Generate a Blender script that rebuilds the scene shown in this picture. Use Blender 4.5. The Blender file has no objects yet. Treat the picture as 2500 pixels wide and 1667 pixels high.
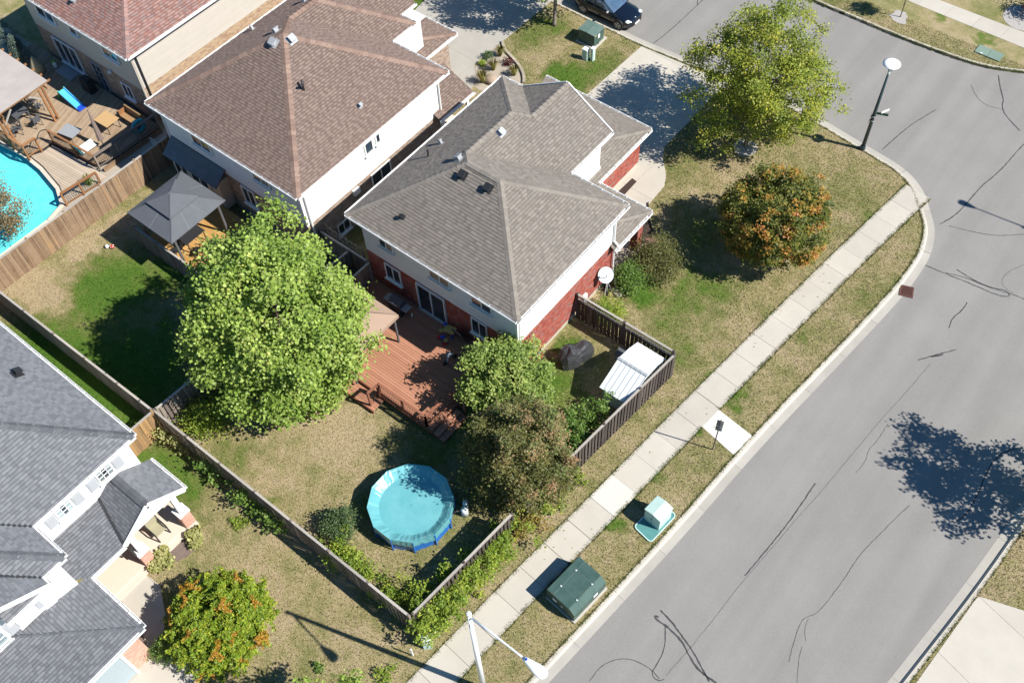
import bpy, math, random
import numpy as np
from mathutils import Vector, Matrix

random.seed(7)
rng = np.random.default_rng(7)
sc = bpy.context.scene
COL = sc.collection

# ---------------------------------------------------------------- camera, sky, sun
cam_d = bpy.data.cameras.new('camera')
cam = bpy.data.objects.new('camera', cam_d)
COL.objects.link(cam)
RX, UP, FW = ((0.78253388, 0.62172179, -0.03320766), (-0.49865733, 0.65778908, 0.56449482), (-0.37280237, 0.42517708, -0.82476836))
cam.matrix_world = Matrix(((RX[0], UP[0], -FW[0], 0), (RX[1], UP[1], -FW[1], 0), (RX[2], UP[2], -FW[2], 42.0), (0, 0, 0, 1)))
cam_d.sensor_width = 36
cam_d.lens = 35.672
cam_d.clip_start = 0.5
cam_d.clip_end = 2000
sc.camera = cam
SAZ, SEL = math.radians(17.0), math.radians(44.7)
world = bpy.data.worlds.new('World')
sc.world = world
world.use_nodes = True
wn = world.node_tree
sky = wn.nodes.new('ShaderNodeTexSky')
sky.sky_type = 'NISHITA'
sky.sun_disc = False
sky.sun_elevation = SEL
sky.sun_rotation = math.pi / 2 - SAZ
sky.dust_density = 0.15
sky.ozone_density = 2.0
bg = next(n for n in wn.nodes if n.type == 'BACKGROUND')
bg.inputs[1].default_value = 0.075
hs = wn.nodes.new('ShaderNodeHueSaturation')
hs.inputs['Saturation'].default_value = 1.35
wn.links.new(sky.outputs[0], hs.inputs['Color'])
wn.links.new(hs.outputs[0], bg.inputs[0])
sun_d = bpy.data.lights.new('sun', 'SUN')
sun_d.energy = 4.9
sun_d.angle = math.radians(0.53)
sun_d.color = (1.0, 0.97, 0.91)
sun = bpy.data.objects.new('sun', sun_d)
COL.objects.link(sun)
SUN = Vector((math.cos(SEL) * math.cos(SAZ), math.cos(SEL) * math.sin(SAZ), math.sin(SEL)))
sun.rotation_euler = SUN.to_track_quat('Z', 'Y').to_euler()
sun.location = SUN * 80
sc.view_settings.view_transform = 'Standard'
sc.view_settings.look = 'None'
sc.view_settings.exposure = 0.66
sc.view_settings.gamma = 1.0
sc.view_settings.use_curve_mapping = False
sc.cycles.max_bounces = 6
sc.cycles.transparent_max_bounces = 4

# ---------------------------------------------------------------- materials
class NT:
    def __init__(s, name):
        s.m = bpy.data.materials.new(name)
        s.m.use_nodes = True
        s.t = s.m.node_tree
        s.b = next(n for n in s.t.nodes if n.type == 'BSDF_PRINCIPLED')
        s.out = next(n for n in s.t.nodes if n.type == 'OUTPUT_MATERIAL')
    def node(s, typ, **kw):
        n = s.t.nodes.new('ShaderNode' + typ)
        for k, v in kw.items():
            setattr(n, k, v)
        return n
    def put(s, sock, v):
        if isinstance(v, bpy.types.NodeSocket):
            s.t.links.new(v, sock)
        else:
            sock.default_value = v
    def pos(s):
        if not hasattr(s, '_p'):
            s._p = s.node('NewGeometry').outputs['Position']
        return s._p
    def noise(s, scale, detail=3, rough=0.55, vec=None):
        n = s.node('TexNoise')
        s.put(n.inputs['Vector'], vec if vec is not None else s.pos())
        n.inputs['Scale'].default_value = scale
        n.inputs['Detail'].default_value = detail
        n.inputs['Roughness'].default_value = rough
        return n.outputs[0]
    def math(s, op, a, b=0.0, c=0.0):
        n = s.node('Math', operation=op)
        s.put(n.inputs[0], a); s.put(n.inputs[1], b); s.put(n.inputs[2], c)
        return n.outputs[0]
    def mapr(s, v, a, b, c, d):
        n = s.node('MapRange')
        s.put(n.inputs[0], v)
        for i, x in enumerate((a, b, c, d)):
            n.inputs[i + 1].default_value = x
        return n.outputs[0]
    def mix(s, f, a, b, mode='MIX'):
        n = s.node('MixRGB', blend_type=mode)
        s.put(n.inputs[0], f)
        s.put(n.inputs[1], (*a, 1) if isinstance(a, tuple) else a)
        s.put(n.inputs[2], (*b, 1) if isinstance(b, tuple) else b)
        return n.outputs[0]
    def ramp(s, f, stops):
        n = s.node('ValToRGB')
        e = n.color_ramp.elements
        while len(e) < len(stops):
            e.new(0.5)
        for x, (p, c) in zip(e, stops):
            x.position = p
            x.color = (*c, 1)
        s.put(n.inputs[0], f)
        return n.outputs[0]
    def island(s):
        g = s.node('NewGeometry').outputs['Random Per Island']
        o = s.node('ObjectInfo').outputs['Random']
        return s.math('FRACT', s.math('ADD', g, o))
    def vary(s, col, f, amt):
        n = s.node('HueSaturation')
        s.put(n.inputs['Value'], s.mapr(f, 0, 1, 1 - amt, 1 + amt))
        s.put(n.inputs['Color'], col)
        return n.outputs[0]
    def bump(s, h, strength=0.3, dist=0.02):
        n = s.node('Bump')
        n.inputs['Strength'].default_value = strength
        n.inputs['Distance'].default_value = dist
        s.put(n.inputs['Height'], h)
        s.t.links.new(n.outputs[0], s.b.inputs['Normal'])
    def fin(s, col, rough=0.85, spec=0.3, metal=0.0):
        s.put(s.b.inputs['Base Color'], (*col, 1) if isinstance(col, tuple) else col)
        s.b.inputs['Roughness'].default_value = rough
        s.b.inputs['Specular IOR Level'].default_value = spec
        s.b.inputs['Metallic'].default_value = metal
        return s.m


def mat(name, c, c2=None, scale=3.0, rough=0.8, spec=0.3, metal=0.0, isl=0.0, bump=0.0, bscale=60, stretch=None, detail=4):
    n = NT(name)
    vec = None
    if stretch:
        mp = n.node('Mapping')
        n.put(mp.inputs[0], n.pos())
        mp.inputs['Scale'].default_value = stretch
        vec = mp.outputs[0]
    col = c
    if c2:
        col = n.mix(n.mapr(n.noise(scale, detail, 0.6, vec), 0.3, 0.7, 0, 1), c, c2)
    if isl:
        if isinstance(col, tuple):
            rgb = n.node('RGB'); rgb.outputs[0].default_value = (*col, 1); col = rgb.outputs[0]
        col = n.vary(col, n.island(), isl)
    if bump:
        n.bump(n.noise(bscale, 3, 0.6, vec), bump, 0.01)
    return n.fin(col, rough, spec, metal)


def isl_ramp(name, stops, rough=0.9, amt=0.12, noise=14, bump=0.25, sway=0.14):
    """pieces that each take their own colour out of a ramp, with wear across the whole surface"""
    n = NT(name)
    f = n.math('ADD', n.math('MULTIPLY', n.island(), 1 - sway), n.math('MULTIPLY', n.mapr(n.noise(0.45, 3), 0.3, 0.7, 0, 1), sway))
    col = n.ramp(f, stops)
    col = n.vary(col, n.mapr(n.noise(noise, 4, 0.7), 0.25, 0.75, 0, 1), amt)
    n.bump(n.noise(130, 2), bump, 0.01)
    return n.fin(col, rough, 0.15)


# how green the turf is at a place: (x, y, radius, amount)
GREEN = []
def turf_value(n):
    p = n.pos()
    v = n.math('ADD', n.mapr(n.noise(0.28, 3, 0.6), 0.3, 0.7, 0.02, 0.42), n.mapr(n.noise(1.5, 4, 0.65), 0.3, 0.7, -0.17, 0.17))
    nz = n.node('TexNoise'); n.put(nz.inputs['Vector'], p); nz.inputs['Scale'].default_value = 1.1; nz.inputs['Detail'].default_value = 4
    wb = n.node('VectorMath', operation='MULTIPLY_ADD')
    n.put(wb.inputs[0], nz.outputs[1]); wb.inputs[1].default_value = (2.6, 2.6, 0); n.put(wb.inputs[2], p)
    sh = n.node('VectorMath', operation='SUBTRACT'); n.put(sh.inputs[0], wb.outputs[0]); sh.inputs[1].default_value = (1.3, 1.3, 0)
    wob = sh.outputs[0]
    for (x, y, r, a) in GREEN:
        d = n.node('VectorMath', operation='DISTANCE')
        n.put(d.inputs[0], wob)
        d.inputs[1].default_value = (x, y, 0)
        m = n.node('MapRange', interpolation_type='SMOOTHSTEP')
        n.put(m.inputs[0], d.outputs['Value'])
        m.inputs[1].default_value = r; m.inputs[2].default_value = r * 0.25
        m.inputs[3].default_value = 0; m.inputs[4].default_value = a
        v = n.math('ADD', v, m.outputs[0])
    return v

TURF = [(0.0, (0.40, 0.315, 0.19)), (0.18, (0.32, 0.27, 0.135)), (0.36, (0.225, 0.21, 0.085)), (0.55, (0.155, 0.18, 0.05)), (0.78, (0.105, 0.17, 0.028)), (1.0, (0.08, 0.155, 0.022))]

def turf_mat():
    n = NT('turf_ground')
    v = turf_value(n)
    v = n.math('ADD', v, n.mapr(n.noise(9, 5, 0.75), 0.25, 0.75, -0.16, 0.16))
    col = n.ramp(v, TURF)
    col = n.vary(col, n.mapr(n.noise(17, 5, 0.8), 0.3, 0.7, 0, 1), 0.42)
    n.bump(n.noise(30, 5, 0.8), 0.9, 0.05)
    return n.fin(col, 0.95, 0.1)

def blade_mat():
    n = NT('turf_blades')
    v = turf_value(n)
    v = n.math('ADD', v, n.node('Attribute', attribute_name='lush').outputs['Fac'])
    v = n.math('ADD', v, n.mapr(n.island(), 0, 1, -0.28, 0.26))
    col = n.vary(n.ramp(v, TURF), n.math('FRACT', n.math('MULTIPLY', n.island(), 7.31)), 0.5)
    n.fin(col, 0.8, 0.15)
    tr = n.node('BsdfTranslucent')
    n.put(tr.inputs[0], col)
    mx = n.node('MixShader')
    mx.inputs[0].default_value = 0.25
    n.t.links.new(n.b.outputs[0], mx.inputs[1]); n.t.links.new(tr.outputs[0], mx.inputs[2])
    n.t.links.new(mx.outputs[0], n.out.inputs[0])
    return n.m


def leaf_mat(name, stops, trans=0.4, amt=0.3):
    """leaves: the clump a leaf belongs to and the leaf itself pick its colour"""
    n = NT(name)
    at = n.node('Attribute', attribute_name='tone').outputs['Fac']
    isl = n.island()
    f = n.math('ADD', n.math('MULTIPLY', at, 0.6), n.math('MULTIPLY', isl, 0.4))
    col = n.vary(n.ramp(f, stops), n.math('FRACT', n.math('MULTIPLY', isl, 13.7)), amt)
    n.fin(col, 0.5, 0.35)
    tr = n.node('BsdfTranslucent')
    n.put(tr.inputs[0], n.mix(0.5, col, n.mix(1.0, col, (1.0, 0.95, 0.4), 'MULTIPLY')))
    mx = n.node('MixShader')
    mx.inputs[0].default_value = trans
    n.t.links.new(n.b.outputs[0], mx.inputs[1]); n.t.links.new(tr.outputs[0], mx.inputs[2])
    n.t.links.new(mx.outputs[0], n.out.inputs[0])
    return n.m


def asphalt_mat():
    n = NT('asphalt')
    c = n.mix(n.mapr(n.noise(0.35, 4, 0.6), 0.3, 0.7, 0, 1), (0.234, 0.220, 0.202), (0.258, 0.243, 0.224))
    mp = n.node('Mapping'); n.put(mp.inputs[0], n.pos()); mp.inputs['Rotation'].default_value = (0, 0, 0.097); mp.inputs['Scale'].default_value = (0.9, 0.05, 1)
    c = n.vary(c, n.mapr(n.noise(1, 3, 0.5, mp.outputs[0]), 0.3, 0.7, 0, 1), 0.075)
    c = n.mix(n.mapr(n.noise(5, 3, 0.6), 0.74, 0.78, 0, 0.55), c, (0.09, 0.087, 0.083))
    c = n.vary(c, n.mapr(n.noise(34, 5, 0.85), 0.3, 0.7, 0, 1), 0.22)
    n.bump(n.noise(70, 4, 0.8), 0.5, 0.01)
    return n.fin(c, 0.9, 0.25)


def conc(name, c, amt=0.1):
    n = NT(name)
    k = n.mix(n.mapr(n.noise(0.8, 5, 0.65), 0.3, 0.7, 0, 1), c, tuple(x * (1 - amt) for x in c))
    k = n.vary(k, n.island(), 0.05)
    k = n.vary(k, n.mapr(n.noise(45, 4, 0.8), 0.2, 0.8, 0, 1), 0.1)
    n.bump(n.noise(90, 3, 0.7), 0.25, 0.005)
    return n.fin(k, 0.9, 0.2)


def wood_mat(name, stops, grain=0.25, rough=0.85, noise=1.2):
    n = NT(name)
    f = n.math('ADD', n.math('MULTIPLY', n.island(), 0.65), n.math('MULTIPLY', n.mapr(n.noise(noise, 4, 0.7), 0.3, 0.7, 0, 1), 0.35))
    col = n.vary(n.ramp(f, stops), n.mapr(n.noise(16, 5, 0.8), 0.25, 0.75, 0, 1), grain)
    n.bump(n.noise(60, 4, 0.7), 0.3, 0.006)
    return n.fin(col, rough, 0.2)


def glass_mat(name, c=(0.012, 0.018, 0.025), rough=0.04):
    n = NT(name)
    m = n.fin(n.mix(n.mapr(n.noise(0.9, 2), 0.35, 0.65, 0, 1), c, tuple(x * 3.2 for x in c)), rough, 0.9)
    return m


MT = {}
def setup_mats():
    g = MT
    g['turf'] = turf_mat(); g['blade'] = blade_mat(); g['asphalt'] = asphalt_mat()
    g['conc'] = conc('concrete', (0.495, 0.452, 0.382)); g['conc_new'] = conc('fresh_concrete', (0.64, 0.60, 0.525), 0.06)
    g['kerb'] = conc('kerb_concrete', (0.51, 0.465, 0.39)); g['gutter_pan'] = conc('gutter_pan', (0.41, 0.38, 0.33), 0.14)
    g['porch'] = conc('porch_concrete', (0.62, 0.53, 0.43), 0.05)
    g['tar'] = mat('tar_seal', (0.035, 0.035, 0.037), (0.075, 0.074, 0.073), 6, 0.7)
    g['white'] = mat('white_siding', (0.78, 0.78, 0.77), (0.72, 0.72, 0.71), 2, 0.6, isl=0.02)
    g['trim'] = mat('white_trim', (0.80, 0.79, 0.77), rough=0.45, spec=0.4)
    g['white_shaded'] = mat('shaded_white_siding', (0.70, 0.715, 0.73), (0.65, 0.665, 0.68), 2, 0.6, isl=0.02)  # shaded copy of the white siding: bluish shade is in the colour
    g['tan'] = mat('tan_siding', (0.50, 0.455, 0.40), (0.47, 0.43, 0.38), 2, 0.6, isl=0.025)
    g['brick'] = isl_ramp('red_brick', [(0, (0.21, 0.05, 0.04)), (0.35, (0.34, 0.09, 0.065)), (0.62, (0.41, 0.125, 0.09)), (0.8, (0.26, 0.11, 0.10)), (0.92, (0.32, 0.21, 0.18)), (1, (0.15, 0.10, 0.10))], 0.9, 0.15, 30)
    g['mortar'] = mat('mortar', (0.33, 0.26, 0.22), (0.27, 0.2, 0.17), 4, 0.95)
    g['brick_tan'] = isl_ramp('tan_brick', [(0, (0.30, 0.19, 0.13)), (0.5, (0.42, 0.30, 0.20)), (1, (0.50, 0.37, 0.24))], 0.9, 0.12, 30)
    g['brick_shaded'] = isl_ramp('shaded_tan_brick', [(0, (0.22, 0.16, 0.125)), (0.5, (0.32, 0.245, 0.195)), (1, (0.42, 0.33, 0.26))], 0.9, 0.12, 30)  # tan brick as seen in shadow, the shade painted into its colour
    g['brick_pink'] = isl_ramp('pink_brick', [(0, (0.50, 0.27, 0.20)), (0.5, (0.58, 0.34, 0.26)), (1, (0.62, 0.40, 0.31))], 0.9, 0.1, 30)
    g['mortar_l'] = mat('pale_mortar', (0.46, 0.38, 0.31), rough=0.95)
    for k, nm, c, d, v in (('sh_red', 'weathered_shingle', (0.222, 0.195, 0.167), (0.197, 0.172, 0.147), .13), ('sh_mid', 'brown_shingle', (0.222, 0.163, 0.135), (0.178, 0.126, 0.104), .10),
                           ('sh_grey', 'slate_grey_shingle', (0.182, 0.188, 0.202), (0.15, 0.155, 0.168), .09), ('sh_pink', 'rose_shingle', (0.29, 0.20, 0.185), (0.26, 0.15, 0.13), .2)):
        for q, cc in (('', c), ('_dk', d)):
            lo, hi = tuple(x * (1 - v) for x in cc), tuple(x * (1 + v) for x in cc)
            if k == 'sh_pink': hi = (cc[0] * 1.22, cc[1] * 1.05, cc[2] * .95)
            g[k + q] = isl_ramp(nm + q, [(0, lo), (1, hi)], 0.95, 0.1)
    g['cap_mid'] = isl_ramp('brown_ridge_cap', [(0, (0.19, 0.125, 0.10)), (1, (0.29, 0.20, 0.155))], 0.95, 0.1)
    g['cap_grey'] = isl_ramp('charcoal_ridge_cap', [(0, (0.085, 0.088, 0.098)), (1, (0.125, 0.13, 0.14))], 0.95, 0.1)
    g['under'] = mat('roof_underlay', (0.06, 0.05, 0.045), rough=0.95)
    g['glass'] = glass_mat('window_glass'); g['glass_b'] = glass_mat('sky_lit_glass', (0.03, 0.06, 0.10))
    g['blind'] = mat('window_blind', (0.30, 0.22, 0.17), rough=0.7)
    g['shutter'] = mat('grey_shutter', (0.40, 0.41, 0.43), rough=0.6)
    g['door_grey'] = mat('grey_garage_door', (0.36, 0.42, 0.45), rough=0.5)
    g['fence'] = wood_mat('weathered_fence', [(0, (0.13, 0.105, 0.09)), (0.5, (0.22, 0.18, 0.15)), (1, (0.32, 0.27, 0.225))])
    g['fence_dk'] = wood_mat('dark_weathered_fence', [(0, (0.045, 0.036, 0.033)), (0.5, (0.085, 0.068, 0.06)), (1, (0.13, 0.105, 0.09))])
    g['fence_br'] = wood_mat('brown_fence', [(0, (0.14, 0.085, 0.05)), (0.4, (0.24, 0.16, 0.10)), (0.75, (0.30, 0.21, 0.135)), (1, (0.38, 0.22, 0.10))])
    g['fence_or'] = wood_mat('amber_fence', [(0, (0.20, 0.13, 0.07)), (0.5, (0.33, 0.20, 0.095)), (1, (0.44, 0.27, 0.12))])
    g['rail_lt'] = wood_mat('bleached_rail', [(0, (0.30, 0.27, 0.235)), (1, (0.44, 0.40, 0.35))])
    g['deck_red'] = wood_mat('redwood_stain', [(0, (0.33, 0.15, 0.092)), (0.5, (0.40, 0.19, 0.118)), (1, (0.45, 0.22, 0.14))], 0.12)
    g['deck_red_dk'] = wood_mat('redwood_stain_rail', [(0, (0.20, 0.08, 0.05)), (1, (0.29, 0.125, 0.075))], 0.15)
    g['deck_or'] = wood_mat('amber_deck', [(0, (0.38, 0.20, 0.06)), (0.5, (0.48, 0.27, 0.09)), (1, (0.55, 0.34, 0.13))], 0.15)
    g['deck_tan'] = wood_mat('tan_deck', [(0, (0.24, 0.165, 0.10)), (0.5, (0.33, 0.24, 0.16)), (1, (0.42, 0.315, 0.215))], 0.2)
    g['deck_pale'] = wood_mat('bleached_deck', [(0, (0.38, 0.30, 0.22)), (1, (0.54, 0.44, 0.34))], 0.12)
    g['cedar'] = wood_mat('cedar_beam', [(0, (0.22, 0.10, 0.045)), (1, (0.36, 0.18, 0.08))], 0.2)
    g['canvas_gr'] = mat('charcoal_canvas', (0.115, 0.122, 0.135), (0.10, 0.106, 0.118), 2, 0.8)
    g['canvas_tan'] = mat('tan_canvas', (0.36, 0.255, 0.19), (0.33, 0.23, 0.17), 2, 0.85)
    g['canvas_pale'] = mat('pale_canvas', (0.43, 0.38, 0.345), (0.37, 0.325, 0.295), 1.2, 0.9, bump=0.3, bscale=30)
    g['vent_gr'] = mat('weathered_vent', (0.40, 0.405, 0.415), (0.33, 0.335, 0.345), 6, 0.5)
    g['glass_p'] = glass_mat('pale_glass', (0.10, 0.125, 0.13))
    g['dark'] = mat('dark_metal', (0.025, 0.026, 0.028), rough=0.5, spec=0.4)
    g['iron'] = mat('black_iron', (0.03, 0.03, 0.032), rough=0.45, spec=0.5)
    g['grey'] = mat('grey_metal', (0.30, 0.31, 0.32), rough=0.45, spec=0.5)
    g['grey_dk'] = mat('dark_grey_paint', (0.095, 0.10, 0.11), rough=0.5, spec=0.4)
    g['galv'] = mat('white_metal', (0.72, 0.74, 0.76), (0.66, 0.68, 0.70), 3, 0.4, 0.5)
    g['lampwhite'] = mat('lamp_white', (0.84, 0.85, 0.86), rough=0.3, spec=0.5)
    g['teal_pole'] = mat('dark_teal_pole', (0.022, 0.045, 0.05), (0.03, 0.055, 0.06), 5, 0.4, 0.5)
    g['trans'] = transformer_mat()
    g['trans_lt'] = mat('faded_green_paint', (0.095, 0.16, 0.14), (0.14, 0.185, 0.16), 2, 0.5, 0.4)
    g['teal'] = mat('pale_teal_plastic', (0.50, 0.66, 0.60), (0.46, 0.61, 0.56), 3, 0.5, 0.4)
    g['teal_dk'] = mat('teal_base_plastic', (0.10, 0.27, 0.25), (0.08, 0.23, 0.22), 4, 0.45, 0.4)
    g['pale'] = mat('pale_grey_plastic', (0.66, 0.70, 0.69), rough=0.5)
    g['plate'] = mat('white_label', (0.8, 0.8, 0.78), rough=0.5)
    g['vault'] = conc('green_vault_lid', (0.20, 0.27, 0.22), 0.12)
    g['rust'] = mat('rusty_iron', (0.15, 0.065, 0.05), (0.10, 0.045, 0.036), 12, 0.75)
    g['cover'] = pool_cover_mat()
    g['pool_blue'] = mat('blue_vinyl', (0.01, 0.16, 0.55), (0.008, 0.13, 0.48), 3, 0.35, 0.5)
    g['water'] = water_mat()
    g['tarp'] = mat('black_tarp', (0.038, 0.039, 0.042), (0.055, 0.056, 0.06), 4, 0.45, 0.5, bump=0.8, bscale=9)
    g['car'] = mat('midnight_blue_paint', (0.006, 0.009, 0.018), rough=0.12, spec=0.8)
    g['carglass'] = mat('windscreen', (0.05, 0.09, 0.15), (0.10, 0.16, 0.24), 1.5, 0.05, 0.9)
    g['tyre'] = mat('rubber', (0.02, 0.02, 0.02), rough=0.8)
    g['rim'] = mat('alloy', (0.35, 0.35, 0.36), rough=0.3, metal=0.8)
    g['headlight'] = mat('headlight_lens', (0.7, 0.73, 0.76), rough=0.08, spec=0.9)
    g['bark'] = mat('grey_bark', (0.17, 0.135, 0.105), (0.10, 0.078, 0.06), 8, 0.95, bump=0.6, bscale=25)
    g['bark_lt'] = mat('pale_bark', (0.27, 0.23, 0.19), (0.18, 0.15, 0.12), 8, 0.95, bump=0.6, bscale=25)
    g['mulch'] = mat('dark_mulch', (0.028, 0.02, 0.016), (0.075, 0.05, 0.04), 22, 0.95, bump=1, bscale=35)
    g['mulch_lt'] = mat('faded_mulch', (0.13, 0.09, 0.075), (0.24, 0.18, 0.155), 25, 0.95, bump=1, bscale=35)
    g['gravel'] = mat('pale_gravel', (0.24, 0.22, 0.20), (0.52, 0.48, 0.44), 26, 0.95, bump=1, bscale=40)
    g['sand'] = mat('sandy_gravel', (0.33, 0.28, 0.22), (0.42, 0.36, 0.29), 14, 0.95, bump=0.7, bscale=40)
    g['stone'] = mat('edging_stone', (0.42, 0.36, 0.28), (0.35, 0.3, 0.23), 6, 0.9, isl=0.15, bump=0.4)
    g['rock'] = mat('field_rock', (0.40, 0.30, 0.22), (0.32, 0.24, 0.18), 5, 0.9, bump=0.5, bscale=20)
    for k, c in dict(red=(0.5, 0.02, 0.015), yellow=(0.5, 0.40, 0.14), blue=(0.015, 0.07, 0.5), skyblue=(0.08, 0.42, 0.75), lime=(0.15, 0.5, 0.02), pink=(0.6, 0.25, 0.3), turq=(0.02, 0.3, 0.36), tarpblue=(0.006, 0.02, 0.2), ball=(0.8, 0.8, 0.78), green_sign=(0.006, 0.07, 0.05), tabletan=(0.5, 0.32, 0.15), petal=(0.75, 0.3, 0.38), hull=(0.36, 0.33, 0.22)).items():
        g[k] = mat(k + '_paint', c, rough=0.4, spec=0.4)
    G1, G2, G3, G4 = (0.018, 0.045, 0.006), (0.055, 0.11, 0.012), (0.105, 0.165, 0.02), (0.19, 0.235, 0.035)
    g['lf_maple'] = leaf_mat('maple_leaves', [(0, (0.08, 0.155, 0.018)), (0.35, (0.20, 0.30, 0.045)), (0.72, (0.33, 0.43, 0.09)), (0.93, (0.46, 0.50, 0.13)), (1, (0.55, 0.42, 0.07))], 0.35)
    g['lf_locust'] = leaf_mat('locust_leaves', [(0, (0.110, 0.152, 0.017)), (0.4, (0.234, 0.296, 0.039)), (0.75, (0.385, 0.398, 0.053)), (0.95, (0.550, 0.454, 0.055)), (1, (0.522, 0.234, 0.055))])
    g['lf_red'] = leaf_mat('autumn_maple_leaves', [(0, (0.083, 0.127, 0.024)), (0.3, (0.166, 0.187, 0.030)), (0.5, (0.330, 0.256, 0.042)), (0.75, (0.570, 0.256, 0.060)), (1, (0.600, 0.226, 0.120))])
    g['lf_lilac'] = leaf_mat('hydrangea_leaves', [(0, (0.098, 0.166, 0.035)), (0.5, (0.244, 0.341, 0.074)), (1, (0.468, 0.498, 0.146))])
    g['lf_crab'] = leaf_mat('bronze_leaves', [(0, (0.085, 0.133, 0.038)), (0.35, (0.189, 0.226, 0.068)), (0.55, (0.302, 0.226, 0.104)), (1, (0.490, 0.235, 0.151))])
    g['lf_sumac'] = leaf_mat('sumac_leaves', [(0, (0.100, 0.175, 0.015)), (0.5, (0.225, 0.325, 0.027)), (0.8, (0.400, 0.425, 0.037)), (1, (0.600, 0.450, 0.050))], 0.35)
    g['lf_box'] = leaf_mat('box_leaves', [(0, (0.048, 0.085, 0.033)), (0.6, (0.110, 0.172, 0.062)), (1, (0.179, 0.248, 0.090))])
    g['lf_shrub'] = leaf_mat('shrub_leaves', [(0, (0.097, 0.172, 0.021)), (0.5, (0.228, 0.324, 0.039)), (0.85, (0.400, 0.442, 0.062)), (1, (0.600, 0.524, 0.069))])
    g['lf_shrubdk'] = leaf_mat('dark_shrub_leaves', [(0, (0.062, 0.133, 0.027)), (0.6, (0.156, 0.258, 0.046)), (1, (0.296, 0.367, 0.077))])
    g['lf_brown'] = leaf_mat('brown_leaves', [(0, (0.143, 0.111, 0.052)), (0.5, (0.273, 0.195, 0.098)), (1, (0.390, 0.247, 0.143))])
    g['lf_gold'] = leaf_mat('gold_leaves', [(0, (0.300, 0.250, 0.010)), (1, (0.500, 0.420, 0.030))])
    g['lf_wine'] = leaf_mat('wine_leaves', [(0, (0.050, 0.008, 0.010)), (1, (0.140, 0.020, 0.025))])
    g['lf_spruce'] = leaf_mat('spruce_needles', [(0, (0.050, 0.085, 0.060)), (1, (0.140, 0.190, 0.150))], 0.1)
    g['lf_hosta'] = leaf_mat('hosta_leaves', [(0, (0.200, 0.220, 0.060)), (0.5, (0.400, 0.400, 0.140)), (1, (0.580, 0.540, 0.280))])
    g['lf_grass'] = leaf_mat('ornamental_grass', [(0, (0.140, 0.140, 0.028)), (0.6, (0.308, 0.238, 0.056)), (1, (0.476, 0.336, 0.098))])


def transformer_mat():
    n = NT('green_cabinet_paint')
    c = n.mix(n.mapr(n.noise(2.2, 4), 0.3, 0.7, 0, 1), (0.036, 0.078, 0.066), (0.06, 0.108, 0.092))
    r = n.math('MULTIPLY', n.mapr(n.noise(1.9, 5, 0.7), 0.66, 0.70, 0, 1), n.mapr(n.noise(9, 4, 0.7), 0.42, 0.5, 0, 1))
    return n.fin(n.mix(r, c, (0.30, 0.09, 0.035)), 0.45, 0.4)


def pool_cover_mat():
    n = NT('pool_cover')
    c = n.mix(n.mapr(n.noise(0.9, 5, 0.7), 0.3, 0.7, 0, 1), (0.10, 0.34, 0.37), (0.16, 0.42, 0.45))
    c = n.mix(n.mapr(n.noise(5, 6, 0.8), 0.62, 0.8, 0, 0.45), c, (0.06, 0.16, 0.16))
    n.bump(n.noise(3, 5, 0.7), 0.35, 0.03)
    return n.fin(c, 0.3, 0.5)


def water_mat():
    n = NT('pool_water')
    c = n.mix(n.mapr(n.noise(2.5, 3), 0.3, 0.7, 0, 1), (0.10, 0.62, 0.64), (0.14, 0.68, 0.69))
    n.bump(n.noise(5, 3), 0.15, 0.02)
    return n.fin(c, 0.08, 0.5)

# ---------------------------------------------------------------- building blocks
ORG = {}
def link(o, parent=None):
    COL.objects.link(o)
    if parent is not None:
        o.parent = parent
    return o

def thing(name, label, cat, loc=(0, 0, 0), group=None, kind=None):
    o = bpy.data.objects.new(name, None)
    o.empty_display_size = 0.2
    loc = (loc[0], loc[1], loc[2] if len(loc) > 2 else 0.0)
    o.location = loc
    link(o)
    o['label'] = label; o['category'] = cat
    if group: o['group'] = group
    ORG[o.name] = Vector(loc)
    return o

def org(o):
    return ORG.get(o.name, Vector((0, 0, 0))) if o is not None else Vector((0, 0, 0))


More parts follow.
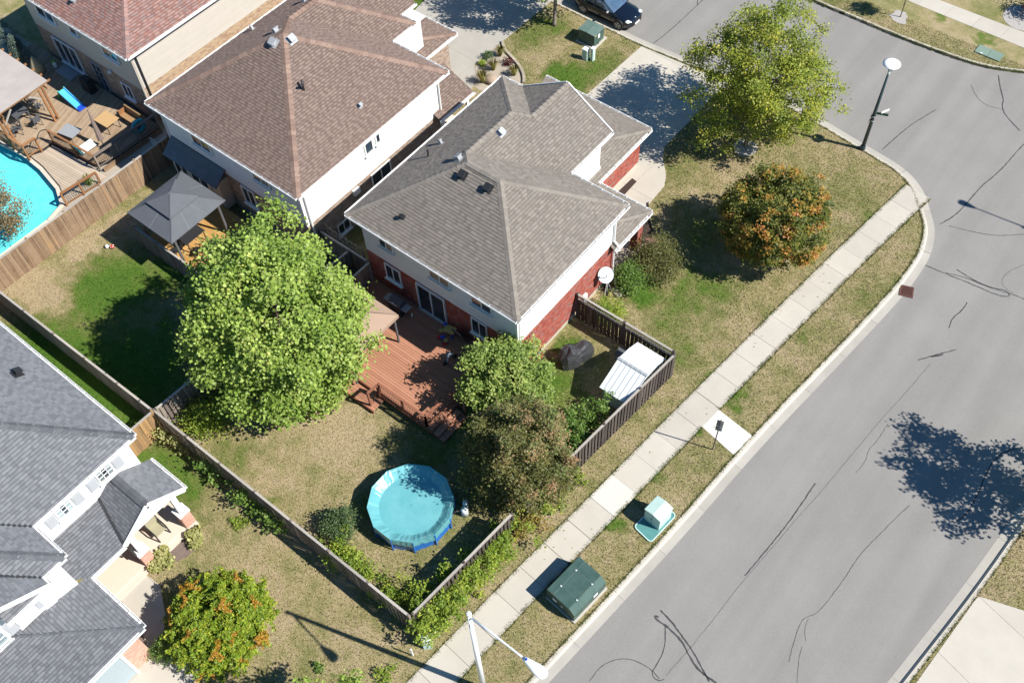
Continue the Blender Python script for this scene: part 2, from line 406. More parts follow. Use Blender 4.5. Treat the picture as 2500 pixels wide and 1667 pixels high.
class MB:
    """collects shapes in world coordinates; build() links them as one mesh object"""
    def __init__(s):
        s.v = []; s.f = []
    def add(s, vs, fs):
        b = len(s.v)
        s.v += [tuple(v) for v in vs]
        s.f += [tuple(i + b for i in f) for f in fs]
        return s
    def box(s, c, size, rz=0.0, M=None):
        hx, hy, hz = size[0] / 2, size[1] / 2, size[2] / 2
        ca, sa = math.cos(rz), math.sin(rz)
        vs = []
        for z in (-hz, hz):
            for x, y in ((-hx, -hy), (hx, -hy), (hx, hy), (-hx, hy)):
                p = (c[0] + x * ca - y * sa, c[1] + x * sa + y * ca, c[2] + z)
                if M is not None:
                    p = M @ Vector((x, y, z)) + Vector(c)
                vs.append(tuple(p))
        return s.add(vs, [(3, 2, 1, 0), (4, 5, 6, 7), (0, 1, 5, 4), (1, 2, 6, 5), (2, 3, 7, 6), (3, 0, 4, 7)])
    def beam(s, p, q, w, h, up=(0, 0, 1)):
        """a bar from p to q, w wide and h high"""
        p, q = Vector(p), Vector(q)
        d = (q - p)
        L = d.length
        if L < 1e-6: return s
        d /= L
        u = Vector(up)
        if abs(d.dot(u)) > 0.98: u = Vector((1, 0, 0))
        x = d.cross(u).normalized(); z = x.cross(d)
        M = Matrix((x, d, z)).transposed()
        return s.box((p + q) / 2, (w, L, h), M=M)
    def prism(s, poly, z0, z1):
        n = len(poly)
        a = sum(poly[i][0] * poly[(i + 1) % n][1] - poly[(i + 1) % n][0] * poly[i][1] for i in range(n))
        if a < 0: poly = poly[::-1]
        vs = [(p[0], p[1], z0) for p in poly] + [(p[0], p[1], z1) for p in poly]
        return s.add(vs, [tuple(range(n))[::-1], tuple(range(n, 2 * n))] + [(i, (i + 1) % n, n + (i + 1) % n, n + i) for i in range(n)])
    def tube(s, pts, rads, n=8, cap=True):
        pts = [Vector(p) for p in pts]
        if not hasattr(rads, '__len__'): rads = [rads] * len(pts)
        vs = []
        for i, p in enumerate(pts):
            d = (pts[min(i + 1, len(pts) - 1)] - pts[max(i - 1, 0)]).normalized()
            u = Vector((0, 0, 1)) if abs(d.z) < 0.9 else Vector((1, 0, 0))
            x = d.cross(u).normalized(); y = d.cross(x)
            for k in range(n):
                a = 2 * math.pi * k / n
                vs.append(p + (x * math.cos(a) + y * math.sin(a)) * rads[i])
        fs = []
        for i in range(len(pts) - 1):
            for k in range(n):
                k2 = (k + 1) % n
                fs.append((i * n + k, (i + 1) * n + k, (i + 1) * n + k2, i * n + k2))
        if cap:
            fs.append(tuple(range(n))); fs.append(tuple(range((len(pts) - 1) * n, len(pts) * n))[::-1])
        return s.add(vs, fs)
    def lathe(s, c, prof, n=16):
        """prof: (radius, z) from bottom to top about the vertical through c"""
        vs = []
        for r, z in prof:
            for k in range(n):
                a = 2 * math.pi * k / n
                vs.append((c[0] + r * math.cos(a), c[1] + r * math.sin(a), c[2] + z))
        fs = []
        for i in range(len(prof) - 1):
            for k in range(n):
                k2 = (k + 1) % n
                fs.append((i * n + k, i * n + k2, (i + 1) * n + k2, (i + 1) * n + k))
        fs.append(tuple(range(n))[::-1]); fs.append(tuple(range((len(prof) - 1) * n, len(prof) * n)))
        return s.add(vs, fs)
    def ball(s, c, r, n=10, sq=(1, 1, 1)):
        prof = [(max(0.002, math.sin(math.pi * i / n)) , -math.cos(math.pi * i / n)) for i in range(n + 1)]
        b = len(s.v)
        s.lathe((0, 0, 0), prof, n * 2)
        for i in range(b, len(s.v)):
            v = s.v[i]
            s.v[i] = (c[0] + v[0] * r * sq[0], c[1] + v[1] * r * sq[1], c[2] + v[2] * r * sq[2])
        return s
    def poly(s, pts):
        return s.add(pts, [tuple(range(len(pts)))])
    def mesh(s, name, m, o=Vector((0, 0, 0)), smooth=False):
        me = bpy.data.meshes.new(name)
        me.from_pydata([(v[0] - o.x, v[1] - o.y, v[2] - o.z) for v in s.v], [], s.f)
        for mm in (m if isinstance(m, list) else [m]):
            me.materials.append(MT[mm] if isinstance(mm, str) else mm)
        if smooth:
            me.polygons.foreach_set('use_smooth', [True] * len(me.polygons))
        return me
    def build(s, name, m, parent=None, smooth=False, label=None, kind=None):
        o = bpy.data.objects.new(name, s.mesh(name, m, org(parent), smooth))
        link(o, parent)
        ORG[o.name] = org(parent)
        if label: o['label'] = label
        if kind: o['kind'] = kind
        return o


def tag(o, label, cat, group=None):
    o['label'] = label; o['category'] = cat
    if group: o['group'] = group
    return o

def structure(name, mb, m):
    return mb.build(name, m, None, kind='structure')

def clip_rect(poly, x0, x1, y0, y1):
    """polygon (list of 2-D points) cut by a rectangle"""
    for ax, lim, sg in ((0, x0, 1), (0, x1, -1), (1, y0, 1), (1, y1, -1)):
        out = []
        n = len(poly)
        for i in range(n):
            a, b = poly[i], poly[(i + 1) % n]
            da, db = sg * (a[ax] - lim), sg * (b[ax] - lim)
            if da >= 0: out.append(a)
            if (da > 0 and db < 0) or (da < 0 and db > 0):
                t = da / (da - db)
                out.append((a[0] + (b[0] - a[0]) * t, a[1] + (b[1] - a[1]) * t))
        poly = out
        if len(poly) < 3: return []
    cl = []
    for p in poly:
        if not cl or abs(p[0] - cl[-1][0]) + abs(p[1] - cl[-1][1]) > 1e-4: cl.append(p)
    if len(cl) > 2 and abs(cl[0][0] - cl[-1][0]) + abs(cl[0][1] - cl[-1][1]) < 1e-4: cl.pop()
    return cl if len(cl) >= 3 else []

def inside(poly, pts):
    pts = np.asarray(pts); x, y = pts[:, 0], pts[:, 1]
    r = np.zeros(len(pts), bool)
    n = len(poly)
    for i in range(n):
        (x0, y0), (x1, y1) = poly[i][:2], poly[(i + 1) % n][:2]
        c = ((y0 > y) != (y1 > y))
        with np.errstate(divide='ignore', invalid='ignore'):
            xi = (x1 - x0) * (y - y0) / (y1 - y0 + 1e-12) + x0
        r ^= c & (x < xi)
    return r

CAMP = Vector((0, 0, 42))
def in_view(p, m=0.06):
    v = Vector(p) - CAMP
    z = v.dot(Vector(FW))
    return z > 0 and abs(v.dot(Vector(RX)) / z) < 0.5046 * (1 + m) and abs(v.dot(Vector(UP)) / z) < 0.3365 * (1 + m)

# pieces that can be told apart: the nearest 300 become objects of their own, the rest one mesh
class Pieces:
    def __init__(s, name, stuff_name, m, parent, limit=300):
        s.name, s.sname, s.m, s.parent, s.limit = name, stuff_name, m, parent, limit
        s.whole = []   # (area, key, matrix)
        s.cut = MB()
        s.proto = {}
        s.idx = []
    def add_whole(s, key, maker, M, area):
        if key not in s.proto:
            s.proto[key] = maker()
        c = M.translation
        d = c - CAMP
        nrm = (M.to_3x3() @ Vector((0, 0, 1))).normalized()
        w = -area * d.normalized().dot(nrm) / d.length_squared
        if not in_view(c, -0.02): w = -1
        s.whole.append((w, key, M))
    def finish(s):
        o = org(s.parent)
        s.whole.sort(key=lambda t: -t[0])
        meshes = {}
        ml = s.m if isinstance(s.m, list) else None
        for i, (w, key, M) in enumerate(s.whole):
            mi = key[-1] if ml else 0
            if i < s.limit and w > 0:
                if key not in meshes:
                    meshes[key] = s.proto[key].mesh(s.name, ml[mi] if ml else s.m)
                ob = bpy.data.objects.new(s.name, meshes[key])
                ob.matrix_local = Matrix.Translation(-o) @ M
                link(ob, s.parent)
            else:
                p = s.proto[key]
                s.idx += [mi] * len(p.f)
                s.cut.add([M @ Vector(v) for v in p.v], p.f)
        if s.cut.v:
            ob = s.cut.build(s.sname, s.m, s.parent, kind='stuff')
            if ml and len(s.idx) == len(ob.data.polygons):
                ob.data.polygons.foreach_set('material_index', s.idx)


def frame_of(pts):
    """plane frame: first edge is the eave; z points out of the roof"""
    p0, p1 = Vector(pts[0]), Vector(pts[1])
    n = Vector((0, 0, 0))
    for i in range(len(pts)):
        a, b = Vector(pts[i]), Vector(pts[(i + 1) % len(pts)])
        n += a.cross(b)
    n.normalize()
    if n.z < 0: n = -n
    e = (p1 - p0).normalized()
    u = e - n * e.dot(n); u.normalize()
    v = n.cross(u)
    c = sum((Vector(p) for p in pts), Vector()) / len(pts)
    if (c - p0).dot(v) < 0:
        u, v = -u, -v
    M = Matrix((u, v, n)).transposed().to_4x4()
    M.translation = p0
    return M


def shingle_roof(house, planes, m, name='roof', expo=0.155, lens=(0.15, 0.2, 0.26, 0.34), limit=300, caps=(), capm=None, thick=0.026):
    """planes: polygons whose first edge is the eave. Underlay is the part, every shingle lies on it"""
    under = MB()
    for pl in planes:
        under.poly(pl)
    roof = under.build(name, 'under', house)
    pc = Pieces('shingle', 'shingle_courses', [m, m + '_dk'], roof, limit)
    for pl in planes:
        M = frame_of(pl)
        Mi = M.inverted()
        q = [(Mi @ Vector(p)).to_2d() for p in pl]
        q = [(a.x, a.y) for a in q]
        us = [a[0] for a in q]; vs = [a[1] for a in q]
        rows = int((max(vs) - min(vs)) / expo) + 1
        v0 = min(vs) - 0.03
        for r in range(rows):
            va, vb = v0 + r * expo, v0 + (r + 1) * expo - 0.02  # gap bares dark underlay, painting in the shadow line below each course
            u = min(us) - random.random() * 0.4
            di = r % 2
            while u < max(us):
                di = 1 - di if random.random() < .86 else di
                L = random.choice(lens) * (.8 if di else 1.15)
                ua, ub = u, u + L - 0.006
                u += L
                tk = thick * random.choice((1, 1, 1.35))
                c = clip_rect(q, ua, ub, va, vb)
                if not c: continue
                whole = abs(sum(c[i][0] * c[(i + 1) % len(c)][1] - c[(i + 1) % len(c)][0] * c[i][1] for i in range(len(c)))) / 2 > (ub - ua) * (vb - va) * 0.999
                if whole:
                    L2, h = ub - ua, vb - va
                    def mk(L2=L2, h=h, tk=tk):
                        b = MB()
                        b.add([(0, 0, 0.001), (L2, 0, 0.001), (L2, h, 0.001), (0, h, 0.001), (0, 0, tk), (L2, 0, tk), (L2, h, 0.004), (0, h, 0.004)],
                              [(4, 5, 6, 7), (0, 1, 5, 4), (1, 2, 6, 5), (3, 0, 4, 7)])
                        return b
                    pc.add_whole((round(L2, 3), round(tk, 4), di), mk, M @ Matrix.Translation((ua, va, 0)), L2 * h)
                else:
                    n = len(c)
                    top = [M @ Vector((a, b, tk + (0.004 - tk) * (b - va) / (vb - va))) for a, b in c]
                    bot = [M @ Vector((a, b, 0.001)) for a, b in c]
                    pc.idx += [di] * (n + 1)
                    pc.cut.add(bot + top, [tuple(range(n, 2 * n))] + [(i, (i + 1) % n, n + (i + 1) % n, n + i) for i in range(n)])
    pc.finish()
    cm = {}
    for (a, b, w) in caps:
        a, b = Vector(a), Vector(b)
        d = (b - a); L = d.length; d.normalize()
        x = d.cross(Vector((0, 0, 1))).normalized(); z = x.cross(d)
        R = Matrix((x, d, z)).transposed().to_4x4()
        k = max(1, int(L / 0.27))
        st = L / k
        key = round(st, 2), w
        if key not in cm:
            mb = MB()
            h, t = w / 2, 0.028
            dr = h * 0.42
            mb.add([(-h, 0, -dr + .03), (0, 0, .035), (h, 0, -dr + .03), (-h, st + .03, -dr + .012), (0, st + .03, .016), (h, st + .03, -dr + .012),
                    (-h, 0, -dr + .042), (0, 0, .05), (h, 0, -dr + .042), (-h, st + .03, -dr + .014 + .006), (0, st + .03, .022), (h, st + .03, -dr + .014 + .006)],
                   [(6, 7, 10, 9), (7, 8, 11, 10), (0, 1, 7, 6), (1, 2, 8, 7), (0, 6, 9, 3), (2, 5, 11, 8)])
            cm[key] = mb.mesh('ridge_cap', capm or m)
        for i in range(k):
            o = bpy.data.objects.new('ridge_cap', cm[key])
            o.matrix_local = Matrix.Translation(-org(house)) @ Matrix.Translation(a + d * (st * i)) @ R
            link(o, roof)
    return roof


def gutter(house, a, b, drop=0.0, m='trim'):
    """eave trough from a to b with its lip, hangers and fascia; outside is to the right of a->b"""
    a, b = Vector(a), Vector(b)
    d = (b - a); L = d.length; d.normalize()
    o = Vector((d.y, -d.x, 0))
    mb = MB()
    z = Vector((0, 0, 1))
    lo = Vector((0, 0, -0.07))
    mb.beam(a + o * 0.12 + z * -0.045, b + o * 0.12 + z * -0.045, 0.022, 0.115)
    mb.beam(a + o * 0.065 + z * -0.10, b + o * 0.065 + z * -0.10, 0.12, 0.016)
    mb.beam(a + o * -0.012 + z * -0.12, b + o * -0.012 + z * -0.12, 0.022, 0.2)
    k = int(L / 0.62)
    for i in range(k):
        p = a + d * (0.3 + i * 0.62)
        mb.beam(p + o * 0.13 + z * 0.005, p + o * 0.0 + z * 0.02, 0.03, 0.012)
    for p in (a, b):
        mb.beam(p + o * 0.0 + z * -0.045, p + o * 0.13 + z * -0.045, 0.012, 0.115)
    return mb.build('gutter', m, house)

def fascia(house, a, b, w=0.06, h=0.2):
    return MB().beam(a, b, w, h).build('rake_board', 'trim', house)

def soffit_wall(house, poly, z0, z1, name, m):
    return MB().prism(poly, z0, z1).build(name, m, house)

def siding(wall, p, q, z0, z1, expo, m, name='siding_board', tops=None):
    """horizontal boards on the outer face p->q (outside right of p->q); tops: board length limits per height"""
    p, q = Vector((*p, 0)), Vector((*q, 0))
    d = (q - p); L = d.length; d.normalize()
    o = Vector((d.y, -d.x, 0))
    k = max(1, int(round((z1 - z0) / expo)))
    e = (z1 - z0) / k
    mb = MB()
    mb.add([(0, 0, 0), (L, 0, 0), (L, 0, e), (0, 0, e), (0, -0.022, 0), (L, -0.022, 0), (L, -0.006, e), (0, -0.006, e)],
           [(4, 5, 6, 7), (0, 1, 5, 4), (0, 4, 7, 3), (1, 2, 6, 5), (3, 7, 6, 2)])
    me = mb.mesh(name, m)
    R = Matrix((d, -o, Vector((0, 0, 1)))).transposed().to_4x4()
    for i in range(k):
        b = bpy.data.objects.new(name, me)
        b.matrix_local = Matrix.Translation(p - org(wall) + Vector((0, 0, z0 + i * e))) @ R
        link(b, wall)

def bricks(wall, faces, m, limit=300, bl=0.215, bh=0.078, holes=()):
    pc = Pieces('brick', 'brick_courses', m, wall, limit)
    for (p, q, z0, z1) in faces:
        p, q = Vector((*p, 0)), Vector((*q, 0))
        d = (q - p); L = d.length; d.normalize()
        o = Vector((d.y, -d.x, 0))
        R = Matrix((d, Vector((0, 0, 1)), o)).transposed().to_4x4()
        rows = int((z1 - z0) / bh)
        for r in range(rows):
            u = -bl / 2 if r % 2 else 0.0
            while u < L:
                a, b = max(u, 0.0) + 0.005, min(u + bl, L) - 0.005
                u += bl
                if b - a < 0.03: continue
                w, h, t = b - a, bh - 0.011, 0.012
                def mk(w=w, h=h, t=t):
                    return MB().add([(0, 0, 0), (w, 0, 0), (w, h, 0), (0, h, 0), (0, 0, t), (w, 0, t), (w, h, t), (0, h, t)],
                                    [(4, 5, 6, 7), (0, 1, 5, 4), (1, 2, 6, 5), (2, 3, 7, 6), (3, 0, 4, 7)])
                pc.add_whole(round(w, 3), mk, Matrix.Translation(p) @ R @ Matrix.Translation((a, z0 + r * bh, 0.0)), w * h)
    pc.finish()

def window(house, c, d, w, h, cols=2, rows=1, m='trim', glass=('glass', 'glass'), sill=True, fr=0.07, name='window', depth=0.07):
    """window centred at c on a wall face, d = unit direction along the wall, outside right of d"""
    c = Vector(c); d = Vector((d[0], d[1], 0)).normalized(); o = Vector((d.y, -d.x, 0)); z = Vector((0, 0, 1))
    mb = MB()
    f = c + o * depth / 2
    mb.beam(f - d * w / 2 + z * (h / 2 - fr / 2), f + d * w / 2 + z * (h / 2 - fr / 2), depth, fr)
    mb.beam(f - d * w / 2 - z * (h / 2 - fr / 2), f + d * w / 2 - z * (h / 2 - fr / 2), depth, fr)
    for s in (-1, 1):
        mb.beam(f + d * s * (w / 2 - fr / 2) - z * (h / 2 - fr), f + d * s * (w / 2 - fr / 2) + z * (h / 2 - fr), fr, depth, up=o)
    iw, ih = w - 2 * fr, h - 2 * fr
    for i in range(1, cols):
        x = -iw / 2 + iw * i / cols
        mb.beam(f + d * x - z * ih / 2, f + d * x + z * ih / 2, fr * (0.75 if cols < 3 else 0.4), depth * 0.8, up=o)
    for j in range(1, rows):
        y = -ih / 2 + ih * j / rows
        mb.beam(f - d * iw / 2 + z * y, f + d * iw / 2 + z * y, depth * 0.8, fr * 0.4)
    fo = mb.build(name, m, house)
    cw, rh = iw / cols, ih / rows
    for i in range(cols):
        for j in range(rows):
            p = c + o * 0.03 + d * (-iw / 2 + cw * (i + .5)) + z * (-ih / 2 + rh * (j + .5))
            MB().beam(p - d * cw / 2, p + d * cw / 2, 0.02, rh).build('pane', glass[i % len(glass)], fo)
    if sill:
        MB().beam(c + o * 0.08 - z * (h / 2 + 0.035) - d * (w / 2 + .06), c + o * 0.08 - z * (h / 2 + 0.035) + d * (w / 2 + .06), 0.18, 0.06).build('sill', m, fo)
    return fo

def downspout(house, pts, m='trim', r=0.05):
    return MB().tube(pts, r, 6).build('downspout', m, house)

def roof_vent(house, x, y, z, s=0.3, m='galv', n=(0, 0, 1), name='roof_vent'):
    n = Vector(n).normalized()
    mb = MB()
    t = Vector((-n.y, n.x, 0)) if abs(n.x) + abs(n.y) > 1e-3 else Vector((1, 0, 0))
    t.normalize(); b = n.cross(t)
    R = Matrix((t, b, n)).transposed()
    c = Vector((x, y, z))
    mb.box(c + n * 0.03, (s * 1.5, s * 1.5, 0.02), M=R)
    mb.box(c + n * 0.12, (s * 0.8, s * 0.8, 0.18), M=R)
    mb.box(c + n * 0.235, (s * 1.1, s * 1.1, 0.05), M=R)
    return mb.build(name, m, house)

# ================================================================ houses
def red_house():
    h = thing('brick_house', 'red brick and white sided house with weathered grey brown shingles, at the picture centre', 'house', (-22, 25, 0))
    E = 5.4
    fd = soffit_wall(h, [(-27.06, 20.29), (-17.44, 20.29), (-17.44, 28.0), (-20.84, 28.0), (-20.84, 35.34), (-27.06, 35.34)], -0.2, 0.32, 'foundation', 'conc')
    w = soffit_wall(h, [(-27.1, 20.25), (-17.42, 20.25), (-17.42, 28.05), (-20.8, 28.05), (-20.8, 35.4), (-27.1, 35.4)], 0.3, 2.62, 'wall', 'mortar')
    bricks(w, [((-17.42, 20.25), (-17.42, 28.05), 0.32, 2.75), ((-20.8, 28.3), (-20.8, 35.4), 0.32, 2.6), ((-27.1, 20.25), (-17.42, 20.25), 0.32, 2.75)], 'brick')
    u = soffit_wall(h, [(-27.1, 20.25), (-17.42, 20.25), (-17.42, 28.05), (-20.87, 28.05), (-20.87, 31.6), (-27.1, 31.6)], 2.62, 5.3, 'upper_wall', 'white')
    siding(u, (-17.42, 20.25), (-17.42, 28.05), 2.76, 5.3, 0.127, 'white')
    siding(u, (-27.1, 20.25), (-17.42, 20.25), 2.76, 5.3, 0.127, 'white_shaded')
    for i in range(12):
        MB().box((-20.86, 28.2 + i * 0.3, 4.1), (0.03, 0.045, 2.3)).build('batten', 'trim', u)
    MB().box((-20.84, 29.85, 2.99), (0.09, 3.5, 0.14)).build('trim_board', 'trim', u)
    MB().box((-17.40, 20.24, 4.0), (0.13, 0.10, 2.62)).build('corner_trim', 'trim', u)
    g = MB(); g.add([(-25.9, 31.6, 5.3), (-20.87, 31.6, 5.3), (-23.35, 31.6, 6.95)], [(0, 1, 2)]); g.build('gable_wall', 'white', h)
    s = MB()
    s.prism([(-27.5, 19.9), (-17.08, 19.9), (-17.08, 28.37), (-20.55, 28.37), (-20.55, 31.85), (-27.5, 31.85)], 5.2, 5.24)
    s.build('soffit', 'trim', h)
    A, Bc = (-21.32, 24.14, 8.02), (-23.26, 24.14, 8.02)
    W0, W1, G0, G1 = (-24.03, 24.9, 7.55), (-24.03, 28.38, 7.55), (-23.35, 29.06, 7.14), (-23.35, 32.0, 7.14)
    H1 = (-22.2, 31.6, 3.78)
    planes = [
        [(-27.55, 19.85, E), (-17.03, 19.85, E), A, Bc],
        [(-17.03, 19.85, E), (-17.03, 28.42, E), A],
        [(-17.03, 28.42, E), (-20.5, 28.42, E), W0, Bc, A],
        [(-27.55, 31.9, E), (-27.55, 19.85, E), Bc, W0, W1],
        [(-26.18, 31.9, E), (-27.55, 31.9, E), W1, G0],
        [(-20.5, 28.42, E), (-20.5, 32.0, E), G1, G0, W1, W0],
        [(-26.18, 32.0, E), (-26.18, 31.9, E), G0, G1],
        [(-20.45, 30.9, 2.68), (-20.45, 35.8, 2.68), H1, (-20.87, 31.6, 2.944), (-20.87, 28.05, 2.944), (-20.45, 28.05, 2.68)],
        [(-20.45, 35.8, 2.68), (-27.65, 35.8, 2.68), (-26.0, 31.6, 3.78), H1],
        [(-17.1, 30.87, 2.68), (-20.45, 30.87, 2.68), (-20.45, 28.05, 3.42), (-18.28, 28.05, 3.42)],
        [(-17.1, 27.63, 2.68), (-17.1, 30.87, 2.68), (-18.28, 28.05, 3.42), (-17.42, 28.05, 2.88), (-17.42, 27.63, 2.88)],
    ]
    L = (-27.55, 19.85, E); F = (-17.03, 19.85, E); R = (-17.03, 28.42, E)
    caps = [(F, A, .34), (R, A, .34), (L, Bc, .34), (Bc, A, .34), (W0, W1, .34), ((-27.55, 31.9, E), W1, .34), (G0, G1, .34), (W1, G0, .3), (W0, Bc, .3), ((-20.45, 35.8, 2.68), H1, .32), ((-17.1, 30.87, 2.68), (-18.28, 28.05, 3.42), .3)]
    shingle_roof(h, planes, 'sh_red', caps=caps)
    for a, b in (((-27.55, 19.85, E), (-17.03, 19.85, E)), ((-17.03, 19.85, E), (-17.03, 28.42, E)), ((-17.03, 28.42, E), (-20.4, 28.42, E)), ((-20.5, 28.5, E), (-20.5, 32.0, E)), ((-26.18, 31.9, E), (-27.55, 31.9, E)), ((-27.55, 31.9, E), (-27.55, 19.85, E)),
                 ((-20.45, 30.9, 2.68), (-20.45, 35.8, 2.68)), ((-20.45, 35.8, 2.68), (-27.65, 35.8, 2.68)), ((-17.1, 30.87, 2.68), (-20.4, 30.87, 2.68)), ((-17.1, 27.63, 2.68), (-17.1, 30.87, 2.68))):
        gutter(h, a, b)
    fascia(h, (-20.5, 32.02, 5.36), (-23.35, 32.02, 7.1)); fascia(h, (-26.18, 32.02, 5.36), (-23.35, 32.02, 7.1))
    X = (1, 0)
    window(h, (-25.45, 20.22, 4.5), X, 0.95, 1.1, glass=('glass', 'blind'), m='white_shaded')
    window(h, (-22.02, 20.22, 4.5), X, 1.3, 1.1, glass=('blind', 'blind'), m='white_shaded')
    window(h, (-19.45, 20.22, 4.5), X, 1.25, 1.1, m='white_shaded')
    window(h, (-25.38, 20.24, 2.02), X, 1.05, 1.15, m='trim')
    window(h, (-22.85, 20.24, 1.58), X, 1.85, 2.15, m='white_shaded', name='patio_door', depth=0.1)
    window(h, (-19.75, 20.24, 2.1), X, 1.0, 1.2, m='trim')
    downspout(h, [(-17.3, 20.12, 5.28), (-17.33, 20.35, 5.05), (-17.33, 20.35, 0.3), (-17.2, 20.35, 0.15)])
    downspout(h, [(-17.2, 28.2, 5.3), (-17.32, 27.9, 5.0), (-17.32, 27.9, 3.05), (-17.05, 27.9, 2.85)])
    downspout(h, [(-17.04, 27.7, 2.6), (-17.3, 27.9, 2.3), (-17.3, 27.9, 0.9), (-17.1, 27.75, 0.55), (-16.75, 27.5, 0.15)])
    for (x, y, z, m, n, s) in ((-23.1, 23.61, 7.69, 'dark', (0, -.52, .85), .3), (-21.62, 23.66, 7.72, 'dark', (0, -.52, .85), .3), (-24.74, 20.97, 6.08, 'dark', (0, -.52, .85), .17),
                               (-23.68, 27.06, 7.34, 'vent_gr', (.52, 0, .85), .28), (-23.94, 24.34, 7.6, 'grey', (-.52, 0, .85), .3), (-26.43, 25.72, 6.08, 'grey', (-.52, 0, .85), .16)):
        roof_vent(h, x, y, z, s, m, n)
    MB().tube([(-26.3, 24.59, 6.1), (-26.3, 24.59, 6.65)], 0.05, 8).build('vent_pipe', 'iron', h)
    col = MB().box((-17.5, 30.3, 1.32), (0.42, 0.42, 2.6)).build('porch_column', 'mortar', h)
    bricks(col, [((-17.285, 30.09), (-17.285, 30.51), 0.1, 2.6), ((-17.71, 30.088), (-17.29, 30.088), 0.1, 2.6)], 'brick', limit=0)
    MB().prism([(-20.6, 28.05), (-17.2, 28.05), (-17.2, 30.7), (-20.6, 30.7)], -0.05, 0.16).build('porch_floor', 'porch', h)
    MB().box((-17.36, 25.55, 0.85), (0.16, 0.3, 0.42)).build('meter_box', 'pale', h)


def mid_house():
    h = thing('sided_house', 'white sided house with a brown hip roof and pale vents beside its peak', 'house', (-36, 25, 0))
    E = 5.4
    w = soffit_wall(h, [(-41.2, 19.55), (-30.6, 19.55), (-30.6, 30.1), (-34.6, 30.1), (-34.6, 35.25), (-41.2, 35.25)], -0.4, 2.6, 'wall', 'mortar_l')
    bricks(w, [((-30.6, 19.55), (-30.6, 30.1), 0.0, 2.66), ((-41.2, 19.55), (-30.6, 19.55), 0.0, 2.66), ((-34.6, 30.2), (-34.6, 35.25), 0.0, 2.6)], 'brick_shaded', limit=0)
    u = soffit_wall(h, [(-41.2, 19.55), (-30.6, 19.55), (-30.6, 30.1), (-34.7, 30.1), (-34.7, 33.3), (-41.2, 33.3)], 2.6, 5.3, 'upper_wall', 'white')
    siding(u, (-30.6, 19.55), (-30.6, 30.1), 2.68, 5.3, 0.125, 'white')
    siding(u, (-41.2, 19.55), (-30.6, 19.55), 2.68, 5.3, 0.125, 'white_shaded')
    siding(u, (-34.7, 30.1), (-34.7, 32.3), 2.68, 5.3, 0.125, 'white')
    MB().box((-30.6, 19.53, 4.0), (0.13, 0.11, 2.62)).build('corner_trim', 'trim', u)
    s = MB().prism([(-41.55, 19.2), (-30.25, 19.2), (-30.25, 30.45), (-34.35, 30.45), (-34.35, 33.4), (-41.55, 33.4)], 5.2, 5.24)
    s.build('soffit', 'trim', h)
    P = (-35.9, 24.83, 8.87)
    W0, W1 = (-37.95, 26.87, 7.62), (-37.95, 28.85, 7.62)
    G0, G1 = (-38.5, 29.43, 7.27), (-38.5, 33.8, 7.27)
    H1 = (-35.73, 32.1, 3.65)
    planes = [
        [(-41.6, 19.15, E), (-30.2, 19.15, E), P],
        [(-30.2, 19.15, E), (-30.2, 30.5, E), P],
        [(-30.2, 30.5, E), (-34.3, 30.5, E), W0, P],
        [(-41.6, 32.5, E), (-41.6, 19.15, E), P, W0, W1],
        [(-34.3, 30.5, E), (-34.3, 32.5, E), W1, W0],
        [(-34.3, 32.5, E), (-35.44, 32.5, E), G0, W1],
        [(-35.44, 32.5, E), (-35.44, 33.8, E), G1, G0],
        [(-41.6, 33.8, E), (-41.6, 32.5, E), G0, G1],
        [(-34.2, 30.1, 2.7), (-34.2, 35.6, 2.7), H1, (-34.7, 32.1, 3.01), (-34.7, 30.1, 3.01)],
        [(-34.2, 35.6, 2.7), (-41.5, 35.6, 2.7), (-40.0, 32.1, 3.65), H1],
        [(-30.1, 29.4, 2.75), (-30.1, 32.3, 2.75), (-32.3, 32.3, 3.75), (-32.3, 29.4, 3.75)],
    ]
    caps = [((-30.2, 19.15, E), P, .42), ((-41.6, 19.15, E), P, .42), ((-30.2, 30.5, E), P, .42), (W0, W1, .42), (P, W0, .4), ((-34.3, 32.5, E), W1, .42), ((-34.2, 35.6, 2.7), H1, .34)]
    shingle_roof(h, planes, 'sh_mid', caps=caps, capm='cap_mid', lens=(0.14, 0.17, 0.2, 0.28), expo=.145)
    for a, b in (((-41.6, 19.15, E), (-30.2, 19.15, E)), ((-30.2, 19.15, E), (-30.2, 30.5, E)), ((-30.2, 30.5, E), (-34.2, 30.5, E)), ((-34.3, 30.6, E), (-34.3, 32.5, E)), ((-34.3, 32.5, E), (-35.44, 32.5, E)), ((-35.44, 32.5, E), (-35.44, 33.8, E)), ((-41.6, 32.5, E), (-41.6, 19.15, E)),
                 ((-34.2, 30.6, 2.7), (-34.2, 35.6, 2.7)), ((-34.2, 35.6, 2.7), (-41.5, 35.6, 2.7)), ((-30.1, 29.4, 2.75), (-30.1, 32.3, 2.75))):
        gutter(h, a, b)
    X, Yd = (1, 0), (0, 1)
    window(h, (-38.1, 19.52, 4.4), X, 1.5, 1.2, m='trim')
    window(h, (-33.45, 19.52, 4.6), X, 1.25, 1.1, glass=('glass', 'blind'), m='trim')
    window(h, (-35.2, 19.54, 1.9), X, 1.0, 1.3, m='trim')
    window(h, (-30.58, 24.45, 4.5), Yd, 0.62, 1.0, cols=1, m='trim')
    window(h, (-30.58, 25.15, 4.6), Yd, 0.35, 0.9, cols=1, m='trim')
    window(h, (-30.59, 24.95, 1.85), Yd, 1.5, 1.3, m='trim')
    window(h, (-30.59, 21.7, 0.7), Yd, 0.9, 0.8, m='pale')
    bay = MB().prism([(-40.9, 19.55), (-36.9, 19.55), (-36.9, 18.9), (-40.9, 18.9)], 0.3, 2.35).build('bay', 'mortar_l', h)
